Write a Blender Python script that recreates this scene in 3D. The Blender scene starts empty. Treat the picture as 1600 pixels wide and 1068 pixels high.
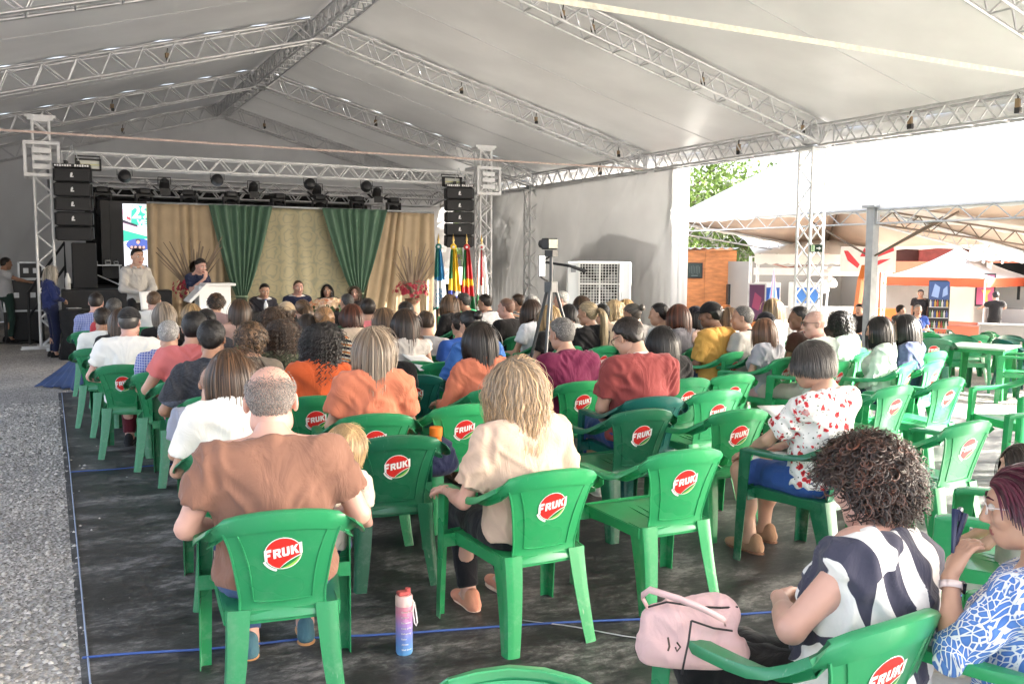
import bpy, math, random
import numpy as np
from mathutils import Matrix, Vector
random.seed(7); np.random.seed(7)
R_ = math.radians
SC = bpy.context.scene
COL = SC.collection
# ------------------------------------------------------------------ camera
CAM_H, YAW, PITCH, ROLL, FOC = 1.68, R_(27.1), R_(5.2), R_(0.3), 1415.0
cr = Vector((math.cos(YAW), -math.sin(YAW), 0))
cf = Vector((math.sin(YAW)*math.cos(PITCH), math.cos(YAW)*math.cos(PITCH), -math.sin(PITCH)))
cu = cr.cross(cf)
cR = math.cos(ROLL)*cr + math.sin(ROLL)*cu
cU = -math.sin(ROLL)*cr + math.cos(ROLL)*cu
cam_d = bpy.data.cameras.new('camera')
cam = bpy.data.objects.new('camera', cam_d); COL.objects.link(cam)
cam.matrix_world = Matrix(((cR.x, cU.x, -cf.x, 0), (cR.y, cU.y, -cf.y, 0), (cR.z, cU.z, -cf.z, CAM_H), (0, 0, 0, 1)))
cam_d.sensor_width = 36.0; cam_d.lens = FOC/1600*36.0
cam_d.clip_start = 0.05; cam_d.clip_end = 900
SC.camera = cam
# ------------------------------------------------------------------ light
SUN_EL, SUN_AZ = R_(24), R_(118)          # azimuth from +Y clockwise
world = bpy.data.worlds.new('World'); SC.world = world; world.use_nodes = True
nt = world.node_tree; nt.nodes.clear()
sky = nt.nodes.new('ShaderNodeTexSky'); sky.sky_type = 'NISHITA'; sky.sun_disc = False
sky.sun_elevation = SUN_EL; sky.sun_rotation = SUN_AZ; sky.dust_density = 5.0; sky.air_density = 0.8; sky.ozone_density = 0.4
bg = nt.nodes.new('ShaderNodeBackground'); bg.inputs['Strength'].default_value = 0.15
wo = nt.nodes.new('ShaderNodeOutputWorld')
hs = nt.nodes.new('ShaderNodeHueSaturation'); hs.inputs['Saturation'].default_value = .68
nt.links.new(sky.outputs[0], hs.inputs['Color']); nt.links.new(hs.outputs[0], bg.inputs[0]); nt.links.new(bg.outputs[0], wo.inputs[0])
sd = bpy.data.lights.new('sun', 'SUN'); sd.energy = 5.0; sd.angle = R_(0.5); sd.color = (1.0, 0.95, 0.87)
sun = bpy.data.objects.new('sun', sd); COL.objects.link(sun)
sdir = Vector((math.cos(SUN_EL)*math.sin(SUN_AZ), math.cos(SUN_EL)*math.cos(SUN_AZ), math.sin(SUN_EL)))
sun.rotation_euler = sdir.to_track_quat('Z', 'Y').to_euler(); sun.location = sdir*60
SC.view_settings.view_transform = 'Standard'; SC.view_settings.look = 'None'
SC.view_settings.gamma = 1.0; SC.view_settings.use_curve_mapping = False
SC.view_settings.exposure = 2.88
SC.render.engine = 'CYCLES'
SC.cycles.max_bounces = 9; SC.cycles.diffuse_bounces = 5; SC.cycles.glossy_bounces = 3
SC.cycles.transmission_bounces = 6; SC.cycles.transparent_max_bounces = 6
SC.cycles.sample_clamp_indirect = 6.0
SC.cycles.use_denoising = True
# ------------------------------------------------------------------ materials
MATS = {}
def N(nt, t, **kw):
    n = nt.nodes.new(t)
    for k, v in kw.items():
        if k in n.inputs: n.inputs[k].default_value = v
        else: setattr(n, k, v)
    return n
def mat(name, col=(.5, .5, .5), rough=.5, metal=0.0, var=0.0, vscale=6.0, bump=0.0, bscale=40.0, trans=0.0,
        objcol=False, spec=.5, shade=False, emit=None, coat=0.0, vdet=4.0, stretch=None):
    if name in MATS: return MATS[name]
    m = bpy.data.materials.new(name); m.use_nodes = True
    t = m.node_tree; t.nodes.clear(); L = t.links
    out = N(t, 'ShaderNodeOutputMaterial'); b = N(t, 'ShaderNodeBsdfPrincipled')
    b.inputs['Roughness'].default_value = rough; b.inputs['Metallic'].default_value = metal
    b.inputs['Specular IOR Level'].default_value = spec
    if coat: b.inputs['Coat Weight'].default_value = coat
    src = None
    if objcol:
        oi = N(t, 'ShaderNodeObjectInfo'); src = oi.outputs['Color']
    else:
        rgb = N(t, 'ShaderNodeRGB'); rgb.outputs[0].default_value = (*col, 1); src = rgb.outputs[0]
    tc = N(t, 'ShaderNodeTexCoord'); vec = tc.outputs['Object']
    if stretch:
        mp = N(t, 'ShaderNodeMapping'); mp.inputs['Scale'].default_value = stretch
        L.new(vec, mp.inputs[0]); vec = mp.outputs[0]
    if shade:
        at = N(t, 'ShaderNodeAttribute', attribute_name='shade')
        mx = N(t, 'ShaderNodeMix', data_type='RGBA', blend_type='MULTIPLY'); mx.inputs[0].default_value = 1
        L.new(src, mx.inputs[6]); L.new(at.outputs['Color'], mx.inputs[7]); src = mx.outputs[2]
    if var:
        nz = N(t, 'ShaderNodeTexNoise', Scale=vscale, Detail=vdet); L.new(vec, nz.inputs['Vector'])
        mr = N(t, 'ShaderNodeMapRange'); mr.inputs[1].default_value = .3; mr.inputs[2].default_value = .7
        mr.inputs[3].default_value = 1-var; mr.inputs[4].default_value = 1+var*.6
        L.new(nz.outputs[0], mr.inputs[0])
        mx = N(t, 'ShaderNodeMix', data_type='RGBA', blend_type='MULTIPLY'); mx.inputs[0].default_value = 1
        L.new(src, mx.inputs[6]); L.new(mr.outputs[0], mx.inputs[7]); src = mx.outputs[2]
    L.new(src, b.inputs['Base Color'])
    if bump:
        nz = N(t, 'ShaderNodeTexNoise', Scale=bscale, Detail=3.0); L.new(vec, nz.inputs['Vector'])
        bp = N(t, 'ShaderNodeBump', Strength=bump, Distance=.01); L.new(nz.outputs[0], bp.inputs['Height'])
        L.new(bp.outputs[0], b.inputs['Normal'])
    if emit:
        b.inputs['Emission Color'].default_value = (*emit[:3], 1); b.inputs['Emission Strength'].default_value = emit[3]
    sh = b.outputs[0]
    if trans:
        tr = N(t, 'ShaderNodeBsdfTranslucent'); L.new(src, tr.inputs[0])
        ms = N(t, 'ShaderNodeMixShader'); ms.inputs[0].default_value = trans
        L.new(sh, ms.inputs[1]); L.new(tr.outputs[0], ms.inputs[2]); sh = ms.outputs[0]
    L.new(sh, out.inputs[0])
    MATS[name] = m
    return m
def nodes_of(m):
    t = m.node_tree
    return t, t.nodes, t.links, next(n for n in t.nodes if n.type == 'BSDF_PRINCIPLED')
def ramp(t, fac, stops, interp='LINEAR'):
    r = N(t, 'ShaderNodeValToRGB'); r.color_ramp.interpolation = interp
    e = r.color_ramp.elements
    while len(e) < len(stops): e.new(.5)
    for x, (p, c) in zip(e, stops): x.position = p; x.color = (*c, 1)
    t.links.new(fac, r.inputs[0]); return r.outputs[0]
def mixc(t, fac, a, b, mode='MIX'):
    mx = N(t, 'ShaderNodeMix', data_type='RGBA', blend_type=mode)
    for s, i in ((fac, 0), (a, 6), (b, 7)):
        if hasattr(s, 'links') or hasattr(s, 'node'): t.links.new(s, mx.inputs[i])
        elif i == 0: mx.inputs[0].default_value = s
        else: mx.inputs[i].default_value = (*s, 1)
    return mx.outputs[2]
def math_(t, op, a, b=None):
    n = N(t, 'ShaderNodeMath', operation=op)
    for s, i in ((a, 0), (b, 1)):
        if s is None: continue
        if hasattr(s, 'node'): t.links.new(s, n.inputs[i])
        else: n.inputs[i].default_value = s
    return n.outputs[0]
# ------------------------------------------------------------------ objects
def tag(o, label=None, cat=None, group=None, kind=None):
    if label: o['label'] = label
    if cat: o['category'] = cat
    if group: o['group'] = group
    if kind: o['kind'] = kind
    return o
def link(name, data, parent=None, col=None):
    o = bpy.data.objects.new(name, data); COL.objects.link(o)
    if parent: o.parent = parent
    if col: o.color = (*col, 1)
    return o
def empty(name, loc=(0, 0, 0), rz=0.0, label=None, cat=None, group=None):
    o = link(name, None); o.location = loc; o.rotation_euler = (0, 0, rz); o.empty_display_size = .1
    return tag(o, label, cat, group)
def npmesh(name, V, F, mats, smooth=True, fmat=None, shade=None):
    """V (n,3), F (m,3|4) arrays -> mesh data"""
    me = bpy.data.meshes.new(name)
    V = np.asarray(V, np.float32); F = np.asarray(F, np.int32); k = F.shape[1]
    me.vertices.add(len(V)); me.vertices.foreach_set('co', V.ravel())
    me.loops.add(F.size); me.loops.foreach_set('vertex_index', F.ravel())
    me.polygons.add(len(F))
    me.polygons.foreach_set('loop_start', np.arange(0, F.size, k, dtype=np.int32))
    me.polygons.foreach_set('loop_total', np.full(len(F), k, np.int32))
    for m in (mats if isinstance(mats, (list, tuple)) else [mats]): me.materials.append(m)
    if fmat is not None: me.polygons.foreach_set('material_index', np.asarray(fmat, np.int32))
    if smooth: me.polygons.foreach_set('use_smooth', np.ones(len(F), bool))
    if shade is not None:
        a = me.color_attributes.new('shade', 'FLOAT_COLOR', 'POINT')
        s = np.asarray(shade, np.float32)
        if s.ndim == 1: s = np.stack([s, s, s], 1)
        a.data.foreach_set('color', np.concatenate([s, np.ones((len(s), 1), np.float32)], 1).ravel())
    me.update(calc_edges=True)
    return me
class MB:
    def __init__(s): s.v = []; s.f = []; s.m = []; s.cm = 0
    def _add(s, V, F):
        o = len(s.v); s.v.extend([tuple(p) for p in V]); s.f.extend([tuple(o+i for i in f) for f in F]); s.m.extend([s.cm]*len(F)); return s
    def mat(s, i): s.cm = i; return s
    def box(s, c, d, rz=0.0, M=None, bev=0.0):
        hx, hy, hz = d[0]/2, d[1]/2, d[2]/2
        if bev > 0 and min(hx, hy, hz) > bev:
            b = bev; V = []; 
            for sx in (-1, 1):
                for sy in (-1, 1):
                    for sz in (-1, 1):
                        V += [(sx*hx, sy*(hy-b), sz*(hz-b)), (sx*(hx-b), sy*hy, sz*(hz-b)), (sx*(hx-b), sy*(hy-b), sz*hz)]
            ix = lambda a, b_, c_, k: (((a > 0)*2+(b_ > 0))*2+(c_ > 0))*3+k
            F = []
            for k in range(3):
                for sg in (-1, 1):
                    q = []
                    for (p, r) in ((-1, -1), (1, -1), (1, 1), (-1, 1)):
                        t = [0, 0, 0]; t[k] = sg; t[(k+1) % 3] = p; t[(k+2) % 3] = r; q.append(ix(*t, k))
                    F.append(q if sg > 0 else q[::-1])
            for k in range(3):
                k1, k2 = (k+1) % 3, (k+2) % 3
                for p in (-1, 1):
                    for r in (-1, 1):
                        t = [0, 0, 0]; t[k1] = p; t[k2] = r
                        a = list(t); a[k] = -1; c2 = list(t); c2[k] = 1
                        q = [ix(*a, k1), ix(*c2, k1), ix(*c2, k2), ix(*a, k2)]
                        F.append(q if p*r > 0 else q[::-1])
            for sx in (-1, 1):
                for sy in (-1, 1):
                    for sz in (-1, 1):
                        q = [ix(sx, sy, sz, 0), ix(sx, sy, sz, 1), ix(sx, sy, sz, 2)]
                        F.append(q if sx*sy*sz > 0 else q[::-1])
        else:
            V = [(x, y, z) for x in (-hx, hx) for y in (-hy, hy) for z in (-hz, hz)]
            F = [(0, 1, 3, 2), (4, 6, 7, 5), (0, 4, 5, 1), (2, 3, 7, 6), (0, 2, 6, 4), (1, 5, 7, 3)]
        if M is None: M = Matrix.Rotation(rz, 3, 'Z')
        c = Vector(c)
        return s._add([M @ Vector(p)+c for p in V], F)
    def tube(s, P, r, n=8, cap=True, closed=False):
        P = [Vector(p) for p in P]; m = len(P)
        rr = r if isinstance(r, (list, tuple)) else [r]*m
        V = []; prev = None
        for i, p in enumerate(P):
            if closed: d = P[(i+1) % m]-P[i-1]
            else: d = P[min(i+1, m-1)]-P[max(i-1, 0)]
            if d.length < 1e-9: d = Vector((0, 0, 1))
            d.normalize()
            if prev is None:
                a = d.cross(Vector((0, 0, 1)) if abs(d.z) < .95 else Vector((1, 0, 0)))
            else:
                a = prev-d*prev.dot(d)
            a.normalize(); prev = a; b = d.cross(a)
            for k in range(n):
                t = 2*math.pi*(k+.5)/n
                V.append(p+(a*math.cos(t)+b*math.sin(t))*rr[i])
        F = []
        for i in range(m if closed else m-1):
            j = (i+1) % m
            for k in range(n):
                F.append((i*n+k, i*n+(k+1) % n, j*n+(k+1) % n, j*n+k))
        if cap and not closed:
            F.append(tuple(range(n))[::-1]); F.append(tuple((m-1)*n+k for k in range(n)))
        return s._add(V, F)
    def cyl(s, a, b, r, r2=None, n=12): return s.tube([a, b], [r, r if r2 is None else r2], n)
    def lathe(s, prof, c=(0, 0, 0), n=16, M=None):
        V = []
        for (r, z) in prof:
            for k in range(n):
                t = 2*math.pi*k/n; p = Vector((r*math.cos(t), r*math.sin(t), z))
                if M: p = M @ p
                V.append(p+Vector(c))
        F = [(i*n+k, i*n+(k+1) % n, (i+1)*n+(k+1) % n, (i+1)*n+k) for i in range(len(prof)-1) for k in range(n)]
        F.append(tuple(range(n))[::-1]); F.append(tuple((len(prof)-1)*n+k for k in range(n)))
        return s._add(V, F)
    def sheet(s, G, th=0.004, closed_u=False):
        """grid [i][j] of points -> thick sheet"""
        G = np.asarray(G, float); a, b = G.shape[:2]
        du = np.gradient(G, axis=0); dv = np.gradient(G, axis=1)
        nn = np.cross(du, dv); nn /= np.linalg.norm(nn, axis=2, keepdims=True)+1e-12
        T = G+nn*th/2; B = G-nn*th/2
        V = np.concatenate([T.reshape(-1, 3), B.reshape(-1, 3)]); o = a*b
        F = []
        for i in range(a-1):
            for j in range(b-1):
                q = (i*b+j, (i+1)*b+j, (i+1)*b+j+1, i*b+j+1)
                F.append(q); F.append(tuple(o+x for x in q[::-1]))
        for i in range(a-1):
            for j in (0, b-1):
                q = (i*b+j, (i+1)*b+j, o+(i+1)*b+j, o+i*b+j); F.append(q if j else q[::-1])
        for j in range(b-1):
            for i in (0, a-1):
                q = (i*b+j, i*b+j+1, o+i*b+j+1, o+i*b+j); F.append(q[::-1] if i else q)
        return s._add(V, F)
    def poly(s, P): return s._add(P, [tuple(range(len(P)))])
    def prism(s, P2, z0, z1, M=None):
        n = len(P2); V = [Vector((x, y, z0)) for x, y in P2]+[Vector((x, y, z1)) for x, y in P2]
        if M is not None: V = [M @ p for p in V]
        F = [tuple(range(n))[::-1], tuple(n+i for i in range(n))]+[(i, (i+1) % n, n+(i+1) % n, n+i) for i in range(n)]
        return s._add(V, F)
    def mesh(s, name, mats, smooth=False, ang=None):
        me = bpy.data.meshes.new(name); me.from_pydata([tuple(p) for p in s.v], [], s.f)
        for m in (mats if isinstance(mats, (list, tuple)) else [mats]): me.materials.append(m)
        me.polygons.foreach_set('material_index', np.array(s.m, np.int32))
        if smooth or ang:
            me.polygons.foreach_set('use_smooth', np.ones(len(s.f), bool))
            me.update()
            if ang: me.set_sharp_from_angle(angle=R_(ang))
        me.update(); return me
    def obj(s, name, mats, parent=None, smooth=False, ang=None, loc=None, rz=None, col=None):
        o = link(name, s.mesh(name, mats, smooth, ang), parent, col)
        if loc is not None: o.location = loc
        if rz is not None: o.rotation_euler = (0, 0, rz)
        return o
def copy_tree(src, parent=None):
    c = src.copy(); COL.objects.link(c); c.parent = parent
    for ch in src.children: copy_tree(ch, c)
    return c
# unit rod for braces
_rod = None
def rod(name, a, b, r, m, parent=None):
    global _rod
    if _rod is None: _rod = {}
    if m.name not in _rod:
        _rod[m.name] = MB().cyl((0, 0, 0), (0, 0, 1), 1.0, n=8).mesh('brace', m, ang=50)
    a, b = Vector(a), Vector(b); d = b-a
    o = link(name, _rod[m.name], parent)
    o.matrix_basis = Matrix.Translation(a) @ d.to_track_quat('Z', 'Y').to_matrix().to_4x4() @ Matrix.Diagonal((r, r, d.length, 1))
    return o
def vnoise(P, seed=0):
    """smooth value noise, P (...,3) -> [-1,1]"""
    P = np.asarray(P, np.float64); i = np.floor(P).astype(np.int64); f = P-i; f = f*f*(3-2*f)
    def h(dx, dy, dz):
        n = (i[..., 0]+dx)*374761393+(i[..., 1]+dy)*668265263+(i[..., 2]+dz)*2147483647+seed*1274126177
        n = (n ^ (n >> 13))*1274126177; n = n ^ (n >> 16)
        return (n & 0xffff)/32767.5-1
    fx, fy, fz = f[..., 0], f[..., 1], f[..., 2]
    l = lambda a, b, t: a+(b-a)*t
    return l(l(l(h(0, 0, 0), h(1, 0, 0), fx), l(h(0, 1, 0), h(1, 1, 0), fx), fy),
             l(l(h(0, 0, 1), h(1, 0, 1), fx), l(h(0, 1, 1), h(1, 1, 1), fx), fy), fz)
# ---- base palette
ALU = mat('aluminium truss', (.62, .62, .63), .32, .75, var=.15, vscale=9)
WHITE_TR = mat('white painted truss', (.78, .78, .78), .45, .1, var=.12, vscale=8)
BLACK = mat('black paint', (.015, .015, .017), .45, var=.2)
BLACKC = mat('black cloth', (.012, .012, .013), .9, var=.3)
STEEL = mat('galvanised steel', (.5, .52, .54), .42, .6, var=.2)
WHITE = mat('white paint', (.8, .8, .79), .45, var=.08)
RUBBER = mat('black rubber', (.02, .02, .02), .7)
# ------------------------------------------------------------------ ground
def ground_mat():
    m = mat('grey gravel', (.3, .29, .28), .95); t, nd, L, b = nodes_of(m)
    tc = N(t, 'ShaderNodeTexCoord')
    v = N(t, 'ShaderNodeTexVoronoi', Scale=46.0); L.new(tc.outputs['Object'], v.inputs['Vector'])
    c1 = ramp(t, v.outputs['Color'], [(0, (.20, .19, .18)), (.5, (.40, .38, .36)), (1, (.66, .63, .60))])
    n = N(t, 'ShaderNodeTexNoise', Scale=.7, Detail=5.0); L.new(tc.outputs['Object'], n.inputs['Vector'])
    c2 = ramp(t, n.outputs[0], [(.35, (.7, .7, .7)), (.65, (1.1, 1.08, 1.05))])
    L.new(mixc(t, 1.0, c1, c2, 'MULTIPLY'), b.inputs['Base Color'])
    bp = N(t, 'ShaderNodeBump', Strength=.9, Distance=.02); L.new(v.outputs['Distance'], bp.inputs['Height'])
    L.new(bp.outputs[0], b.inputs['Normal']); return m
GRAVEL = ground_mat()
def grid(x0, x1, y0, y1, nx, ny, zf):
    return [[(x0+(x1-x0)*i/nx, y0+(y1-y0)*j/ny, zf(x0+(x1-x0)*i/nx, y0+(y1-y0)*j/ny)) for j in range(ny+1)] for i in range(nx+1)]
def gz(x):
    """the yard falls away to the right of the floor sheet"""
    t = min(max((x-8.2)/13.8, 0), 1); return -.76*t*(1-.0*t)
xs = [-160, -20, 0, 8.2]+[8.2+i for i in range(1, 14)]+[22, 40, 220]
g = MB(); g.sheet([[(x, y, gz(x)) for y in (-120, 0, 20, 60, 260)] for x in xs], .02)
tag(g.obj('gravel_ground', GRAVEL, smooth=True), kind='structure')
# loose stones beside the mat
rs = np.random.RandomState(3)
n = 34000
Y = 3.2+8.5*rs.rand(n)**1.35; X = 0.075-rs.rand(n)**.9*(0.6+Y*.26); X[:130] = .08+.4*rs.rand(130)**5
s = (.006+.010*rs.rand(n)**2)*(1+.04*(Y-3))
base = np.array([(1, 0, 0), (0, 1, 0), (-1, 0, 0), (0, -1, 0), (0, 0, 1), (0, 0, -1)], float)
tri = np.array([(0, 1, 4), (1, 2, 4), (2, 3, 4), (3, 0, 4), (1, 0, 5), (2, 1, 5), (3, 2, 5), (0, 3, 5)])
an = rs.rand(n)*6.28; ca, sa = np.cos(an), np.sin(an)
jit = base[None]*(0.65+.7*rs.rand(n, 6, 1))*s[:, None, None]*np.array([1.25, 1, .75])
VX = jit[..., 0]*ca[:, None]-jit[..., 1]*sa[:, None]+X[:, None]; VY = jit[..., 0]*sa[:, None]+jit[..., 1]*ca[:, None]+Y[:, None]
VZ = jit[..., 2]+(s*.45)[:, None]+rs.rand(n)[:, None]*.003
V = np.stack([VX, VY, VZ], -1).reshape(-1, 3); F = (tri[None]+np.arange(n)[:, None, None]*6).reshape(-1, 3)
sh = np.repeat(.35+1.0*rs.rand(n)**1.3, 6)
GST = mat('gravel stone', (.50, .475, .445), .9, shade=True)
tag(link('loose_gravel', npmesh('loose_gravel', V, F, GST, smooth=False, shade=sh)), kind='stuff')
# black floor sheet
def mat_floor():
    m = mat('scuffed black floor sheet', (.03, .03, .033), .5, spec=.4); t, nd, L, b = nodes_of(m)
    tc = N(t, 'ShaderNodeTexCoord')
    mp = N(t, 'ShaderNodeMapping'); mp.inputs['Scale'].default_value = (1.3, 2.3, 1); mp.inputs['Rotation'].default_value = (0, 0, .25); L.new(tc.outputs['Object'], mp.inputs[0])
    n1 = N(t, 'ShaderNodeTexNoise', Scale=1.5, Detail=9.0, Roughness=.68); L.new(mp.outputs[0], n1.inputs['Vector'])
    n2 = N(t, 'ShaderNodeTexNoise', Scale=11.0, Detail=10.0, Roughness=.82, Distortion=.5); L.new(mp.outputs[0], n2.inputs['Vector'])
    f = math_(t, 'ADD', math_(t, 'MULTIPLY', n1.outputs[0], .55), math_(t, 'MULTIPLY', n2.outputs[0], .47))
    c = ramp(t, f, [(.40, (.014, .014, .015)), (.475, (.032, .032, .033)), (.535, (.085, .084, .083)), (.62, (.24, .235, .23))])
    L.new(c, b.inputs['Base Color'])
    r = ramp(t, f, [(.40, (.36, .36, .36)), (.65, (.7, .7, .7))]); L.new(r, b.inputs['Roughness'])
    bp = N(t, 'ShaderNodeBump', Strength=.22, Distance=.02); L.new(n1.outputs[0], bp.inputs['Height']); L.new(bp.outputs[0], b.inputs['Normal'])
    return m
MATF = mat_floor()
def zf(x, y): return .010+.004*math.sin(2.1*y+.6*x)*math.sin(1.3*x)
g = MB(); g.sheet(grid(.06, 8.7, -2.5, 12.4, 30, 60, lambda x, y: .010+.003*math.sin(2.1*y+.6*x)), .006)
tag(g.obj('black_floor_sheet', MATF, ang=30), kind='structure')
BLUE = mat('blue cord', (.05, .11, .36), .6)
def cord(pts, r, label, m=BLUE):
    P = []
    for (a, b) in zip(pts[:-1], pts[1:]):
        for i in range(10):
            t = i/10; P.append((a[0]+(b[0]-a[0])*t, a[1]+(b[1]-a[1])*t+.012*math.sin(9*a[0]+i*.9), .016+r))
    P.append((pts[-1][0], pts[-1][1], .016+r))
    o = MB().tube(P, r, 6).obj('blue_cord', m, smooth=True); tag(o, label, 'cord', 'blue cords lying across the floor sheet')
cord([(.07, 4.04), (1.2, 3.75), (3.3, 3.05), (4.6, 2.75)], .0055, 'blue cord crossing the black floor under the nearest green chairs')
cord([(.1, 7.7), (.8, 7.65), (2.5, 7.5)], .0045, 'blue cord crossing the black floor sheet farther up by the left chair legs')
cord([(1.9, 3.6), (2.35, 3.1), (2.7, 2.7)], .003, 'thin pale thread lying slanted on the black floor beside the empty green chair', mat('pale thread', (.5, .5, .52), .8))
cord([(.085, -2), (.09, 4), (.1, 8), (.1, 12.3)], .0045, 'pale blue edge cord running along the left border of the black floor sheet', mat('pale blue cord', (.30, .36, .50), .7))
# ------------------------------------------------------------------ marquee
XE, XL, XR = 11.6, -2.7, 4.45           # right eave, left eave, ridge
ZE, ZR = 3.59, 5.56                      # underside of trusses
YS = [-3.62, 1.38, 6.38, 11.38, 16.38, 21.38, 26.38]
tent = empty('marquee_tent', (XR, 11.4, 0), 0, 'large grey white marquee roof on lattice trusses covering the whole audience', 'tent')
OT = Vector((-XR, -11.4, 0))
def tl(p): return Vector(p)+OT
def truss(name, p0, p1, side, up, w, h, bay, parent, m=ALU, rc=.024, rb=.013, rungs=True, two=True, off=None, rng=None, joints=True, four=False):
    """box truss from p0 to p1 (bottom centre line); chords = mesh part, braces = sub-parts"""
    p0, p1, side, up = Vector(p0), Vector(p1), Vector(side).normalized(), Vector(up).normalized()
    d = p1-p0; Ln = d.length; d = d/Ln
    up = (up-d*up.dot(d)).normalized(); side = (side-d*side.dot(d)).normalized()
    c = {}
    g = MB()
    for sx in (-1, 1):
        for sz in (0, 1):
            o = side*(sx*w/2)+up*(sz*h); c[(sx, sz)] = o
            g.tube([p0+o, p1+o], rc, 8)
    if joints:
        for q in (p0+d*.02, p1-d*.02):
            for sx in (-1, 1): g.tube([q+c[(sx, 0)], q+c[(sx, 1)]], rc*.8, 6)
            for sz in (0, 1): g.tube([q+c[(-1, sz)], q+c[(1, sz)]], rc*.8, 6)
    o = g.obj(name, m, parent, ang=50)
    nb = max(2, round(Ln/bay)); st = Ln/nb
    for i in range(nb):
        a, b = p0+d*(i*st), p0+d*((i+1)*st); mid = (a+b)/2
        for sx in ((-1, 1) if two else (1,)):
            rod('brace', a+c[(sx, 0)], mid+c[(sx, 1)], rb, m, o)
            rod('brace', mid+c[(sx, 1)], b+c[(sx, 0)], rb, m, o)
        if four:
            for sz in (0, 1):
                rod('brace', a+c[(-1, sz)], mid+c[(1, sz)], rb, m, o); rod('brace', mid+c[(1, sz)], b+c[(-1, sz)], rb, m, o)
        if rungs:
            rod('brace', a+c[(-1, 0)], a+c[(1, 0)], rb, m, o)
            if rungs == 2: rod('brace', mid+c[(-1, 1)], mid+c[(1, 1)], rb, m, o)
    return o
slope = (ZR-ZE)/(XE-XR)
upR = Vector((slope, 0, 1)).normalized(); upL = Vector((-slope, 0, 1)).normalized()
W, H = .30, .34
for y in YS:
    vis = y > 3
    kw = dict(rungs=True, two=True) if vis else dict(rungs=False, two=False)
    truss('rafter_truss', tl((XR+.12, y, ZR-.03)), tl((XE-.12, y, ZE+.03)), (0, 1, 0), upR, W, H, .5, tent, **kw)
    truss('rafter_truss', tl((XR-.12, y, ZR-.03)), tl((XL+.12, y, ZE+.03)), (0, 1, 0), upL, W, H, .5, tent, **kw)
    g = MB()
    for s in (-1, 1):
        g.tube([tl((XR-.16, y+s*W/2, ZR-.03)), tl((XR-.05, y+s*W/2, ZR-.005)), tl((XR+.05, y+s*W/2, ZR-.005)), tl((XR+.16, y+s*W/2, ZR-.03))], .026, 8)
        g.tube([tl((XR-.12, y+s*W/2, ZR-.02)), tl((XR-.06, y+s*W/2, ZR+.36))], .02, 6); g.tube([tl((XR+.12, y+s*W/2, ZR-.02)), tl((XR+.06, y+s*W/2, ZR+.36))], .02, 6)
        for zz in (0, .33): g.box(tl((XR, y+s*(W/2), ZR+.02+zz)), (.34, .012, .06))
    g.obj('ridge_joint', ALU, tent, ang=50)
for a, b in zip(YS[:-1], YS[1:]):
    vis = b > 5
    kw = dict(rungs=True, two=True) if vis else dict(rungs=False, two=False)
    truss('ridge_truss', tl((XR, a+.16, ZR)), tl((XR, b-.16, ZR)), (1, 0, 0), (0, 0, 1), .26, .3, .42 if vis else .8, tent, **kw)
    truss('eave_truss', tl((XE, a+.14, ZE)), tl((XE, b-.14, ZE)), (1, 0, 0), (0, 0, 1), W, .33, .52, tent, **kw)
    if b > 12: truss('eave_truss', tl((XL, a+.14, ZE)), tl((XL, b-.14, ZE)), (1, 0, 0), (0, 0, 1), W, .33, .7, tent, rungs=False, two=False)
for y in (-3.62, 1.38, 11.38, 21.38):
    for x in (XE, XL):
        truss('column', tl((x, y, gz(x)+.03)), tl((x, y, ZE-.02)), (1, 0, 0), (0, 1, 0), .3, .3, .62, tent, WHITE_TR if x > 0 else ALU, rc=.026, rb=.015, rungs=False, two=y > 3, four=(x > 0 and y > 3))
        MB().box(tl((x, y+.15, gz(x)+.015)), (.6, .6, .03)).box(tl((x, y+.15, ZE-.01)), (.46, .46, .02)).obj('base_plate', STEEL, tent)
def pvc(name, col, rough, trans, seed):
    m = mat(name, col, rough, trans=trans, var=.10, vscale=.9, vdet=6, bump=.12, bscale=2.2, spec=.5); return m
PVC = pvc('white grey roof canvas', (.66, .658, .652), .34, .125, 1)
PVCW = pvc('grey wall canvas', (.68, .678, .672), .5, .18, 2)
for a, b in zip(YS[:-1], YS[1:]):
    for sgn, X1 in ((1, XE+.42), (-1, XL-.42)):
        zt = ZR+H+.05; z1 = zt-slope*abs(X1-XR)
        nu, nv = 40, 22
        G = np.zeros((nu+1, nv+1, 3))
        for i in range(nu+1):
            for j in range(nv+1):
                u, v = i/nu, j/nv
                sag = -.10*math.sin(math.pi*v)**1.2*math.sin(math.pi*min(1, u*1.02))**.7*(.5+.5*u)
                x = XR+(X1-XR)*u; y = a+(b+(.38 if b > 26 else 0)-a)*v
                wr = .018*math.exp(-((1-u)/.13)**2)*math.sin(v*46+3*math.sin(v*9+a))+.010*math.exp(-(min(v, 1-v)/.08)**2)*math.sin(u*60+a)
                G[i, j] = (x-XR, y-11.4, zt+.01+(z1-zt)*u+sag+wr+.02)
        g = MB(); g.sheet(G if sgn > 0 else G[:, ::-1], .003)
        o = g.obj('roof_panel', PVC, tent, smooth=True)
        # welded seam of the panel
        P = [(p[0], p[1], p[2]-.006) for p in G[:, nv//2+1]]
        MB().tube(P, .007, 5).obj('seam', mat('pale seam', (.55, .55, .56) if sgn > 0 else (.8, .8, .8), .5), o)
# hanging valance at the eaves
for X1, s in ((XE+.43, 1), (XL-.43, -1)):
    G = []
    for i in range(121):
        y = -3.6+30*i/120; x = X1+.02*math.sin(i*1.1); G.append([(x-XR, y-11.4, ZE+.33+.05), (x-XR+.01*math.sin(i*2.1), y-11.4, ZE+.12)])
    MB().sheet(G, .003).obj('valance', PVC, tent, smooth=True)
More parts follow.
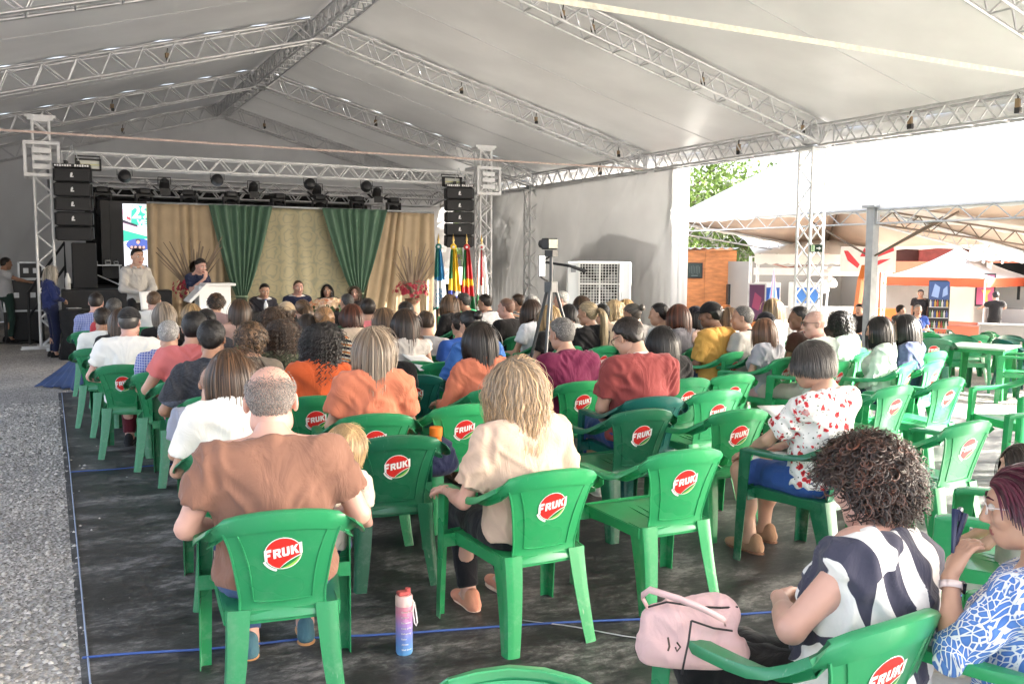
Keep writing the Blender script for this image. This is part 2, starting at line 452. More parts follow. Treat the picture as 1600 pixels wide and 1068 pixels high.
# walls
def wall(name, p0, p1, z0, ztop, seed, amp=.035, nu=80, nv=30, tautness=1.0):
    p0, p1 = Vector(p0), Vector(p1); d = (p1-p0); Ln = d.length; nrm = Vector((-d.y, d.x, 0)).normalized()
    U, Vv = np.meshgrid(np.linspace(0, 1, nu+1), np.linspace(0, 1, nv+1), indexing='ij')
    zt = np.array([ztop(u) for u in np.linspace(0, 1, nu+1)])[:, None]
    Z = z0+(zt-z0)*Vv; S = U*Ln
    n1 = vnoise(np.stack([S*.9+Z*.55, Z*.35, U*0+seed], -1), seed)*amp*1.1
    n2 = (1-np.abs(vnoise(np.stack([S*2.6+Z*1.5, Z*.5, U*0], -1), seed+5)))**3*amp*.7
    low = (1-Vv)**2.5
    n3 = np.sin(S*21+2*vnoise(np.stack([S*2, Z*.8, U*0], -1), seed+9))*amp*.45*low
    off = n1+n2+n3
    G = np.stack([p0.x+d.x*U+nrm.x*off-XR, p0.y+d.y*U+nrm.y*off-11.4, Z], -1)
    o = MB().sheet(G, .003).obj(name, PVCW, tent, smooth=True); return o
wall('side_wall', (XE+.10, 15.55, 0), (XE+.10, 26.25, 0), -.17, lambda u: ZE+.05, 4, amp=.07, nu=170, nv=50)
wall('side_wall', (XL-.1, 26.6, 0), (XL-.1, 15.4, 0), .02, lambda u: ZE+.1, 8, nu=60, nv=16)
wall('gable_wall', (XE-.1, 26.62, 0), (XL-.1, 26.62, 0), .02, lambda u: ZR+H+.07-slope*abs((XE-.1+(XL-XE)*u)-XR), 12, amp=.05, nu=150, nv=50)
# long tension straps
def strap(pts, w, label, col):
    g = MB(); P = [Vector(p) for p in pts]; Q = []
    for a, b in zip(P[:-1], P[1:]):
        for i in range(8): Q.append(a.lerp(b, i/8))
    Q.append(P[-1]); G = [[q+Vector((0, 0, w/2)), q-Vector((0, 0, w/2))] for q in Q]
    o = g.sheet(G, .004).obj('tension_strap', mat('strap '+label[:12], col, .7, var=.2, vscale=20)); tag(o, label, 'strap')
strap([(XL, 16.22, 3.63), (XR, 16.22, 3.61), (XE, 16.22, 3.62)], .035, 'long thin pinkish tie strap stretched across the tent in front of the stage', (.55, .43, .38))
strap([(XL, 6.3, 3.72), (XR, 6.3, 3.68), (XE, 6.3, 3.66)], .05, 'broad cream tie strap stretched across the roof at upper right', (.75, .72, .6))
# sunlit end fold of the side wall
G = [[(XE+.10+.04*math.sin(k*.9)-XR+.05*k, 15.54+.02*math.sin(k*2.2)-11.4, z) for k in range(9)] for z in (-.17, 1, 2, 3, ZE+.1)]
MB().sheet(G, .003).obj('side_wall', PVCW, tent, smooth=True)
# ratchet buckles and lamp holders clamped in the trusses
BRASS = mat('brown strap webbing', (.26, .18, .10), .7); BUCK = mat('buckle', (.05, .05, .05), .4, .6)
def buckle(p, s=1.0, blue=False):
    g = MB(); g.box((0, 0, .05*s), (.07*s, .05*s, .10*s), rz=.4); g.mat(1).box((.01, 0, -.03*s), (.06*s, .06*s, .07*s), rz=.2); g.tube([(0, 0, .1*s), (.01, .0, .2*s)], .012*s, 5)
    o = g.obj('ratchet_buckle', [mat('blue tape', (.02, .15, .5), .5) if blue else BRASS, BUCK], tent); o.location = tl(p)
def onraf(y, x): return (x, y, ZR-slope*abs(x-XR)+.13)
for y, x, b in ((16.38, -.62, 1), (16.38, 1.9, 0), (16.38, 7.25, 0), (21.38, 1.35, 0), (21.38, 7.2, 0), (21.38, -1.1, 0), (26.38, 1.9, 0), (26.38, 5.6, 0), (11.38, 6.6, 0), (11.38, 7.1, 0), (11.38, 9.1, 0), (16.38, 10.9, 0), (16.38, 8.9, 0), (11.38, 11.2, 0), (6.38, 8.4, 1)):
    buckle(onraf(y, x), 0.8 if y < 20 else .9, b)
for y in (9.6, 7.9, 13.4, 18.2): buckle((XE, y, ZE+.14), 1.15)
# ------------------------------------------------------------------ stage
def text_mesh(txt, size, m, name='lettering', bold=0.0, ext=.002, shear=0.0):
    cu_ = bpy.data.curves.new(name, 'FONT'); cu_.body = txt; cu_.size = size; cu_.extrude = ext; cu_.offset = bold; cu_.shear = shear; cu_.resolution_u = 3
    cu_.align_x = 'CENTER'; cu_.align_y = 'CENTER'
    o = bpy.data.objects.new('tmp', cu_); me = bpy.data.meshes.new_from_object(o); me.name = name
    bpy.data.objects.remove(o); me.materials.clear(); me.materials.append(m); return me
FACE = Matrix.Rotation(R_(90), 4, 'X')          # text in the XZ plane, read from -Y
def lettering(txt, size, m, parent, loc, bold=.0, ext=.002, rz=0.0, tilt=0.0, shear=0.0):
    o = link('lettering', text_mesh(txt, size, m, 'lettering', bold, ext, shear), parent)
    o.matrix_basis = Matrix.Translation(loc) @ Matrix.Rotation(rz, 4, 'Z') @ FACE @ Matrix.Rotation(tilt, 4, 'Z'); return o
st = empty('stage_truss', (4.3, 18.5, 0), 0, 'silver ground support stage truss with two lattice towers and a front beam', 'truss')
OT2 = Vector((-4.3, -18.5, 0))
def sl(p): return Vector(p)+OT2
for x in (-.02, 8.72):
    truss('tower', sl((x, 18.36, .06)), sl((x, 18.36, 4.1)), (1, 0, 0), (0, 1, 0), .27, .27, .52, st, WHITE_TR, rc=.026, rb=.016, rungs=False, four=True)
    g = MB(); g.box(sl((x, 18.5, 4.12)), (.42, .34, .06)); g.box(sl((x, 18.36, 4.16)), (.5, .05, .05)); g.obj('tower_head', WHITE_TR, st)
    g = MB()
    for z in (3.12, 3.68): g.box(sl((x, 18.2, z)), (.58, .05, .06)); g.box(sl((x, 18.8, z)), (.58, .05, .06))
    for sx in (-1, 1):
        for yy in (18.2, 18.8): g.box(sl((x+sx*.265, yy, 3.4)), (.05, .05, .50))
        for z in (3.12, 3.68): g.box(sl((x+sx*.265, 18.5, z)), (.05, .55, .06))
    for z in (3.27, 3.42, 3.55): g.box(sl((x, 18.21, z)), (.30, .03, .09))
    g.obj('sleeve_block', WHITE_TR, st)
    g = MB(); g.box(sl((x, 18.5, .035)), (.9, .1, .07)); g.box(sl((x, 18.5, .038)), (.1, .9, .066)); g.box(sl((x, 18.5, .075)), (.4, .4, .02))
    for sx, sy in ((1, 0), (-1, 0), (0, 1), (0, -1)): g.cyl(sl((x+sx*.42, 18.5+sy*.42, 0)), sl((x+sx*.42, 18.5+sy*.42, .03)), .05)
    g.obj('tower_base', WHITE_TR, st)
truss('front_beam', sl((.28, 18.5, 3.32)), sl((8.42, 18.5, 3.32)), (0, 1, 0), (0, 0, 1), .27, .25, .42, st, WHITE_TR, rc=.024, rb=.014, rungs=2)
truss('rear_beam', sl((.5, 21.0, 2.97)), sl((8.5, 21.0, 2.97)), (0, 1, 0), (0, 0, 1), .27, .27, .42, st, ALU, rc=.024, rb=.014)
truss('light_bar', sl((.5, 19.7, 3.05)), sl((8.2, 19.7, 3.05)), (0, 1, 0), (0, 0, 1), .2, .2, .5, st, ALU, rc=.018, rb=.01, rungs=False)
for x in (.2, 8.6): truss('side_beam', sl((x, 18.7, 3.3)), sl((x, 21.0, 2.97)), (1, 0, 0), (0, 0, 1), .25, .25, .45, st, ALU, rungs=False)
truss('tower', sl((7.05, 20.9, 0.0)), sl((7.05, 20.9, 2.95)), (1, 0, 0), (0, 1, 0), .26, .26, .5, st, ALU, rungs=False)
# platform
g = MB(); g.box((4.4, 20.6, .55), (8.1, 3.4, 1.1)); tag(g.obj('stage_platform', BLACKC), 'low black skirted stage platform behind the curtains', 'stage')
g = MB(); nx = 120
G = [[(.75+6.3*i/nx, 21.5+.03*math.sin(i*1.3), z) for z in (1.1, 2.0, 3.14)] for i in range(nx+1)]
g.sheet(G, .006); tag(g.obj('black_backdrop', BLACKC, smooth=True), 'black cloth backdrop hanging under the rear light truss', 'backdrop')
# LED screen
led = empty('led_screen', (2.6, 19.25, 1.33), 0, 'lit video screen showing a colourful poster, mostly behind the beige curtain', 'screen')
MB().box((-.15, .07, .69), (3.0, .1, 1.5)).obj('frame', BLACK, led)
def em(name, c, s=.28): return mat('screen '+name, c, .5, emit=(*c, s))
EW, EG, EP, EB, ER, ED, ES = em('white', (.75, .78, .85)), em('green', (.05, .42, .30)), em('pink', (.75, .5, .62)), em('blue', (.08, .12, .38)), em('red', (.6, .08, .1)), em('dark', (.05, .04, .06)), em('skin', (.6, .35, .28))
g = MB(); z0 = 0.0
g.poly([(-1.26, 0, 0), (1.2, 0, 0), (1.2, 0, 1.39), (-1.26, 0, 1.39)]); 
g.mat(1).poly([(-1.26, -.004, .66), (-.82, -.004, .72), (1.2, -.004, .72), (1.2, -.004, .78), (-.82, -.004, .76), (-1.26, -.004, .88)])
g.mat(2).poly([(-1.26, -.004, .88), (-.82, -.004, .76), (-.82, -.004, .92), (-1.26, -.004, 1.03)])
g.mat(1).poly([(-1.12, -.004, 1.0), (-.6, -.004, .92), (-.6, -.004, 1.36), (-1.1, -.004, 1.36)])
g.mat(5).poly([(-1.26, -.005, 1.02), (-1.0, -.005, .94), (-1.0, -.005, .98), (-1.26, -.005, 1.08)])
g.mat(4).poly([(-1.2, -.006, 1.10), (-1.12, -.006, 1.06), (-1.12, -.006, 1.12), (-1.19, -.006, 1.15)])
g.mat(2).poly([(-1.26, -.005, 1.18), (-1.13, -.005, 1.15), (-1.13, -.005, 1.26), (-1.26, -.005, 1.28)])
g.mat(3).poly([(-.98+.24*math.cos(t*.4), -.006, .60+.12*math.sin(t*.4)) for t in range(16)])
g.mat(5).poly([(-1.02+.15*math.cos(t*.4), -.008, .53+.05*math.sin(t*.4)) for t in range(16)])
for q in (-1.12, -1.05, -.97, -.9): g.mat(6).poly([(q+.025*math.cos(t), -.010, .55+.03*math.sin(t)) for t in range(6)])
g.mat(6).poly([(-1.0+.035*math.cos(t), -.010, .65+.04*math.sin(t)) for t in range(6)])
g.mat(5).poly([(-1.0+.045*math.cos(t*.5), -.009, .675+.035*math.sin(t*.5)) for t in range(12)])
g.mat(5).poly([(-1.08, -.006, 0), (-.8, -.006, 0), (-.85, -.006, .2), (-1.02, -.006, .22)])
g.mat(2).poly([(-1.15, -.007, 0), (-1.05, -.007, 0), (-1.08, -.007, .2), (-1.14, -.007, .12)])
g.obj('picture', [EW, EG, EP, EB, ER, ED, ES], led)
lettering('29', .34, em('lime', (.6, .85, .62)), led, (-.93, -.012, 1.22), .012)
lettering('VE', .15, EW, led, (-.92, -.012, 1.02), .006)
g = MB(); g.box((1.22, 19.3, 2.05), (.22, .12, 1.38)); tag(g.obj('dark_panel', mat('unlit screen panel', (.03, .03, .034), .5)), 'narrow unlit dark screen panel left of the lit screen', 'screen')
# curtains
BEIGE = mat('beige satin', (.40, .30, .185), .55, var=.1, vscale=5, bump=.1, bscale=200, trans=.12)
GREENC = mat('green satin', (.075, .155, .098), .5, var=.12, vscale=5, trans=.08)
def damask():
    m = mat('gold damask', (.3, .27, .17), .6); t, nd, L, b = nodes_of(m)
    tc = N(t, 'ShaderNodeTexCoord'); sp = N(t, 'ShaderNodeSeparateXYZ'); L.new(tc.outputs['Object'], sp.inputs[0])
    nd_ = N(t, 'ShaderNodeTexNoise', Scale=5.0, Detail=2.0); L.new(tc.outputs['Object'], nd_.inputs['Vector'])
    x = math_(t, 'ADD', sp.outputs[0], math_(t, 'MULTIPLY', nd_.outputs[0], .22)); z = math_(t, 'ADD', sp.outputs[2], math_(t, 'MULTIPLY', nd_.outputs[0], .3))
    a = math_(t, 'SINE', math_(t, 'MULTIPLY', x, 9.0)); c = math_(t, 'SINE', math_(t, 'MULTIPLY', z, 9.0))
    f = math_(t, 'MULTIPLY', a, c)
    k = math_(t, 'ABSOLUTE', math_(t, 'SINE', math_(t, 'MULTIPLY', f, 5.0)))
    n = N(t, 'ShaderNodeTexNoise', Scale=16.0, Detail=2.0); L.new(tc.outputs['Object'], n.inputs['Vector'])
    f2 = math_(t, 'ADD', math_(t, 'MULTIPLY', k, .45), math_(t, 'MULTIPLY', n.outputs[0], .6))
    L.new(ramp(t, f2, [(.36, (.285, .275, .185)), (.60, (.385, .335, .205))]), b.inputs['Base Color']); return m
DAM = damask()
def curtain(name, x0, x1, y, z0, z1, m, label, folds, amp, x0b=None, x1b=None, seed=0):
    nu, nv = int(folds*10), 26; G = []
    for i in range(nu+1):
        u = i/nu; r = []
        for j in range(nv+1):
            v = j/nv; z = z0+(z1-z0)*v
            xa = x0+((x0b if x0b is not None else x0)-x0)*(1-v); xb = x1+((x1b if x1b is not None else x1)-x1)*(1-v)
            ph = u*folds*2*math.pi+1.1*math.sin(u*7+seed)+.5*math.sin(v*3+u*9)
            a = amp*(.55+.45*math.sin(u*13+seed))*(1-.35*v)
            r.append((xa+(xb-xa)*u+.3*a*math.cos(ph), y+a*math.sin(ph), z))
        G.append(r)
    o = MB().sheet(G, .004).obj(name, m, smooth=True); return tag(o, label, 'curtain')
curtain('curtain', 1.64, 2.98, 17.86, .02, 2.66, BEIGE, 'beige satin curtain at the left end, beside the lit screen', 8, .05, seed=1)
curtain('curtain', 6.10, 7.28, 17.86, .02, 2.63, BEIGE, 'beige satin curtain at the right end, behind the tall red flower vase', 7, .055, x0b=5.6, x1b=7.32, seed=4)
curtain('curtain', 2.9, 6.2, 17.98, .02, 2.65, DAM, 'patterned gold damask curtain hanging behind the seated panel', 8, .02, seed=2)
def tieback(x0, x1, xk, zk, y, label, seed):
    nu, nv = 90, 40; G = []
    for i in range(nu+1):
        u = i/nu; r = []
        for j in range(nv+1):
            v = j/nv; z = .25+(2.67-.25)*v
            if z > zk:
                t = (z-zk)/(2.67-zk); wdt = t**.78
            else:
                t = 0; wdt = .10+(zk-z)*.16
            xt = x0+(x1-x0)*u; xkn = xk+(u-.5)*(.18 if z > zk else .18)
            x = xkn+(xt-xkn)*wdt if z > zk else xk+(u-.5)*(.18+(zk-z)*.34)
            ph = u*2*math.pi*7+1.3*math.sin(u*8+seed)
            r.append((x, y+.045*(.4+.6*t)*math.sin(ph)-.06*math.exp(-((z-zk)/.25)**2)*math.sin(math.pi*u), z))
        G.append(r)
    o = MB().sheet(G, .004).obj('curtain', GREENC, smooth=True); tag(o, label, 'curtain')
    g = MB(); g.tube([(xk+.105*math.cos(a*.5), y-.02+.085*math.sin(a*.5), zk) for a in range(13)], .02, 6, closed=False); g.obj('tie_band', mat('pale band', (.25, .34, .22), .5), o)
tieback(2.72, 3.90, 3.28, .95, 17.75, 'dark green tied back curtain on the left, above the seated man in dark suit', 1)
tieback(4.86, 6.20, 5.58, .98, 17.75, 'dark green tied back curtain on the right, above the seated woman with brown hair', 3)
g = MB(); g.tube([(1.66, 17.92, 2.68), (7.30, 17.92, 2.66)], .02, 8); tag(g.obj('curtain_rail', STEEL, smooth=True), 'thin metal rail carrying the curtains', 'rail')
for x in (1.82, 7.25): g = MB(); g.cyl((x, 17.98, 0), (x, 17.98, 2.68), .022); g.box((x, 17.98, .02), (.4, .4, .03)); tag(g.obj('rail_stand', STEEL), 'metal upright holding up the %s end of the curtain rail' % ('left' if x < 4 else 'right'), 'stand')
# line arrays
GRILLE = mat('black speaker grille', (.022, .022, .024), .6, var=.3, vscale=120, bump=.4, bscale=300)
LOGO = mat('white logo', (.8, .8, .8), .5)
def line_array(x, label, n, zt, w, rz):
    a = empty('line_array', (x, 18.15, 0), rz, label, 'speakers', 'hanging line arrays')
    zz = zt
    for i in range(n):
        hgt = .255; zz -= hgt; tilt = R_(1.5*i*i*.35)
        Mx = Matrix.Rotation(tilt, 3, 'X')
        g = MB(); g.box((0, .02*i*.4, zz+hgt/2), (w, .32, hgt-.012), M=Mx, bev=.02)
        for s in (-1, 1): g.box((s*(w/2+.012), .02, zz+hgt/2), (.02, .22, hgt-.05), M=Mx)
        c = g.obj('speaker_cabinet', GRILLE, a)
        if i < 4:
            g = MB(); g.poly([(px*.03, -.166-.004*i, zz+hgt/2+pz*.045) for px, pz in ((-1, -1), (.9, -1), (.9, -.5), (-.1, -.5), (.5, .1), (.2, .9), (-.6, .7), (-.9, 0))])
            g.obj('emblem', LOGO, c)
    g = MB(); g.box((0, 0, zt+.035), (w+.02, .34, .05)); g.box((0, -.17, zt+.03), (w, .012, .045)); g.box((-.1, 0, zt+.09), (.05, .3, .06)); g.box((.1, 0, zt+.09), (.05, .3, .06))
    g.mat(1)
    for k in range(14):
        if k != 7: g.box((-w*.45+k*w*.069, -.179, zt+.03), (w*.05, .004, .03+.008*(k % 3)))
    g.obj('rigging_frame', [BLACK, LOGO], a)
    g = MB(); g.tube([(-.12, 0, zt+.1), (0, 0, zt+.42)], .008, 6); g.tube([(.12, 0, zt+.1), (0, 0, zt+.42)], .008, 6); g.obj('chain', STEEL, a)
    return a
line_array(.46, 'black hanging speaker column at stage left beside the left tower', 5, 3.26, .58, R_(-6))
line_array(7.98, 'black hanging speaker column at stage right beside the right tower', 5, 3.22, .58, R_(-16))
def flood(x, label):
    a = empty('flood_light', (x, 18.22, 3.26), 0, label, 'lamp', 'flood lights on the front beam')
    g = MB(); g.box((0, 0, .17), (.42, .10, .03)); g.box((0, 0, -.01), (.42, .10, .03)); g.box((-.2, 0, .08), (.03, .10, .2)); g.box((.2, 0, .08), (.03, .1, .2)); g.box((0, .04, .08), (.4, .03, .18)); g.tube([(-.2, .03, .08), (-.2, .12, .24), (.2, .12, .24), (.2, .03, .08)], .012, 6); g.obj('housing', BLACK, a)
    g = MB(); g.box((0, 0.015, .08), (.375, .012, .16)); g.mat(1).box((0, .006, .08), (.37, .01, .022)); g.obj('reflector', [mat('flood reflector', (.55, .56, .5), .3, .3), mat('flood tube', (.75, .75, .35), .3)], a)
flood(.72, 'rectangular flood light at the left end of the front beam, above the black speakers')
flood(7.85, 'rectangular flood light at the right end of the front beam, above the black speakers')
# moving heads
mh = None
for i, x in enumerate((1.0, 1.75, 2.6, 3.42, 4.38, 5.28, 6.1, 6.95)):
    if mh is None:
        mh = empty('moving_head', (x, 19.45, 3.04), 0, None, 'stage light', 'moving head lights under the light bar')
        g = MB(); g.box((0, 0, -.04), (.20, .2, .08), bev=.02); g.box((-.12, 0, -.02), (.08, .1, .03), rz=.5); g.box((.12, 0, -.02), (.08, .1, .03), rz=-.5); g.obj('base', BLACK, mh)
        g = MB(); g.box((-.13, 0, -.17), (.035, .1, .2), bev=.01); g.box((.13, 0, -.17), (.035, .1, .2), bev=.01); g.box((0, 0, -.09), (.28, .1, .03)); g.obj('yoke', BLACK, mh)
        g = MB(); g.lathe([(.03, .11), (.085, .09), (.1, .0), (.105, -.12), (.09, -.14)], (0, 0, -.22), 16, Matrix.Rotation(R_(25), 3, 'X')); g.obj('lamp_head', BLACK, mh, ang=40)
        o = mh
    else: o = copy_tree(mh); o.location = (x, 19.45, 3.04)
    o['label'] = 'black moving head light, %s from the left in the row over the screen' % ['first', 'second', 'third', 'fourth', 'fifth', 'sixth', 'seventh', 'last'][i]
    o.scale = (1.15, 1.15, 1.5); o.rotation_euler = (0, 0, [0, .2, -.3, .1, .4, -.2, .3, 0][i])
bd = None
for i, x in enumerate((2.15, 3.9, 5.25, 6.6)):
    if bd is None:
        bd = empty('fresnel_lamp', (x, 19.55, 3.14), 0, None, 'stage light', 'lamps with barn doors on the light bar')
        g = MB(); g.lathe([(.05, .12), (.09, .08), (.1, -.06), (.1, -.08)], (0, 0, 0), 14, Matrix.Rotation(R_(30), 3, 'X')); g.tube([(-.12, 0, 0), (-.12, 0, .14), (.12, 0, .14), (.12, 0, 0)], .01, 6); g.obj('can', BLACK, bd, ang=40)
        g = MB(); g.box((-.17, -.05, -.08), (.14, .14, .008), M=Matrix.Rotation(.7, 3, 'Y')); g.box((.17, -.05, -.08), (.14, .14, .008), M=Matrix.Rotation(-.7, 3, 'Y')); g.box((0, -.1, -.15), (.2, .008, .14)); g.obj('barn_door', BLACK, bd)
        o = bd
    else: o = copy_tree(bd); o.location = (x, 19.55, 3.14)
    o['label'] = 'black lamp with open barn doors, %s from the left on the light bar' % ['first', 'second', 'third', 'fourth'][i]
pc = None
for i, x in enumerate((1.35, 3.02, 4.85, 6.05)):
    g = MB()
    if pc is None:
        pc = g.lathe([(.04, .1), (.1, .06), (.12, -.02), (.12, -.05), (.1, -.05), (.02, 0)], (0, 0, 0), 16, Matrix.Rotation(R_(70), 3, 'X')).tube([(-.13, 0, 0), (-.13, 0, .12), (.13, 0, .12), (.13, 0, 0)], .008, 5).obj('par_lamp', BLACK, ang=40); o = pc
    else: o = pc.copy(); COL.objects.link(o)
    o.location = (x, 18.6, 3.2); tag(o, 'small round black spotlight, %s from the left under the front beam' % ['first', 'second', 'third', 'fourth'][i], 'stage light', 'round spotlights under the front beam')
# speakers and gear at stage left
def cab(x, y, z, w, d, h, label, rz=0.0, cat='speaker', em_=True, grp=None):
    a = empty('floor_speaker', (x, y, z), rz, label, cat, grp)
    MB().box((0, 0, h/2), (w, d, h), bev=.015).obj('cabinet', BLACK, a)
    MB().box((0, -d/2-.006, h/2), (w*.92, .012, h*.9)).obj('grille', GRILLE, a)
    if em_:
        g = MB(); g.poly([(px*.09, -d/2-.016, h/2+pz*.11) for px, pz in ((-.9, -1), (-.4, -1), (-.1, -.1), (.4, -.9), (.9, -.9), (.25, .1), (.5, .6), (.9, .8), (.8, 1), (.0, .7), (-.6, .2))]); g.obj('emblem', LOGO, a)
    return a
cab(.72, 17.55, 0.0, 1.05, .6, .62, 'lower black subwoofer stacked in front of the stage, left one', 0, em_=False)
cab(.72, 17.55, .625, 1.05, .6, .5, 'upper black subwoofer with white emblem stacked at stage left')
cab(1.62, 17.6, 0.0, .72, .6, 1.1, 'tall black speaker standing behind the man with white paper', em_=False)
cab(.62, 18.95, 1.1, .42, .45, .85, 'black speaker standing on the stage under the left hanging speakers', em_=False)
g = MB(); g.box((0, 0, 0), (.62, .35, .02)); g.tube([(-.28, 0, 0), (-.28, .0, -.42)], .012, 6); g.tube([(.28, 0, 0), (.28, 0, -.42)], .012, 6); g.tube([(-.28, 0, -.1), (.28, 0, -.38)], .012, 6)
a = g.obj('gear_stand', STEEL); a.location = (.95, 18.95, 1.53); tag(a, 'small metal stand with equipment on the stage at left', 'stand')
for k, (dx, w, h) in enumerate(((-.18, .16, .07), (.08, .1, .09), (.22, .08, .07))):
    g = MB(); g.box((0, 0, h/2), (w, .14, h), bev=.01); g.mat(1); g.box((0, -.072, h*.5), (w*.7, .006, h*.5)); g.cyl((w*.2, 0, h), (w*.2, 0, h+.04), .02)
    o = g.obj('audio_box', [mat('grey device', (.35, .35, .35), .4), BLACK]); o.location = (.95+dx, 18.95, 1.54); tag(o, ['wide grey device at left of the small metal stand', 'middle grey device on the small metal stand', 'right hand grey device on the small metal stand'][k], 'device')
# black draped high table
g = MB(); n = 48; G = []
for k in range(n+1):
    t = 2*math.pi*k/n; f = 1+.05*math.sin(9*t)
    G.append([(.25*f*1.05*math.cos(t), .25*f*1.05*math.sin(t), .01), (.21*(1+.02*math.sin(9*t))*math.cos(t), .21*math.sin(t), .4), (.24*math.cos(t), .24*math.sin(t), .80), (.235*math.cos(t), .235*math.sin(t), .815), (0, 0, .82)])
g.sheet(G, .004); o = g.obj('draped_table', BLACKC, smooth=True); o.location = (.38, 16.55, 0); tag(o, 'small round table under a black cloth beside the woman in navy', 'table')
g = MB(); g.box((0, 0, .012), (.22, .16, .022), rz=.3); g.mat(1); g.box((0, 0, .026), (.2, .14, .004), rz=.3); o = g.obj('folder', [BLACK, WHITE]); o.location = (.36, 16.5, .822); tag(o, 'black folder with white sheet lying on the small draped table', 'folder')
g = MB(); g.lathe([(.045, 0), (.045, .18), (.03, .22), (.02, .25), (.02, .28)], n=14); o = g.obj('drink_bottle', WHITE, smooth=True); o.location = (.3, 17.4, 1.125); tag(o, 'white bottle standing on the black subwoofer', 'bottle')
# stair rail
g = MB(); g.tube([(-.35, 19.6, .0), (-.35, 19.6, 1.0), (.3, 19.3, 1.95), (.3, 19.3, 1.1)], .03, 8); g.tube([(-.35, 19.6, .55), (.3, 19.3, 1.5)], .025, 8); tag(g.obj('stair_rail', BLACK), 'black handrail leaning up to the stage at left', 'handrail')
# flight cases
def case(x, y, z, w, d, h, label):
    a = empty('flight_case', (x, y, z), 0, label, 'case'); MB().box((0, 0, h/2), (w-.02, d-.02, h-.02)).obj('panel', mat('dark case', (.03, .03, .032), .5), a)
    g = MB()
    for sx in (-1, 1):
        for sy in (-1, 1): g.box((sx*w/2, sy*d/2, h/2), (.035, .035, h))
        for zz in (.0, h): g.box((sx*w/2, 0, zz), (.035, d, .035))
    for sy in (-1, 1):
        for zz in (0, h): g.box((0, sy*d/2, zz), (w, .035, .035))
    g.obj('edge_trim', STEEL, a)
    g = MB(); g.box((-w*.2, -d/2-.01, h*.5), (.09, .012, .1)); g.box((w*.2, -d/2-.01, h*.5), (.09, .012, .1)); g.obj('latch', STEEL, a)
case(-.42, 20.6, .62, .72, .6, .62, 'grey edged flight case on top of the black box at far left')
cab(-.45, 20.6, 0, .7, .6, .62, 'black box on the gravel under the flight case at far left', em_=False, cat='box')
case(-.3, 20.6, 1.25, .42, .5, .32, 'small flight case topmost of the stack at far left')
g = MB(); g.tube([(-.9, 20.0, .02), (-.5, 19.7, .02), (-.2, 20.0, .02), (-.3, 20.3, .03), (-.7, 20.1, .03), (-.6, 19.9, .02), (.1, 19.6, .02)], .018, 6); tag(g.obj('cable', RUBBER, smooth=True), 'coil of black cable on the gravel by the flight cases', 'cable')
# lectern
a = empty('lectern', (2.38, 15.5, 0), R_(2), 'white wooden lectern with a sloping top', 'lectern')
LW = mat('white lacquer', (.85, .85, .84), .3)
MB().box((.02, 0, .62), (.50, .42, 1.22), bev=.01).obj('body', LW, a)
MB().box((0, 0, .03), (.6, .5, .06), bev=.01).obj('plinth', LW, a)
g = MB(); g.prism([(-.40, .98), (-.37, 1.02), (-.12, 1.27), (.34, 1.27), (.34, 1.23), (-.1, 1.23), (-.37, .96)], -.27, .27, Matrix.Rotation(R_(90), 3, 'X').to_4x4()); g.obj('sloping_top', LW, a)
# panel table
a = empty('panel_table', (4.1, 15.75, 0), 0, 'long panel table under a black cloth', 'table')
g = MB(); nx = 60; G = [[(-1.35+2.7*i/nx, -.38-.02*math.sin(i*1.1)*(z < .6), z) for z in (.02, .3, .6, .745)]+[(-1.35+2.7*i/nx, .38, .75)] for i in range(nx+1)]; g.sheet(G, .004); g.obj('cloth', BLACKC, a, smooth=True)
MB().box((0, 0, .72), (2.6, .7, .04)).obj('tabletop', mat('table wood', (.3, .2, .12), .5), a)
for sx in (-1, 1):
    for sy in (-1, 1): MB().cyl((sx*1.2, sy*.28, 0), (sx*1.2, sy*.28, .71), .02).obj('leg', STEEL, a)
for x, lb in ((3.26, 'clear water bottle on the panel table before the man in dark suit'), (4.75, 'clear water bottle on the panel table at the right side of the flowers')):
    b = empty('water_bottle', (x, 15.5, .752), 0, lb, 'bottle'); MB().lathe([(.03, 0), (.034, .02), (.034, .15), (.014, .2), (.014, .22)], n=12).obj('body', mat('clear plastic bottle', (.8, .85, .88), .1, trans=.3), b, smooth=True); MB().lathe([(.035, .06), (.035, .12)], n=12).obj('wrapper', WHITE, b); MB().cyl((0, 0, .22), (0, 0, .24), .016).obj('cap', mat('blue cap', (.05, .1, .4), .4), b)
# flowers
def blob_cluster(n, c, rad, size, seed, petals=5):
    r = np.random.RandomState(seed); g = MB()
    for k in range(n):
        d = r.randn(3); d /= np.linalg.norm(d); d[2] = abs(d[2])*.9 if r.rand() < .8 else d[2]
        p = np.array(c)+d*np.array(rad)*(.6+.4*r.rand()); nrm = Vector(d)
        a = nrm.orthogonal().normalized(); b = nrm.cross(a); s = size*(.7+.6*r.rand())
        for q in range(petals):
            t = 2*math.pi*q/petals+r.rand()*.5; e = a*math.cos(t)+b*math.sin(t); f = nrm.cross(e)
            P = Vector(p); g.poly([P, P+e*s*.6+f*s*.4+nrm*s*.25, P+e*s+nrm*s*.12, P+e*s*.6-f*s*.4+nrm*s*.25])
    return g
a = empty('flower_arrangement', (4.36, 15.42, .75), 0, 'peach and cream rose arrangement spread along the panel table', 'flowers')
for k, (nm, c) in enumerate((('peach', (.75, .38, .22)), ('cream', (.8, .62, .42)), ('pale', (.85, .72, .62)))): tag(blob_cluster(60, (.0, 0, .09), (.42, .16, .16), .07, 20+k, 6).obj('blossom', mat(nm+' petals', c, .6, trans=.2), a), kind='stuff')
blob_cluster(40, (0, 0, .05), (.45, .18, .1), .09, 31, 3).obj('foliage', mat('dark leaves', (.05, .09, .03), .6), a)
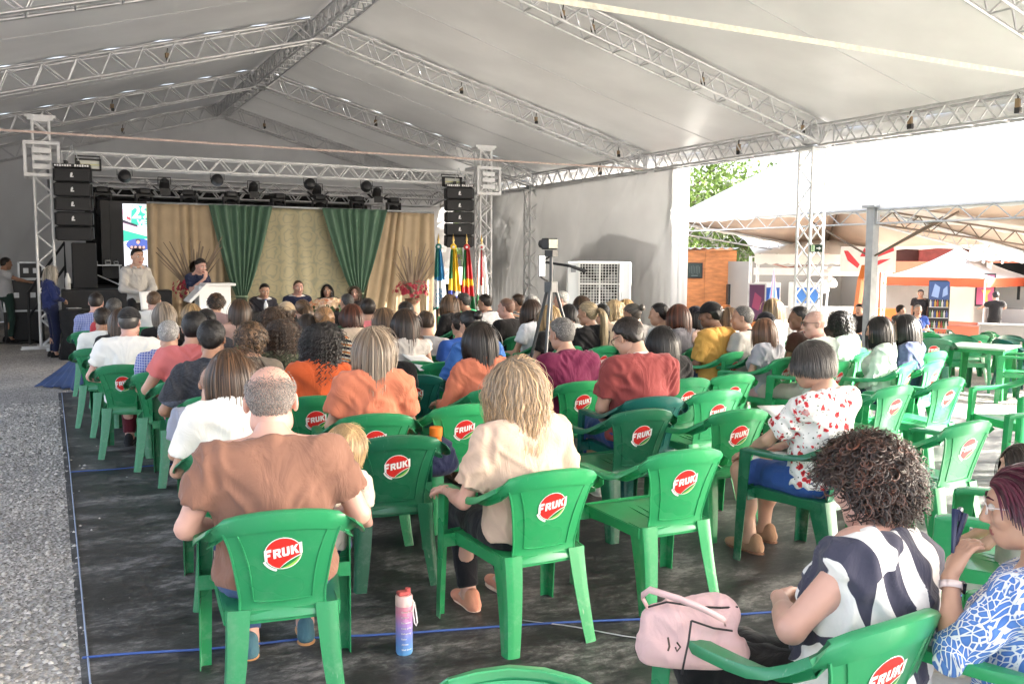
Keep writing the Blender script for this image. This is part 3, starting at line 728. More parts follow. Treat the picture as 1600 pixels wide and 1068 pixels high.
def vase(x, y, label, hv, red, seed, fan):
    a = empty('flower_vase', (x, y, 0), 0, label, 'flowers', 'tall vases of red orchids and dry reeds')
    MB().lathe([(.1, 0), (.13, .05), (.17, .35), (.13, hv-.1), (.16, hv), (.13, hv)], n=18).obj('vase', mat('brown bark vase', (.16, .09, .05), .8, var=.4, vscale=20, bump=.5), a, smooth=True)
    r = np.random.RandomState(seed)
    tag(blob_cluster(130, (0, 0, hv+.10), (.40, .34, .30), .038, seed, 5).obj('orchid', mat('red orchid', (.42, .03, .06), .5, var=.4, vscale=30, trans=.15), a), kind='stuff')
    g = MB()
    for k in range(34):
        t = r.rand()*6.28; sp = fan*(.25+.75*r.rand()); h = .5+.62*r.rand(); w = .012+.014*r.rand(); P = []
        for i in range(6):
            u = i/5; P.append(Vector((sp*u**1.3*math.cos(t), .5*sp*u**1.3*math.sin(t), hv-.05+h*u)))
        G = [[p+Vector((w*(1-abs(i/5-.4)), 0, 0)), p-Vector((w*(1-abs(i/5-.4)), 0, 0))] for i, p in enumerate(P)]; g.sheet(G, .003)
    g.obj('reed', mat('dry reed', (.19, .14, .10), .8, var=.5, vscale=3), a)
vase(6.28, 16.5, 'tall vase of red orchids and dry reeds before the right beige curtain', .92, 1, 5, .45)
vase(2.27, 16.7, 'tall vase of red orchids and dry reeds behind the woman at the lectern', 1.0, 1, 9, .62)
# flags
def flag(x, y, cols, label, seed, emb):
    a = empty('flag', (x, y, 0), R_(-20), label, 'flag', 'flags on standing poles right of the curtain')
    MB().cyl((0, 0, 0), (0, 0, 2.0), .017).obj('pole', mat('dark pole', (.12, .07, .04), .5), a)
    MB().lathe([(.02, 1.98), (.03, 2.0), (.012, 2.03), (.028, 2.07), (.02, 2.1), (.004, 2.2)], n=10).obj('finial', mat('brass', (.6, .42, .15), .3, .8), a, smooth=True)
    MB().lathe([(.19, 0), (.19, .03), (.05, .07), (.03, .12)], n=16).obj('base', BLACK, a)
    g = MB(); M_ = Matrix.Rotation(R_(90), 3, 'X')
    g.lathe([(.066, 0), (.066, .02), (.04, .028)], (0, -.03, 1.93), 18, M_); g.mat(1).lathe([(.025, 0), (.025, .04)], (0, -.03, 1.93), 14, M_); g.obj('rosette', [cols[0], cols[-1]], a)
    nu, nv = 28, 30; G = []
    for i in range(nu+1):
        u = i/nu; r_ = []
        for j in range(nv+1):
            v = j/nv; z = .62+(1.88-.62)*v; wd = .055+.095*(1-v)**.8
            ph = u*2*math.pi*2.5+seed; r_.append((wd*(u*2-1)+.03*(1-v), -.05+.045*(1-.4*v)*math.sin(ph), z+.06*math.sin(u*3+seed)*(1-v)))
        G.append(r_)
    Vn = len(G); g = MB(); g.sheet(G, .003)
    nm = len(cols)
    fm = []
    for f, vi in enumerate(g.f):
        c = sum((Vector(g.v[q]) for q in vi), Vector())/len(vi); u = (c.x/(.055+.095*max(0, (1.88-c.z)/1.26)**.8)+1)/2; v = (c.z-.62)/1.26
        fm.append(emb(u, v))
    g.m = fm; g.obj('cloth', cols, a, smooth=True)
C = lambda n, c: mat('flag '+n, c, .6, trans=.2, var=.1)
FB, FT, FG, FY, FN, FR, FW = C('blue', (.02, .2, .45)), C('teal', (.01, .16, .15)), C('green', (.01, .13, .04)), C('yellow', (.75, .5, .02)), C('navy', (.02, .04, .3)), C('red', (.5, .02, .03)), C('white', (.8, .8, .8))
flag(7.15, 17.3, [FT, FB, FW, FW], 'teal and blue flag with white crest half, first of the four flags', 0, lambda u, v: 0 if (u < .55 and v > .55) else 1 if (v > .5 or (abs(u-.5) < .25 and .1 < v < .36 and (int(u*17)+int(v*23)) % 2)) else (2 if v > .06 else 0))
flag(7.48, 17.3, [FY, FG, FN, FW], 'green and yellow flag with blue disc, second of the four flags', 1, lambda u, v: 1 if (u < .42 and v > .52) else 0 if v > .32 else (3 if abs(v-.2-.1*u) < .03 else 2))
flag(7.78, 17.3, [FR, FG, FY, FW], 'green, red and yellow flag, third of the four flags', 2, lambda u, v: 1 if (u < .45 and v > .5) else 2 if .40 < v < .52 and u > .2 else 0 if v > .22 else (3 if u < .7 else 1))
flag(8.12, 17.3, [FW, FR, FG, FR], 'white flag with red band, last of the four flags', 3, lambda u, v: 1 if (.4 < u < .62 and v > .42) else 2 if (u < .3 and .08 < v < .25) else 1 if (v < .1 and u > .4) else 0)
# evaporative cooler
a = empty('air_cooler', (9.88, 15.45, 0), R_(-29), 'big white evaporative air cooler with square grille beside the side wall', 'air cooler')
CW = mat('cooler plastic', (.72, .74, .76), .4)
g = MB(); g.box((-.53, .4, .86), (.24, .8, 1.56), bev=.02); g.box((.53, .4, .86), (.2, .8, 1.56), bev=.02); g.box((0, .4, 1.62), (.88, .8, .05)); g.box((0, .42, .42), (.9, .74, .7)); g.box((0, .75, 1.2), (.86, .06, .9)); g.box((0, .4, .05), (1.2, .7, .08)); g.obj('cabinet', CW, a)
g = MB()
for i in range(15): x = -.41+i*.82/14; g.box((x, -.012, 1.2), (.009 if i % 7 else .035, .02, .82))
for i in range(15): z = .79+i*.82/14; g.box((0, -.018, z), (.84, .02, .009 if i % 7 else .035))
g.obj('grille', WHITE, a)
g = MB()
for k in range(5):
    t = k*1.257+.4; g.sheet([[(r*math.cos(t+q), .22+.08*q, 1.2+r*math.sin(t+q)) for q in (-.28, 0, .28)] for r in (.06, .2, .38)], .006)
g.cyl((0, .18, 1.2), (0, .34, 1.2), .07); g.obj('fan', mat('fan blade', (.2, .2, .21), .35, .4), a)
MB().box((0, .7, 1.2), (.84, .02, .84)).obj('pad', mat('dark pad', (.02, .02, .02), .9), a)
g = MB(); g.box((-.53, -.012, 1.5), (.10, .015, .14), bev=.005); g.obj('control_panel', mat('grey panel', (.25, .26, .28), .3), a)
# camera tripod
a = empty('camera_tripod', (4.28, 7.55, 0), R_(20), 'dark tripod with a video camera and phone among the audience', 'tripod')
TG = mat('tripod grey', (.09, .095, .10), .4, .3)
MB().cyl((0, 0, 1.1), (0, 0, 1.72), .017).box((0, 0, 1.42), (.09, .09, .1)).obj('centre_column', TG, a)
for k in range(3):
    t = 1.57+k*2.094; e = Vector((math.cos(t), math.sin(t), 0))
    MB().tube([e*.04+Vector((0, 0, 1.42)), e*.26+Vector((0, 0, .7)), e*.47+Vector((0, 0, .012))], [.017, .015, .012], 8).obj('leg', TG, a)
g = MB(); g.box((0, 0, 1.74), (.08, .1, .06)); g.tube([(0, 0, 1.72), (.1, .2, 1.66), (.16, -.1, 1.62), (.27, -.2, 1.57)], [.012, .012, .014, .02], 7); g.obj('pan_head', BLACK, a)
c = empty('video_camera', (4.26, 7.55, 1.772), R_(15), 'small video camera mounted on top of the dark tripod', 'camera')
g = MB(); g.box((0, 0, .07), (.17, .12, .13), bev=.012); g.cyl((0, .05, .07), (0, .14, .07), .05, n=14); g.obj('body', BLACK, c, ang=40)
MB().box((-.005, -.063, .07), (.14, .006, .10)).obj('display', mat('camera display', (.12, .16, .14), .15), c)
c.scale = (.82, .82, .82)
c = empty('phone', (4.12, 7.45, 1.5), R_(18), 'phone with a bright white screen clamped to the dark tripod', 'phone')
MB().box((0, 0, .12), (.085, .01, .2), bev=.004).obj('body', BLACK, c); MB().box((0, -.0065, .12), (.076, .003, .185)).obj('display', mat('phone display', (.75, .8, .85), .2, emit=(.75, .8, .85, .25)), c)
MB().tube([(0, .012, .02), (.08, .03, -.01), (.155, .07, -.02)], .01, 6).obj('clamp', BLACK, c)
# navy tarp by the first chair
n = 24; G = []
for i in range(n+1):
    u = i/n; G.append([(.36-.55*(1-v)**1.3*u-.03*math.sin(i*1.4)*(1-v), 12.6+.5*u-.25*(1-v)*(1-u), .03+.62*v*(1-.25*u)+.012*math.sin(i)*(v < .1)) for v in np.linspace(0, 1, 12)])
o = MB().sheet(G, .004).obj('navy_cloth', mat('navy cloth', (.02, .045, .13), .7, var=.3, vscale=10), smooth=True); tag(o, 'navy cloth spilling onto the floor at the end of the first rows', 'cloth')
# ------------------------------------------------------------------ yard outside
CANVAS = mat('white canopy canvas', (.88, .87, .84), .6, trans=.18, var=.08, vscale=1.2, bump=.1, bscale=3)
BOUNCEC = mat('bounce tinted canopy canvas', (.60, .47, .38), .7, trans=.12, var=.15, vscale=1.0)  # orange light bounced off the building, put into the underside colour
GSTEEL = mat('grey steel post', (.33, .35, .36), .5, .3, var=.15)
BRSTEEL = mat('brown steel truss', (.16, .12, .09), .6, .2)
nt_ = empty('canopy_tent', (17.0, 12.1, -.5), 0, 'white pyramid roofed canopy outside, right of the marquee, with orange bounce light painted underneath', 'tent')
def nl(p): return Vector(p)-Vector((17.0, 12.1, -.5))
ZN = 2.72
for y0, y1, zf_ in ((12.15, 18.4, 2.1), (5.9, 12.15, 2.0)):
    ap = Vector((17.0, (y0+y1)/2, 4.95)); cs = [Vector((13.8, y1, ZN)), Vector((13.8, y0, ZN)), Vector((20.6, y0, zf_+.1)), Vector((20.6, y1+1.5, zf_))]
    for k in range(4):
        a, b = cs[k], cs[(k+1) % 4]; G = []
        for i in range(13):
            u = i/12; r = []
            for j in range(13):
                v = j/12; p = a.lerp(b, u).lerp(ap, v); p.z -= .16*math.sin(math.pi*v)*math.sin(math.pi*u); r.append(nl(p))
            G.append(r)
        MB().sheet(G, .006).obj('roof_canvas', CANVAS, nt_, smooth=True)
        for i in range(13):
            for j in range(13): G[i][j] = G[i][j]-Vector((0, 0, .05))
        MB().sheet(G, .004).obj('bounce_tint_layer', BOUNCEC, nt_, smooth=True)  # underside copy of the roof that carries the painted bounce tint
        MB().tube([nl(a.lerp(ap, .02)-Vector((0, 0, .14))), nl(ap-Vector((0, 0, .30)))], .03, 6).obj('hip_rafter', BRSTEEL, nt_)
        G = [[nl(a.lerp(b, i/16)+Vector((0, 0, .04))), nl(a.lerp(b, i/16)-Vector((0, 0, .12+.03*(i % 2))))] for i in range(17)]
        MB().sheet(G, .004).obj('valance', CANVAS, nt_)
    for a, b in ((cs[0], cs[1]), (cs[1], cs[2]), (cs[3], cs[0])):
        d = (b-a).normalized()
        truss('eave_truss', nl(a+d*.1-Vector((0, 0, .34))), nl(b-d*.1-Vector((0, 0, .34))), (d.y, -d.x, 0), (0, 0, 1), .05, .26, .7, nt_, BRSTEEL if a is cs[1] else STEEL, rc=.018, rb=.011, rungs=False, two=False)
for x, y, s in ((13.8, 12.15, .16), (13.8, 5.9, .14), (13.8, 18.4, .14), (20.6, 12.1, .12), (20.6, 6, .12)):
    h = 2.7 if x < 20 else 2.0
    g = MB(); g.box(nl((x, y, (gz(x)+h)/2)), (s, s, h-gz(x))); g.box(nl((x, y, h)), (s*1.8, s*1.8, .04)); g.box(nl((x, y, gz(x)+.02)), (s*2.4, s*2.4, .03)); g.obj('post', GSTEEL, nt_)
for q in ((-1, 1), (1, 1)):
    MB().tube([nl((13.8, 12.15, 1.75)), nl((13.8, 12.15+q[0]*1.5, 2.45))], .02, 6).obj('knee_brace', BRSTEEL, nt_)
    MB().tube([nl((13.8, 12.15, 1.75)), nl((15.0, 12.15+q[0]*.9, 2.6))], .02, 6).obj('knee_brace', BRSTEEL, nt_)
# white lattice post just outside the marquee wall
a = empty('lattice_post', (13.55, 17.9, gz(13.5)), 0, 'white lattice post standing outside beyond the end of the grey side wall', 'post')
truss('chords', (0, 0, 0), (0, 0, 3.2), (1, 0, 0), (0, 1, 0), .28, .28, .5, a, WHITE_TR, rc=.025, rb=.016, rungs=False, four=True)
# exit sign on the marquee column
ES_ = empty('exit_sign', (11.43, 11.22, 1.83), R_(-43), 'small dark green exit sign with white arrow on the lattice column', 'sign')
MB().box((0, 0, .062), (.2, .012, .125)).obj('board', mat('sign green', (.008, .03, .014), .4), ES_)
g = MB(); g.box((-.05, -.008, .062), (.06, .004, .105)); g.mat(1); g.tube([(-.055, -.011, .10), (-.048, -.011, .075), (-.056, -.011, .05), (-.062, -.011, .03)], .005, 5); g.tube([(-.066, -.011, .075), (-.05, -.011, .083), (-.038, -.011, .072)], .004, 5); g.tube([(-.048, -.011, .05), (-.036, -.011, .045), (-.036, -.011, .03)], .004, 5); g.lathe([(.007, 0), (.007, .003)], (-.052, -.011, .106), 8, FACE.to_3x3())
g.obj('pictogram', [mat('sign pale green', (.6, .75, .5), .4), mat('sign mid green', (.05, .25, .08), .4)], ES_)
g = MB(); g.poly([(.005, -.009, .052), (.045, -.009, .052), (.045, -.009, .032), (.085, -.009, .062), (.045, -.009, .092), (.045, -.009, .072), (.005, -.009, .072)]); g.obj('arrow', WHITE, ES_)
# ---- trees
LEAF = mat('sunlit foliage', (.085, .14, .03), .6, shade=True, trans=.35)
BARK = mat('bark', (.10, .075, .055), .9, var=.4, vscale=15, bump=.5)
def tree(x, y, z, h, rad, label, seed, n=5200, ls=.16):
    r = np.random.RandomState(seed); a = empty('leafy_tree', (x, y, z), 0, label, 'tree', 'trees beyond the tents')
    g = MB(); g.tube([(0, 0, 0), (.1, .05, h*.25), (.05, 0, h*.5), (.2, .1, h*.75)], [.22, .17, .12, .05], 8)
    limbs = []
    for k in range(9):
        t = k*2.4; zz = h*(.3+.055*k); e = Vector((math.cos(t)*rad*.7, math.sin(t)*rad*.7, zz+h*.2)); limbs.append(e)
        g.tube([(.08, .03, zz), (e.x*.5, e.y*.5, zz+h*.07), e], [.09, .06, .02], 6)
    g.obj('trunk', BARK, a, smooth=True)
    cl = []
    for k in range(46):
        d = r.randn(3); d /= np.linalg.norm(d); q = (.35+.65*r.rand()**.5)
        cl.append((np.array([d[0]*rad*q, d[1]*rad*q, h*.62+d[2]*h*.36*q]), rad*(.16+.18*r.rand()), .55+.75*r.rand()))
    idx = r.randint(len(cl), size=n); C_ = np.array([cl[i][0] for i in idx]); S_ = np.array([cl[i][1] for i in idx]); T_ = np.array([cl[i][2] for i in idx])
    d = r.randn(n, 3); d /= np.linalg.norm(d, axis=1, keepdims=True); P = C_+d*(S_*(.5+.5*r.rand(n)))[:, None]
    u = r.randn(n, 3); u /= np.linalg.norm(u, axis=1, keepdims=True); v = np.cross(u, r.randn(n, 3)); v /= np.linalg.norm(v, axis=1, keepdims=True)
    L_ = (ls*(.6+.8*r.rand(n)))[:, None]
    V = np.stack([P, P+u*L_*.5+v*L_*.3, P+u*L_, P+u*L_*.5-v*L_*.3], 1).reshape(-1, 3)
    sh = np.repeat(T_*(.7+.6*r.rand(n)), 4)
    link('crown', npmesh('crown', V, np.arange(n*4).reshape(-1, 4), LEAF, smooth=False, shade=sh), a); return a
tree(27, 37, -.7, 9.0, 4.2, 'tall sunlit tree behind the left end of the white canopy', 1, 9000, .24)
tree(34, 38, -.7, 8.2, 4.0, 'sunlit tree showing over the slope of the white canopy roof', 2, 8000, .24)
tree(21.5, 33.5, -.7, 6.2, 3.0, 'low bright green tree behind the orange board kiosk', 3, 6500, .2)
tree(29, 46, -.7, 10, 4.5, 'farther tree behind the orange kiosk trees', 4, 6500, .26)
tree(15.0, 32.5, -.5, 5.5, 2.3, 'green tree seen through the gap in the tent corner behind the flags', 5, 5000, .18)
tree(14.6, 23.6, -.4, 5.6, 1.9, 'unseen tree added outside the side wall to shade the gap by the flags', 6, 3000, .2)  # unseen tree added to keep sun from the gable through the corner gap
# ---- orange board kiosk
ORW = mat('orange varnished board', (.55, .21, .075), .5, var=.30, vscale=3.2, stretch=(1, 1, 3.5), bump=.05)
k = empty('board_kiosk', (18.0, 22.5, gz(20)), R_(-27), 'orange wooden board kiosk with corrugated roof edge beyond the marquee', 'kiosk')
for i in range(4): MB().box((-2.25+i*.98, 0, 1.33), (.972, .06, 2.62)).obj('board', ORW, k)
MB().box((-.8, 1.5, 1.25), (3.8, 2.8, 2.4)).obj('body', ORW, k)
n = 60; G = [[(-2.9+4.1*i/n, y, 2.70+.03*math.cos(i*1.57)) for y in (-.25, 3)] for i in range(n+1)]
MB().sheet(G, .01).obj('roof', mat('corrugated sheet', (.42, .4, .37), .5, .3), k)
b = empty('chalk_board', (17.85, 22.50, 1.15), R_(-27), 'dark framed notice board on the orange kiosk wall', 'notice')
MB().box((0, -.02, .22), (.50, .03, .48)).obj('frame', BLACK, b)
g = MB(); g.box((0, -.04, .22), (.43, .012, .41)); g.mat(1)
for i in range(7): g.box((-.15+i*.05, -.049, .24), (.012, .004, .2+.04*(i % 3)))
g.box((0, -.049, .06), (.2, .004, .03)); g.obj('sheet', [mat('chalk dark', (.03, .045, .04), .6), mat('chalk grey', (.14, .17, .16), .7)], b)
b = empty('menu_sign', (16.95, 22.98, .45), R_(-27), 'white menu board with red header at the left end of the orange kiosk', 'sign')
MB().box((0, -.02, .45), (.62, .03, .95)).obj('sheet', WHITE, b); g = MB(); g.box((0, -.02, 1.08), (.74, .03, .26)); g.obj('header', mat('red header', (.55, .03, .02), .5), b)
lettering("MENU'S", .13, mat('orange letter', (.8, .4, .1), .5), b, (0, -.037, 1.08), .004)
sp = empty('floor_speaker', (18.75, 21.75, .05), R_(-27), 'black speaker on a wooden stand at the corner of the orange kiosk', 'speaker')
MB().box((0, 0, .6), (.34, .3, .62), bev=.02).obj('cabinet', BLACK, sp); MB().box((0, 0, -.25), (.5, .4, 1.05)).obj('stand', ORW, sp)
# ---- white snack stall with canopy
s_ = empty('snack_stall', (18.6, 19.6, gz(19)), R_(-27), 'white walled snack stall under a scalloped white canopy', 'stall')
GW = mat('stall grey wall', (.30, .295, .285), .6)
G = []
for i in range(25):
    u = i/24; G.append([(-1.0+3.7*u, -1.0, 2.45+.03*math.sin(i*2.1)), (-.9+3.5*u, .4, 2.85), (-.8+3.4*u, 2.2, 3.1)])
MB().sheet(G, .01).obj('canopy', CANVAS, s_, smooth=True)
G = [[(-1.0+3.7*i/48, -1.01, 2.46), (-1.0+3.7*i/48, -1.02, 2.22-.05*abs(math.sin(i*.8)))] for i in range(49)]
MB().sheet(G, .006).obj('valance', CANVAS, s_)
MB().box((.85, 2.2, 1.1), (3.5, .06, 2.3)).obj('back_wall', GW, s_); MB().box((-.92, .9, 1.1), (.06, 2.6, 2.3)).obj('end_wall', GW, s_); MB().box((2.6, .9, 1.1), (.06, 2.6, 2.3)).obj('end_wall', GW, s_)
MB().box((.75, -.4, 1.98), (3.2, .05, .2)).obj('fascia', WHITE, s_); MB().box((1.6, -.6, 2.0), (1.9, .05, .26)).obj('fascia', WHITE, s_)
MB().box((.85, -.5, .5), (3.2, .5, 1.0)).obj('counter', WHITE, s_)
for x in (-.95, 2.55): truss('post', (x, -.9, 0), (x, -.9, 2.4), (1, 0, 0), (0, 1, 0), .2, .2, .5, s_, WHITE_TR, rc=.02, rb=.012, rungs=False)
g = MB(); g.tube([(-.9, -.8, 2.3), (.6, .8, 2.05)], .02, 6); g.tube([(.2, .9, 2.05), (2.4, -.6, 2.35)], .02, 6); g.obj('strut', mat('red brown strut', (.25, .08, .05), .6), s_)
b = empty('stall_banner', (16.78, 18.5, -.55), R_(-32), 'dark purple upright banner standing before the white stall', 'banner')
MB().box((0, 0, .83), (.48, .03, 1.62)).obj('frame', STEEL, b)
g = MB(); g.poly([(-.2, -.018, .08), (.2, -.018, .08), (.2, -.018, 1.6), (-.2, -.018, 1.6)]); g.mat(1).poly([(-.16, -.02, .3), (.12, -.02, .3), (.14, -.02, .7), (.02, -.02, .6), (-.1, -.02, .7)]); g.mat(2).poly([(-.13, -.021, 1.0), (.05, -.021, .9), (.12, -.021, 1.25), (-.06, -.021, 1.4)]); g.mat(3).poly([(-.12, -.022, .15), (.12, -.022, .15), (.12, -.022, .2), (-.12, -.022, .2)])
g.obj('print', [mat('banner purple', (.06, .015, .06), .5), mat('banner orange', (.35, .12, .03), .5), mat('banner plum', (.2, .03, .09), .5), WHITE], b)
u_ = empty('closed_umbrella', (17.35, 18.5, -.55), 0, 'closed blue and pink striped umbrella leaning at the white stall counter', 'umbrella')
g = MB(); n = 14
for i in range(n):
    t0, t1 = 2*math.pi*i/n, 2*math.pi*(i+1)/n; g.mat(i % 3)
    for (z0, r0), (z1, r1) in zip(((.7, .07), (1.0, .14), (1.5, .07)), ((1.0, .14), (1.5, .07), (2.0, .012))):
        g.poly([(r0*math.cos(t0), r0*math.sin(t0), z0), (r0*math.cos(t1), r0*math.sin(t1), z0), (r1*math.cos(t1), r1*math.sin(t1), z1), (r1*math.cos(t0), r1*math.sin(t0), z1)])
g.obj('canopy', [mat('umbrella blue', (.1, .4, .75), .6), mat('umbrella pink', (.7, .3, .5), .6), WHITE], u_); MB().cyl((0, 0, 0), (0, 0, 2.05), .015).obj('pole', WHITE, u_)
def cooler_box(x, y, c, label, w=.75):
    b = empty('drink_freezer', (x, y, -.6), R_(-30), label, 'freezer'); MB().box((0, 0, .85), (w, .55, 1.7), bev=.02).obj('cabinet', WHITE, b); MB().box((0, -.28, 1.35), (w*.9, .012, .42)).obj('header', mat('freezer '+label[:6], c, .4), b); MB().box((0, -.28, .65), (w*.86, .012, .85)).obj('glass_door', mat('pale glass', (.5, .55, .6), .1), b)
cooler_box(17.55, 18.95, (.03, .12, .45), 'blue fronted drink freezer left of the closed umbrella', .6); cooler_box(18.45, 18.5, (.05, .2, .6), 'bright blue topped drink freezer right of the closed umbrella', .7)
b = empty('cotton_candy_stand', (18.6, 17.9, -.62), 0, 'white puffy cotton candy cone on a stick at the stall', 'stand')
MB().cyl((0, 0, 0), (.12, 0, 1.6), .025).obj('stick', WHITE, b)
g = MB(); r = np.random.RandomState(5)
for i in range(16): c = (.12+r.randn()*.1, r.randn()*.1, 1.75+r.randn()*.13); g.lathe([(.11*math.sin(q*.45), -.11*math.cos(q*.45)) for q in range(1, 7)], c, 8)
g.obj('puff', WHITE, b, smooth=True)
b = empty('stall_banner', (18.9, 16.75, 1.45), R_(-40), 'white banner with red curved shapes above the white stall', 'banner')
MB().box((0, 0, .28), (1.35, .03, .66)).obj('panel', WHITE, b)
g = MB(); g.poly([(-.6, -.02, .5), (-.5, -.02, .5), (-.2, -.02, .15), (-.25, -.02, .05), (-.5, -.02, .25)]); g.poly([(-.2, -.02, .35), (-.1, -.02, .58), (.05, -.02, .35)]); g.poly([(.15, -.02, .4), (.6, -.02, .62), (.62, -.02, .5), (.2, -.02, .33)]); g.poly([(.15, -.02, .08), (.55, -.02, .3), (.3, -.02, .27), (.15, -.02, .2)]); g.obj('print', mat('banner red', (.6, .05, .07), .5), b)
# ---- orange building
OR2 = mat('orange painted wall', (.62, .17, .09), .6, var=.1, vscale=1.5)
b = empty('orange_building', (29.6, 24.5, -.76), R_(-33), 'long orange building with white posts and a dark open upper band at right', 'building')
MB().box((-1.5, 0, 1.5), (1.9, .2, 3.0)).obj('wall', OR2, b); MB().box((2.2, 0, .9), (5.5, .2, 1.8)).obj('wall', OR2, b)
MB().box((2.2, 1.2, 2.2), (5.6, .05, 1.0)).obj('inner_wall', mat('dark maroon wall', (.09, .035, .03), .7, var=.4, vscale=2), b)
MB().box((2.2, -.1, 2.92), (8.6, .9, .36)).obj('eave_fascia', WHITE, b); MB().box((2.2, 1.2, 3.1), (9, 3.2, .08)).obj('roof', mat('light roof', (.6, .6, .58), .6), b)
for x in (-.45, 2.1, 4.2): MB().box((x, -.15, 1.5), (.17 if x < 0 else .08, .12, 3.0)).obj('post', WHITE, b)
for x, w, c in ((1.15, .9, (.25, .05, .04)), (2.6, .7, (.42, .14, .05)), (4.9, .9, (.35, .05, .05))): MB().box((x, .9, 2.15), (w, .1, .7)).obj('shelf_panel', mat('panel %.1f' % x, c, .6, var=.3, vscale=6), b)
MB().box((1.0, -.14, 2.68), (1.5, .03, .17)).obj('banner', WHITE, b)
g = MB()
for i in range(16): g.box((.36+i*.085, -.162, 2.68), (.05 if i % 4 else .03, .006, .10))
g.obj('banner_print', BLACK, b)
b.scale = (1.36, 1.36, 1.36)
# ---- red gazebo with promo print
z0 = -.74
b = empty('red_gazebo', (24.0, 18.3, z0), 0, 'small pale red pop up gazebo with red valance in the food yard', 'gazebo')
cs = [Vector((-1.35, .55, 1.98)), Vector((-1.6, -1.55, 1.98)), Vector((.95, -1.6, 1.98)), Vector((1.6, .7, 1.98))]; ap = Vector((.05, -.3, 2.85))
REDC = mat('red gazebo canvas', (.62, .25, .18), .7, trans=.15); REDV = mat('red valance', (.6, .1, .035), .7, trans=.15); PALE = mat('pale gazebo canvas', (.75, .66, .62), .7, trans=.15); YLC = mat('yellow print', (.75, .55, .08), .6)
cs[0], cs[1], cs[2], cs[3] = Vector((-1.9, .75, 1.95)), Vector((-1.2, -2.1, 1.95)), Vector((1.9, -1.5, 1.95)), Vector((1.3, 1.5, 1.95))
for i in range(4):
    a_, b_ = cs[i], cs[(i+1) % 4]
    MB().sheet([[a_.lerp(b_, u/6).lerp(ap, v/6)-Vector((0, 0, .10*math.sin(math.pi*v/6))) for v in range(7)] for u in range(7)], .006).obj('roof_canvas', [PALE, PALE, CANVAS, PALE][i], b, smooth=True)
    MB().sheet([[a_.lerp(b_, u/12)+Vector((0, 0, .02)), a_.lerp(b_, u/12)-Vector((0, 0, .22+.01*(u % 2)))] for u in range(13)], .006).obj('valance', REDV if i < 2 else YLC if i == 2 else REDV, b)
    MB().cyl(a_*1.0-Vector((0, 0, 1.95)), a_-Vector((0, 0, .02)), .02, n=8).obj('leg', STEEL, b)
for q0, q1 in ((3, 0), (2, 3)):
    a_, b_ = cs[q0], cs[q1]; MB().sheet([[Vector((p.x, p.y, zz)) for zz in (.55, 1.15, 1.72)] for p in (a_.lerp(b_, i/8)+Vector((0, 0, 0)) for i in range(9))], .006).obj('glare_panel', CANVAS, b)  # white sheets added to stand for the overexposed wall behind
# drink fridge with bottle rows
f = empty('drink_fridge', (22.4, 17.3, z0), R_(-52), 'tall glass drink fridge with rows of bottles beside the standing woman', 'fridge')
MB().box((0, .28, .95), (.56, .5, 1.9), bev=.02).obj('cabinet', BLACK, f)
g = MB(); g.poly([(-.26, -.0, 1.35), (.26, 0, 1.35), (.26, 0, 1.86), (-.26, 0, 1.86)]); g.mat(1).poly([(-.2, -.004, 1.45), (-.02, -.004, 1.4), (.02, -.004, 1.7), (-.12, -.004, 1.8)]); g.poly([(.08, -.004, 1.42), (.22, -.004, 1.5), (.2, -.004, 1.75), (.1, -.004, 1.65)]); g.obj('header', [mat('fridge blue', (.03, .06, .16), .3), mat('fridge pale blue', (.2, .28, .45), .3)], f)
for j, z in enumerate((.25, .55, .85, 1.15)):
    MB().box((0, .0, z-.01), (.5, .16, .015)).obj('shelf', STEEL, f)
    for i in range(8):
        m = mat('drink %d' % ((i+j) % 5), [(.35, .22, .04), (.22, .03, .02), (.05, .12, .04), (.4, .4, .38), (.03, .05, .15)][(i+j) % 5], .3)
        MB().lathe([(.025, 0), (.026, .13), (.01, .17), (.01, .2)], (-.21+.06*i, -.03, z), 7).obj('bottle', m, f)
# counters and boxes
for x, y, w, h, m, lb in ((21.3, 18.2, .7, 1.05, ORW, 'bright orange counter box under the left of the red gazebo'), (20.7, 18.35, .55, 1.1, WHITE, 'white upright box beside the orange counter box'), (23.3, 16.6, 2.4, .62, OR2, 'low red orange counter behind the blue shirted woman'), (20.6, 14.1, 1.0, .85, GW, 'grey boxy heater cabinet behind the green tables')):
    g = MB(); g.box((0, 0, h/2), (w, .5, h), bev=.02); g.box((0, 0, h), (w*1.04, .54, .03)); o = g.obj('counter_box', m if m is not ORW else mat('orange counter', (.75, .19, .04), .5)); o.location = (x, y, gz(x)); o.rotation_euler = (0, 0, R_(-50)); tag(o, lb, 'counter')
# orange crane arm
b = empty('orange_machine', (16.9, 15.2, gz(17)), 0, 'orange machine arm rising beside the grey post', 'machine')
OM = mat('machine orange', (.75, .22, .05), .45)
MB().tube([(-.15, 0, 0), (-.05, 0, .9), (.05, 0, 1.75)], [.10, .09, .08], 4).obj('lower_arm', OM, b); MB().tube([(.05, 0, 1.7), (.3, .1, 2.0), (.55, .2, 1.95)], [.09, .12, .05], 4).obj('upper_arm', OM, b); MB().tube([(.3, .05, 2.05), (.36, .1, 2.2), (.45, .1, 2.12)], .015, 5).obj('hose', RUBBER, b); MB().box((-.1, 0, .12), (.7, .6, .24)).obj('base', OM, b)
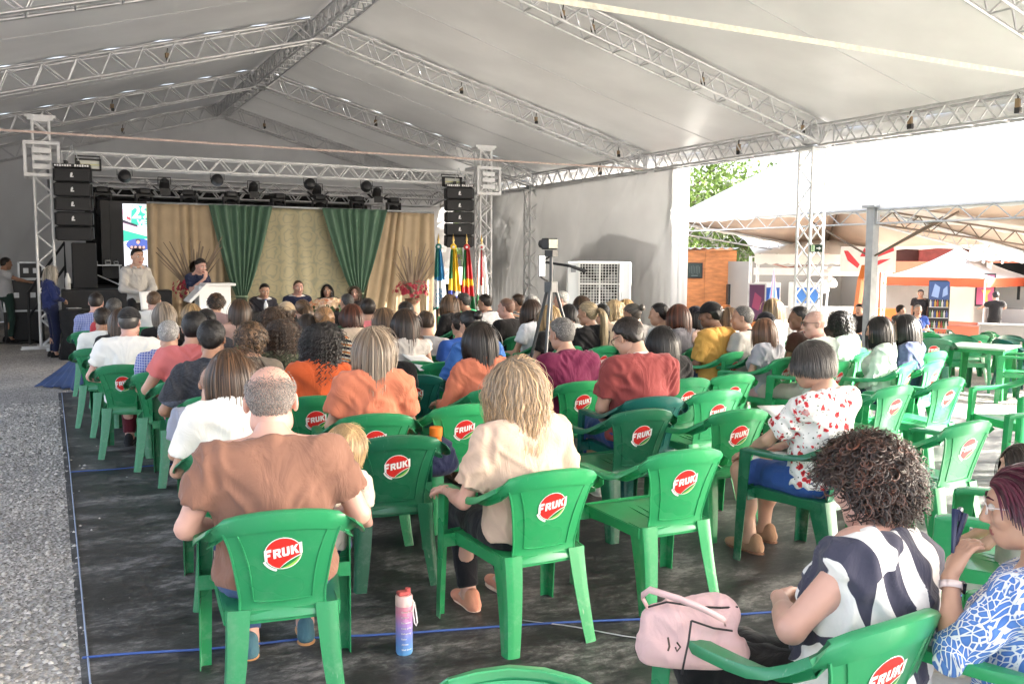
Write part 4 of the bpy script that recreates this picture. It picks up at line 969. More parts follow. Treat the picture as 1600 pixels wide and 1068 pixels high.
# kiosk at the right edge
b = empty('food_kiosk', (25.0, 16.5, -.76), R_(-56), 'pale food kiosk with dark serving window at the right edge', 'kiosk')
MB().box((-.75, .6, 1.1), (.1, 1.6, 2.2)).obj('side_wall', WHITE, b); MB().box((.9, .6, 1.1), (.9, 1.6, 2.2)).obj('side_wall', GW, b); MB().box((0, 1.3, 1.1), (1.8, .1, 2.2)).obj('back_wall', BLACKC, b)
MB().box((.1, .0, .5), (1.7, .5, 1.0)).obj('counter', GW, b)
n = 40; MB().sheet([[(-1.2+3.4*i/n, y, 2.25+.18*(y+.7)+.02*math.cos(i*1.57)) for y in (-.7, 1.6)] for i in range(n+1)], .01).obj('roof', mat('pale metal roof', (.62, .62, .62), .4, .4), b)
MB().box((.1, 1.0, 1.45), (.5, .3, .5)).obj('oven', BLACK, b)
b.scale = (1.25, 1.25, 1.1)
b = empty('menu_sign', (23.4, 16.6, .45), R_(-54), 'pink menu board with yellow figure hung on the right kiosk', 'sign'); b.scale = (1.25, 1.25, 1.25)
MB().box((0, 0, .36), (.40, .03, .74)).obj('frame', BLACK, b); g = MB(); g.poly([(-.17, -.017, .03), (.17, -.017, .03), (.17, -.017, .69), (-.17, -.017, .69)]); g.mat(1).poly([(-.03, -.019, .1), (.06, -.019, .1), (.05, -.019, .25), (.12, -.019, .36), (-.08, -.019, .36), (-.02, -.019, .25)]); g.mat(2).poly([(.09*math.cos(t*.5), -.02, .5+.08*math.sin(t*.5)) for t in range(12)]); g.obj('print', [mat('menu pink', (.5, .1, .2), .5), mat('menu yellow', (.7, .45, .1), .5), mat('menu maroon', (.3, .02, .03), .5)], b)
g = MB(); P = [Vector((22.6, 17.0, 1.75)).lerp(Vector((25.4, 14.4, 1.95)), i/16)-Vector((0, 0, .12*math.sin(math.pi*i/16))) for i in range(17)]; g.tube(P, .008, 5)
g.mat(1)
for p in P[1::2]: g.lathe([(.012, 0), (.03, -.02), (.035, -.05), (.02, -.08)], p, 8)
tag(g.obj('string_lights', [BLACK, mat('bulb glass', (.8, .8, .75), .2)]), 'string of small bulbs sagging in front of the right kiosk', 'lights')
# ------------------------------------------------------------------ green plastic chairs
def plastic():
    m = mat('green chair plastic', (0, .3, .1), .30, objcol=True, trans=.10, coat=.15); t, nd, L, b = nodes_of(m)
    src = b.inputs['Base Color'].links[0].from_socket
    tc = N(t, 'ShaderNodeTexCoord'); sp = N(t, 'ShaderNodeSeparateXYZ'); L.new(tc.outputs['Object'], sp.inputs[0])
    n = N(t, 'ShaderNodeTexNoise', Scale=14.0, Detail=8.0, Roughness=.7); L.new(tc.outputs['Object'], n.inputs['Vector'])
    n2 = N(t, 'ShaderNodeTexNoise', Scale=2.5, Detail=3.0); L.new(tc.outputs['Object'], n2.inputs['Vector'])
    low = ramp(t, sp.outputs[2], [(0, (.55, .55, .55)), (.25, (.1, .1, .1)), (.9, (.0, .0, .0))])
    w = math_(t, 'MULTIPLY', ramp(t, n.outputs[0], [(.5, (0, 0, 0)), (.8, (1, 1, 1))]), math_(t, 'ADD', low, .05))
    mp2 = N(t, 'ShaderNodeMapping'); mp2.inputs['Scale'].default_value = (90, 90, 7); mp2.inputs['Rotation'].default_value = (.3, .5, .2); oi2 = N(t, 'ShaderNodeObjectInfo'); L.new(oi2.outputs['Random'], mp2.inputs['Location']); L.new(tc.outputs['Object'], mp2.inputs[0])
    n3 = N(t, 'ShaderNodeTexNoise', Scale=1.0, Detail=2.0); L.new(mp2.outputs[0], n3.inputs['Vector'])
    w = math_(t, 'MAXIMUM', w, math_(t, 'MULTIPLY', ramp(t, n3.outputs[0], [(.66, (0, 0, 0)), (.74, (.35, .35, .35))]), ramp(t, n2.outputs[0], [(.45, (0, 0, 0)), (.6, (1, 1, 1))])))
    worn = mixc(t, w, src, (.42, .50, .44))
    top = math_(t, 'MULTIPLY', ramp(t, sp.outputs[2], [(.6, (0, 0, 0)), (.8, (.35, .35, .35))]), ramp(t, n2.outputs[0], [(.45, (0, 0, 0)), (.65, (1, 1, 1))]))
    c = mixc(t, top, worn, (.03, .22, .17))
    L.new(c, b.inputs['Base Color'])
    L.new(ramp(t, n2.outputs[0], [(.3, (.26, .26, .26)), (.7, (.38, .38, .38))]), b.inputs['Roughness'])
    return m
PLAS = plastic()
def back_y(x, z):
    t = (z-.42)/.38; return -.215-.115*max(t, 0.0)**1.1+(.2*t if t < 0 else 0)+.95*x*x*(.6+.4*max(t, 0))
def back_hw(z):
    t = max(0, (z-.42)/.33); return .142+.045*t**.9+.030*t**5+.010*max(0, .12-t)*8*(1 if z < .44 else 0)
def rail(side):
    """edge path of the top rim and arm for x>=0 (mirrored), with band direction"""
    E = [((0, back_y(0, .80)-.004, .803), (0, .012, -.068)), ((.08, back_y(.08, .8)-.003, .799), (-.004, .012, -.068)), ((.15, back_y(.15, .79), .786), (-.014, .012, -.066)),
         ((.208, -.283, .766), (-.024, .012, -.058)), ((.252, -.250, .738), (-.032, .012, -.045)), ((.282, -.208, .708), (-.040, .006, -.034)), ((.298, -.158, .682), (-.048, -.003, -.020)),
         ((.304, -.100, .665), (-.054, -.003, -.010)), ((.306, -.03, .656), (-.056, 0, -.004)), ((.305, .06, .651), (-.056, 0, -.002)), ((.303, .15, .650), (-.056, 0, 0)), ((.300, .225, .648), (-.054, 0, 0)), ((.297, .252, .642), (-.05, 0, -.002)), ((.296, .264, .628), (-.048, 0, -.004))]
    G = []
    for i, (p, b) in enumerate(E):
        p, b = Vector(p), Vector(b)
        q = E[min(i+1, len(E)-1)][0]; o = E[max(i-1, 0)][0]; d = (Vector(q)-Vector(o)).normalized()
        nrm = b.cross(d).normalized()
        if i < 4 and nrm.y > 0: nrm = -nrm
        if i >= 6 and nrm.z < 0: nrm = -nrm
        if 4 <= i < 6 and nrm.z < 0: nrm = -nrm
        row = [p-nrm*.026+b*.05, p-nrm*.008, p+b*.06+nrm*.002, p+b*.5+nrm*.005, p+b*.95+nrm*.002, p+b*1.0-nrm*.010, p+b*.96-nrm*.022]
        G.append([(side*v.x, v.y, v.z) for v in row])
    return G
def lsec(name, top, bot, dirx, a0, b0, a1, b1, n=7, curve=0.0, rnd=.012):
    """L-section plastic leg: corner runs top->bot; plate widths a (along y) and b (along x)"""
    top, bot = Vector(top), Vector(bot); G = []
    for i in range(n+1):
        t = i/n; c = top.lerp(bot, t); c.x += curve*math.sin(math.pi*t)*dirx
        a = a0+(a1-a0)*t; b = b0+(b1-b0)*t; ya = 1 if a0 > 0 else -1
        G.append([(c.x-dirx*b, c.y, c.z), (c.x-dirx*b*.5, c.y, c.z), (c.x-dirx*rnd, c.y, c.z), (c.x-dirx*rnd*.25, c.y+ya*rnd*.25, c.z), (c.x, c.y+ya*rnd, c.z), (c.x, c.y+a*.5, c.z), (c.x, c.y+a, c.z)])
    return MB().sheet(G, .005)
def make_chair():
    root = empty('plastic_chair')
    # seat
    G = []
    for i in range(13):
        u = i/12*2-1; r = []
        for j in range(13):
            v = j/12; y = -.205+.455*v; hw = .205+.035*v
            z = .418+.014*v-.012*math.exp(-((v-.35)/.35)**2)*(1-u*u)
            if v > .92: z -= (v-.92)*.18
            r.append((u*hw, y, z))
        G.append(r)
    g = MB(); g.sheet(G, .005)
    ring = [(-.205, -.205), (-.1, -.218), (.1, -.218), (.205, -.205), (.225, .0), (.242, .25), (.1, .262), (-.1, .262), (-.242, .25), (-.225, 0)]
    S = [[(x, y, z0 if k == 0 else (z0-.048 if abs(y) > .15 else z0-.04)) for k, z0 in ((0, .418+.014*(y+.2)/.45), (1, .418))] for x, y in ring+ring[:1]]
    g.sheet(S, .005)
    for k in (-1, 0, 1): g.tube([(k*.045, -.12, .414), (k*.05, .15, .426)], .0035, 4)
    g.obj('seat', PLAS, root, ang=35)
    # backrest with top rim
    G = []
    for i in range(15):
        u = i/14*2-1; r = []
        for j in range(15):
            zt_ = .775-.55*(u*.215)**2*1.6; z = .385+(zt_-.385)*j/14; x = u*min(back_hw(z), .222); r.append((x, back_y(x, z), z))
        G.append(r)
    g = MB(); g.sheet(G[::-1], .005)
    R1 = rail(1)[:5]; R0 = rail(-1)[:5]; g.sheet(R0[::-1]+R1[1:], .0045)
    P = []
    for a_, b_ in (((-.160, .730), (.160, .730)), ((.160, .730), (.104, .455)), ((.104, .455), (-.104, .455)), ((-.104, .455), (-.160, .730))):
        for i in range(9):
            t = i/9; x = a_[0]+(b_[0]-a_[0])*t; z = a_[1]+(b_[1]-a_[1])*t
            if abs(a_[0]) == abs(b_[0]) and a_[0] != b_[0]: z += .012*(1-(x/.160)**2)*(1 if z > .6 else -.6)
            else: x *= 1-.10*math.sin(math.pi*t)
            P.append((x, back_y(x, z)-.003, z))
    g.tube(P, .0042, 5, closed=True)
    for s in (-1, 1):   # edge beads
        g.tube([(s*back_hw(z), back_y(back_hw(z), z)-.001, z) for z in np.linspace(.395, .72, 10)], .0055, 6)
    bk = g.obj('backrest', PLAS, root, ang=40)
    # arms
    for s in (-1, 1): MB().sheet(rail(s)[4:], .0045).obj('armrest', PLAS, root, ang=45)
    for s in (-1, 1):
        g = lsec('leg', (s*.297, .266, .64), (s*.302, .288, 0), s, -.082, .055, -.05, .042, 8); g.sheet([[(s*.235, .262, .425), (s*.235, .262, .36)], [(s*.298, .268, .425), (s*.299, .27, .36)]], .005); g.sheet([[(s*.225, .2, .425), (s*.225, .2, .365)], [(s*.298, .2, .425), (s*.299, .2, .365)]], .005); g.obj('leg', PLAS, root, ang=35)
        g = lsec('leg', (s*.198, -.224, .425), (s*.222, -.305, 0), s, .115, .084, .052, .056, 8, curve=-.006, rnd=.022); g.obj('leg', PLAS, root, ang=35)
    # printed emblem on the back
    RED, LWH, LGR, LLG = mat('emblem red', (.60, .025, .02), .4), mat('emblem white', (.80, .80, .78), .45), mat('emblem green', (.012, .20, .05), .4), mat('emblem lime', (.25, .5, .08), .4)
    g = MB(); CZ = .640; D_ = .066
    def put(P, off): return [(x, back_y(x, CZ+z)-off, CZ+z) for x, z in P]
    def disc(r, off, n=28, rings=3, sx=1.0):
        rr = [r*(k+1)/rings for k in range(rings)]; o = put([(0, 0)], off)
        V = o+[q for R in rr for q in put([(sx*R*math.cos(2*math.pi*k/n), R*.96*math.sin(2*math.pi*k/n)) for k in range(n)], off)]
        F = [(0, 1+k, 1+(k+1) % n) for k in range(n)]+[(1+a*n+k, 1+(a+1)*n+k, 1+(a+1)*n+(k+1) % n, 1+a*n+(k+1) % n) for a in range(rings-1) for k in range(n)]
        g._add(V, F)
    g.mat(1); disc(D_, .0040); g.mat(0); disc(D_*.95, .0046)
    # leaf at lower right
    def curvep(P0, P1, P2, n=8): return [((1-t)**2*P0[0]+2*t*(1-t)*P1[0]+t*t*P2[0], (1-t)**2*P0[1]+2*t*(1-t)*P1[1]+t*t*P2[1]) for t in [i/n for i in range(n+1)]]
    def strip(A, B, off):
        for i in range(len(A)-1): g.poly(put([A[i], A[i+1], B[i+1], B[i]], off))
    arc = [(D_*.99*math.cos(t), D_*.955*math.sin(t)) for t in np.linspace(math.radians(-104), math.radians(-6), 9)]
    up_ = curvep((-.016, -.064), (.006, -.030), (.066, -.006)); up2 = curvep((-.013, -.061), (.010, -.034), (.063, -.0105)); mid = curvep((-.013, -.061), (.030, -.050), (.063, -.0105))
    arc2 = [(x*.955, z*.955) for x, z in arc]
    g.mat(1); strip(up_, arc, .0050); g.mat(2); strip(up2, mid, .0054); g.mat(3); strip(mid, arc2, .0054)
    # white tag lower left
    A = [(D_*1.04*math.cos(t), D_*1.0*math.sin(t)) for t in np.linspace(math.radians(205), math.radians(252), 6)]; B = [(x*1.13, z*1.13) for x, z in A]; g.mat(1); strip(A, B, .0045)
    # FRUKI lettering
    pol = {'F': [[(0, 0), (.34, 0), (.34, 1), (0, 1)], [(.34, .74), (.86, .74), (.86, 1), (.34, 1)], [(.34, .36), (.72, .36), (.72, .60), (.34, .60)]],
           'R': [[(0, 0), (.33, 0), (.33, 1), (0, 1)], [(.33, .76), (.66, .76), (.86, 1-.05), (.66, 1), (.33, 1)], [(.60, .5), (.90, .55), (.90, .92), (.66, 1), (.60, .8)], [(.33, .38), (.78, .38), (.86, .55), (.6, .58), (.33, .58)], [(.40, .38), (.66, .0), (1.0, 0), (.74, .42)]],
           'U': [[(0, .2), (.33, .2), (.33, 1), (0, 1)], [(.60, .2), (.92, .2), (.92, 1), (.60, 1)], [(0, .2), (.15, 0), (.77, 0), (.92, .2), (.6, .26), (.33, .26)]],
           'K': [[(0, 0), (.33, 0), (.33, 1), (0, 1)], [(.33, .42), (.46, .40), (.96, 1), (.60, 1), (.33, .66)], [(.36, .56), (.60, .62), (1.0, 0), (.62, 0)]],
           'I': [[(0, 0), (.36, 0), (.36, 1), (0, 1)]]}
    xs_ = 0; wd = .029
    ca, sa = math.cos(R_(11)), math.sin(R_(11))
    tot = sum({'I': .48}.get(c, 1.06) for c in 'FRUKI')*wd
    for c in 'FRUKI':
        hgt = .036 if c in 'RUK' else .044
        for P in pol[c]:
            Q = []
            for x, z in P:
                X = -tot/2+xs_+x*wd; Z = (z-.5)*hgt; X += Z*.12; Q.append((X*ca-Z*sa+.002, X*sa+Z*ca+.006))
            g.mat(1).poly(put(Q, .0062))
        xs_ += {'I': .48}.get(c, 1.06)*wd
    g.obj('printed_emblem', [RED, LWH, LGR, LLG], bk)
    return root
CHAIR = None
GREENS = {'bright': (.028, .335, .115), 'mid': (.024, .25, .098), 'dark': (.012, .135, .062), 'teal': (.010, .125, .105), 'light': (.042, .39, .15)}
def chair(x, y, yaw, shade, label, group='green plastic chairs of the audience', z=0.0):
    global CHAIR
    if CHAIR is None: CHAIR = make_chair(); c = CHAIR
    else: c = copy_tree(CHAIR)
    c.location = (x, y, z); c.rotation_euler = (0, 0, -yaw); tag(c, label, 'chair', group)
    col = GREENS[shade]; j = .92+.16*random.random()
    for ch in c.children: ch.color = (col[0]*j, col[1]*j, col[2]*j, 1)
    return c
def make_table(x, y, z, rz, label):
    a = empty('plastic_table', (x, y, z), rz, label, 'table', 'green plastic tables in the food yard')
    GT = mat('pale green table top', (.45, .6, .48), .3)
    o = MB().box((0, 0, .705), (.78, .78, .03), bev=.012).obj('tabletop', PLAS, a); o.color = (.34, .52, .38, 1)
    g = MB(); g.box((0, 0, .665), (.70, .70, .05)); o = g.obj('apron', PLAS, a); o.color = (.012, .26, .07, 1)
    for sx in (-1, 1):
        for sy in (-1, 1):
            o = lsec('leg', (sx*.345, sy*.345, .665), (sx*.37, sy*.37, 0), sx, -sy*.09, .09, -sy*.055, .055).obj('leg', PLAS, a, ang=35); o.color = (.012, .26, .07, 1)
    return a
# ------------------------------------------------------------------ people: smooth blended body surfaces
def rotm(yaw=0.0, pitch=0.0, roll=0.0):
    """yaw>0 turns to the person's right (clockwise from above), pitch>0 nods down"""
    return np.array((Matrix.Rotation(-yaw, 3, 'Z') @ Matrix.Rotation(-pitch, 3, 'X') @ Matrix.Rotation(roll, 3, 'Y')))
def prim_d(p, X, Y, Z):
    if p[0] == 'c':
        a, b, ra, rb = p[1], p[2], p[3], p[4]
        d = b-a; L2 = float(d @ d)+1e-9
        t = np.clip(((X-a[0])*d[0]+(Y-a[1])*d[1]+(Z-a[2])*d[2])/L2, 0, 1)
        return np.sqrt((X-a[0]-t*d[0])**2+(Y-a[1]-t*d[1])**2+(Z-a[2]-t*d[2])**2)-(ra+(rb-ra)*t)
    if p[0] == 'x':     # capsule cut flat at b
        dd = prim_d(('c',)+tuple(p[1:]), X, Y, Z); a, b = p[1], p[2]; n = (b-a)/np.linalg.norm(b-a)
        return np.maximum(dd, (X-b[0])*n[0]+(Y-b[1])*n[1]+(Z-b[2])*n[2])
    c, r, Rm = p[1], p[2], p[3]
    x, y, z = X-c[0], Y-c[1], Z-c[2]
    if Rm is not None:
        x, y, z = Rm[0, 0]*x+Rm[1, 0]*y+Rm[2, 0]*z, Rm[0, 1]*x+Rm[1, 1]*y+Rm[2, 1]*z, Rm[0, 2]*x+Rm[1, 2]*y+Rm[2, 2]*z
    k0 = np.sqrt((x/r[0])**2+(y/r[1])**2+(z/r[2])**2); k1 = np.sqrt((x/r[0]**2)**2+(y/r[1]**2)**2+(z/r[2]**2)**2)
    return k0*(k0-1)/(k1+1e-9)
def pbox(p):
    if p[0] in 'cx':
        r = max(p[3], p[4]); return np.minimum(p[1], p[2])-r, np.maximum(p[1], p[2])+r
    r = max(p[2]) if p[3] is not None else np.array(p[2]); return p[1]-r, p[1]+r
def field(prims, cuts, vox, pad=.03):
    """prims: list of (prim, k, sign)"""
    bb = [pbox(p) for p, k, s in prims if s > 0]
    lo = np.min([b[0] for b in bb], 0)-pad; hi = np.max([b[1] for b in bb], 0)+pad
    n = np.ceil((hi-lo)/vox).astype(int)+1
    ax = [lo[i]+vox*np.arange(n[i]) for i in range(3)]
    D = np.full(n, .12, np.float32)
    for p, k, s in prims:
        b = pbox(p); m = k+vox*2.5
        i0 = np.clip(np.floor((b[0]-m-lo)/vox).astype(int), 0, n-1); i1 = np.clip(np.ceil((b[1]+m-lo)/vox).astype(int)+1, 1, n)
        sl_ = tuple(slice(i0[q], i1[q]) for q in range(3))
        X = ax[0][sl_[0]][:, None, None]; Y = ax[1][sl_[1]][None, :, None]; Z = ax[2][sl_[2]][None, None, :]
        d = prim_d(p, X, Y, Z).astype(np.float32); o = D[sl_]
        if s > 0:
            h = np.clip(.5+.5*(o-d)/k, 0, 1); D[sl_] = o+(d-o)*h-k*h*(1-h)
        else:
            h = np.clip(.5-.5*(o+d)/k, 0, 1); D[sl_] = o+(-d-o)*h+k*h*(1-h)
    for (pt, nr) in cuts:
        D = np.maximum(D, ((ax[0]-pt[0])*nr[0])[:, None, None]+((ax[1]-pt[1])*nr[1])[None, :, None]+((ax[2]-pt[2])*nr[2])[None, None, :])
    return D.astype(np.float32), lo
CORN = np.array([(i, j, k) for i in (0, 1) for j in (0, 1) for k in (0, 1)])
EDG = [(a, b) for a in range(8) for b in range(a+1, 8) if np.abs(CORN[a]-CORN[b]).sum() == 1]
def surfnet(D, lo, vox):
    S = D < 0; n = np.array(D.shape)
    cnt = np.zeros(n-1, np.int8)
    for c in CORN: cnt += S[c[0]:n[0]-1+c[0], c[1]:n[1]-1+c[1], c[2]:n[2]-1+c[2]]
    act = (cnt > 0) & (cnt < 8)
    cells = np.argwhere(act); idx = np.full(n-1, -1, np.int32); idx[act] = np.arange(len(cells))
    acc = np.zeros((len(cells), 3)); num = np.zeros(len(cells))
    for a, b in EDG:
        ca, cb = cells+CORN[a], cells+CORN[b]; va = D[ca[:, 0], ca[:, 1], ca[:, 2]]; vb = D[cb[:, 0], cb[:, 1], cb[:, 2]]
        m = (va < 0) != (vb < 0); t = (va/(va-vb+1e-12))[m][:, None]
        acc[m] += CORN[a]+t*(CORN[b]-CORN[a]); num[m] += 1
    V = (cells+acc/num[:, None])*vox+lo
    Q = []
    for ax in range(3):
        A = np.moveaxis(S, ax, 0); I = np.moveaxis(idx, ax, 0)
        m = A[:-1, 1:-1, 1:-1] != A[1:, 1:-1, 1:-1]; ij = np.argwhere(m)
        if not len(ij): continue
        i, j, k = ij[:, 0], ij[:, 1]+1, ij[:, 2]+1
        q = np.stack([I[i, j-1, k-1], I[i, j, k-1], I[i, j, k], I[i, j-1, k]], 1)
        fl = A[i, j, k] if ax != 1 else ~A[i, j, k]
        q[~fl] = q[~fl][:, ::-1]
        Q.append(q)
    F = np.concatenate(Q); return V, F[(F >= 0).all(1)]
def mesh_of(prims, cuts, vox, wr=0.0, seed=0, relax=1):
    D, lo = field(prims, cuts, vox); V, F = surfnet(D, lo, vox)
    for _ in range(relax):                      # light smoothing
        A = np.zeros_like(V); c = np.zeros(len(V))
        for a in range(4):
            np.add.at(A, F[:, a], V[F[:, (a+1) % 4]]); np.add.at(c, F[:, a], 1)
        V = V*.5+.5*A/np.maximum(c, 1)[:, None]
    if wr:
        n = np.zeros_like(V); fn = np.cross(V[F[:, 1]]-V[F[:, 0]], V[F[:, 2]]-V[F[:, 0]])
        for a in range(4): np.add.at(n, F[:, a], fn)
        n /= np.linalg.norm(n, axis=1, keepdims=True)+1e-9
        w = vnoise(V*np.array([7, 7, 4])+seed, seed); ab = np.abs(V[:, 0]); q = V.copy(); q[:, 0] = ab*.8-V[:, 2]*.75; q[:, 2] = V[:, 2]*.5+ab*.45; P = q*np.array([17, 12, 7])+w[:, None]*1.1+seed
        rg = 1-np.sqrt(vnoise(P, seed+3)**2+.03); V = V+n*((rg**2-.45)*wr*1.35+w*wr*.35)[:, None]
    return V, F
A3 = lambda *v: np.array(v, float)
HEADC = A3(0, -.015, 1.215)
HS = 1.09
def build_prims(sex, pose, hy, hp, bulk, standing, bust=1.0):
    """returns dict of primitive lists in body space (unit person)"""
    f = sex == 'f'; w = bulk*(1 if not f else .95); sw = (.175 if f else .192)*(.55+.45*bulk)
    dz = .48 if standing else 0.0
    up = A3(0, 0, dz)
    T = [(('e', A3(0, -.055, .52)+up, A3(.172*w, .128*w, .115), None), .05, 1),
         (('e', A3(0, -.045, .66)+up, A3(.150*w, .118*w, .15), None), .06, 1),
         (('e', A3(0, -.062, .84)+up, A3(.168*w, .116*w, .19), rotm(0, .10)), .06, 1),
         (('c', A3(-sw+.045, -.085, .985)+up, A3(sw-.045, -.085, .985)+up, .068*w, .068*w), .05, 1),
         (('c', A3(-.10, -.088, 1.015)+up, A3(0, -.07, 1.075)+up, .05, .05), .04, 1), (('c', A3(.10, -.088, 1.015)+up, A3(0, -.07, 1.075)+up, .05, .05), .04, 1)]
    if f:
        for s in (-1, 1): T.append((('e', A3(s*.075, .045, .84)+up, A3(.066, .06, .07)*bust, None), .04, 1))
    nk = [(('c', A3(0, -.078, 1.03)+up, A3(0, -.035, 1.15)+up, .055 if f else .061, .051 if f else .057), .035, 1)]
    Rm = rotm(hy, hp); piv = A3(0, -.05, 1.10)
    def h(p): return Rm @ (A3(*p)*HS+HEADC-piv)+piv+up
    E = lambda c, r, k, s=1, extra=None: (('e', h(c), A3(*r)*HS, Rm if extra is None else Rm @ extra), k, s)
    Cc = lambda a, b, ra, rb, k: (('c', h(a), h(b), ra*HS, rb*HS), k, 1)
    jw = .90 if f else 1.0
    Hd = [E((0, -.012, .030), (.077, .097, .088), .01), E((0, .028, -.035), (.061*jw, .064, .083), .03), E((0, .050, -.090), (.036*jw, .036, .030), .03),
          E((.045*jw, .005, -.07), (.025, .045, .035), .03), E((-.045*jw, .005, -.07), (.025, .045, .035), .03),
          Cc((0, .086, .020), (0, .108, -.030), .009, .0135, .014), Cc((-.013, .096, -.034), (.013, .096, -.034), .009, .009, .01),
          Cc((-.034, .080, .032), (.034, .080, .032), .012, .012, .016), E((0, .086, -.064), (.024, .012, .0075), .008), E((0, .084, -.074), (.020, .012, .007), .006),
          E((.046, .064, -.022), (.02, .02, .018), .03), E((-.046, .064, -.022), (.02, .02, .018), .03),
          E((.031, .098, .010), (.017, .014, .011), .012, -1), E((-.031, .098, .010), (.017, .014, .011), .012, -1)]
    for s in (-1, 1):
        Hd.append(E((s*.079, -.012, -.005), (.010, .021, .033), .008, 1, rotm(s*-.35))); Hd.append(E((s*.088, -.008, .0), (.006, .011, .018), .006, -1, rotm(s*-.35)))
    Hd.append((('c', h((0, -.03, -.05)), A3(0, -.075, 1.06)+up, .052, .055), .03, 1))
    # arms
    arms = {}; hands = {}
    for s in (-1, 1):
        pz = pose if isinstance(pose, str) else pose[0 if s < 0 else 1]
        sh = A3(s*sw, -.085, .985)
        el, wr, hd, nr = {
            'lap': (A3(s*.255, -.03, .72), A3(s*.13, .20, .60), A3(-s*.6, .8, -.15), A3(0, 0, 1)),
            'lapin': (A3(s*.225, -.05, .70), A3(s*.09, .13, .62), A3(-s*.7, .6, -.1), A3(0, 0, 1)),
            'rest': (A3(s*.295, -.03, .70), A3(s*.285, .21, .70), A3(0, 1, -.15), A3(0, 0, 1)),
            'wide': (A3(s*.34, -.06, .73), A3(s*.22, .17, .66), A3(-s*.5, .85, 0), A3(0, 0, 1)),
            'cross': (A3(s*.235, .0, .74), A3(-s*.06, .15, .78), A3(-s, .1, 0), A3(0, 1, .3)),
            'crossw': (A3(s*.33, .04, .745), A3(s*.02, .24, .78), A3(-s, .1, 0), A3(0, 1, .3)),
            'chin': (A3(s*.20, .13, .72), A3(s*.07, .20, .98), A3(-s*.1, -.05, 1), A3(0, 1, 0)),
            'mic': (A3(s*.22, .02, .76), A3(s*.06, .20, .98), A3(-s*.25, .1, .9), A3(0, 1, 0)),
            'front': (A3(s*.24, -.02, .72), A3(s*.05, .20, .66), A3(-s*.8, .5, -.3), A3(0, 1, .3)),
            'point': (A3(s*.30, .10, .88), A3(s*.34, .34, .82), A3(s*.2, 1, -.2), A3(0, 0, 1)),
            'hang': (A3(s*.225, -.09, .70), A3(s*.225, -.02, .46), A3(0, .15, -1), A3(s, 0, 0)),
            'up': (A3(s*.30, .07, .785), A3(s*.185, .14, .985), A3(-s*.42, -.2, .88), A3(s*.8, .4, 0)),
            'knee': (A3(s*.26, .12, .76), A3(s*.15, .36, .63), A3(-s*.25, .95, -.35), A3(0, 0, 1)),
        }[pz]
        sh, el, wr = sh+up, el+up, wr+up; hd = hd/np.linalg.norm(hd)
        th = (.88 if f else 1.0)*(.65+.35*bulk)
        arms[s] = (sh, el, wr, th); hands[s] = (wr, hd, nr)
    # legs
    L_ = {}
    for s in (-1, 1):
        hp_ = A3(s*.095, -.02, .515)
        if standing: kn, an = A3(s*.10, .02, .52), A3(s*.105, -.02, .085); hp_ = hp_+up
        else: kn, an = A3(s*.125, .42, .50), A3(s*.125, .40+(.04 if s > 0 else -.06), .085)
        L_[s] = (hp_, kn, an)
    return dict(T=T, nk=nk, Hd=Hd, arms=arms, hands=hands, legs=L_, h=h, R=Rm, up=up, w=w, f=f)
def hand_prims(wr, hd, nr, s, curl=.55):
    hd = hd/np.linalg.norm(hd); nr = nr-hd*(nr @ hd); nr /= np.linalg.norm(nr); sd = np.cross(hd, nr)*s
    P = [(('c', wr-hd*.01, wr+hd*.045, .026, .022), .015, 1)]
    for q in (-.024, -.008, .008, .024): P.append((('c', wr+hd*.03+sd*q*.7, wr+hd*.085+sd*q, .013, .0115), .012, 1))
    for q, ln in ((-.027, .062), (-.009, .076), (.010, .082), (.028, .072)):
        b = wr+hd*.085+sd*q; d1 = hd*math.cos(curl*.6)-nr*math.sin(curl*.6); m = b+d1*ln*.45; d2 = hd*math.cos(curl*1.7)-nr*math.sin(curl*1.7); e = m+d2*ln*.32; d3 = hd*math.cos(curl*2.5)-nr*math.sin(curl*2.5)
        P += [(('c', b, m, .0095, .0088), .004, 1), (('c', m, e, .0088, .0082), .004, 1), (('c', e, e+d3*ln*.24, .0082, .007), .004, 1)]
    b = wr+hd*.025+sd*.024; m = b+(hd*.6+sd*.6-nr*.35)*.038; P += [(('c', b, m, .0125, .0105), .008, 1), (('c', m, m+(hd*.9+sd*.1-nr*.35)*.042, .010, .0078), .005, 1)]
    return P
def join(parts):
    V = []; F = []; o = 0; I = []
    for v, f, m in parts: V.append(v); F.append(f+o); o += len(v); I.append(np.full(len(f), m))
    return np.concatenate(V), np.concatenate(F), np.concatenate(I)
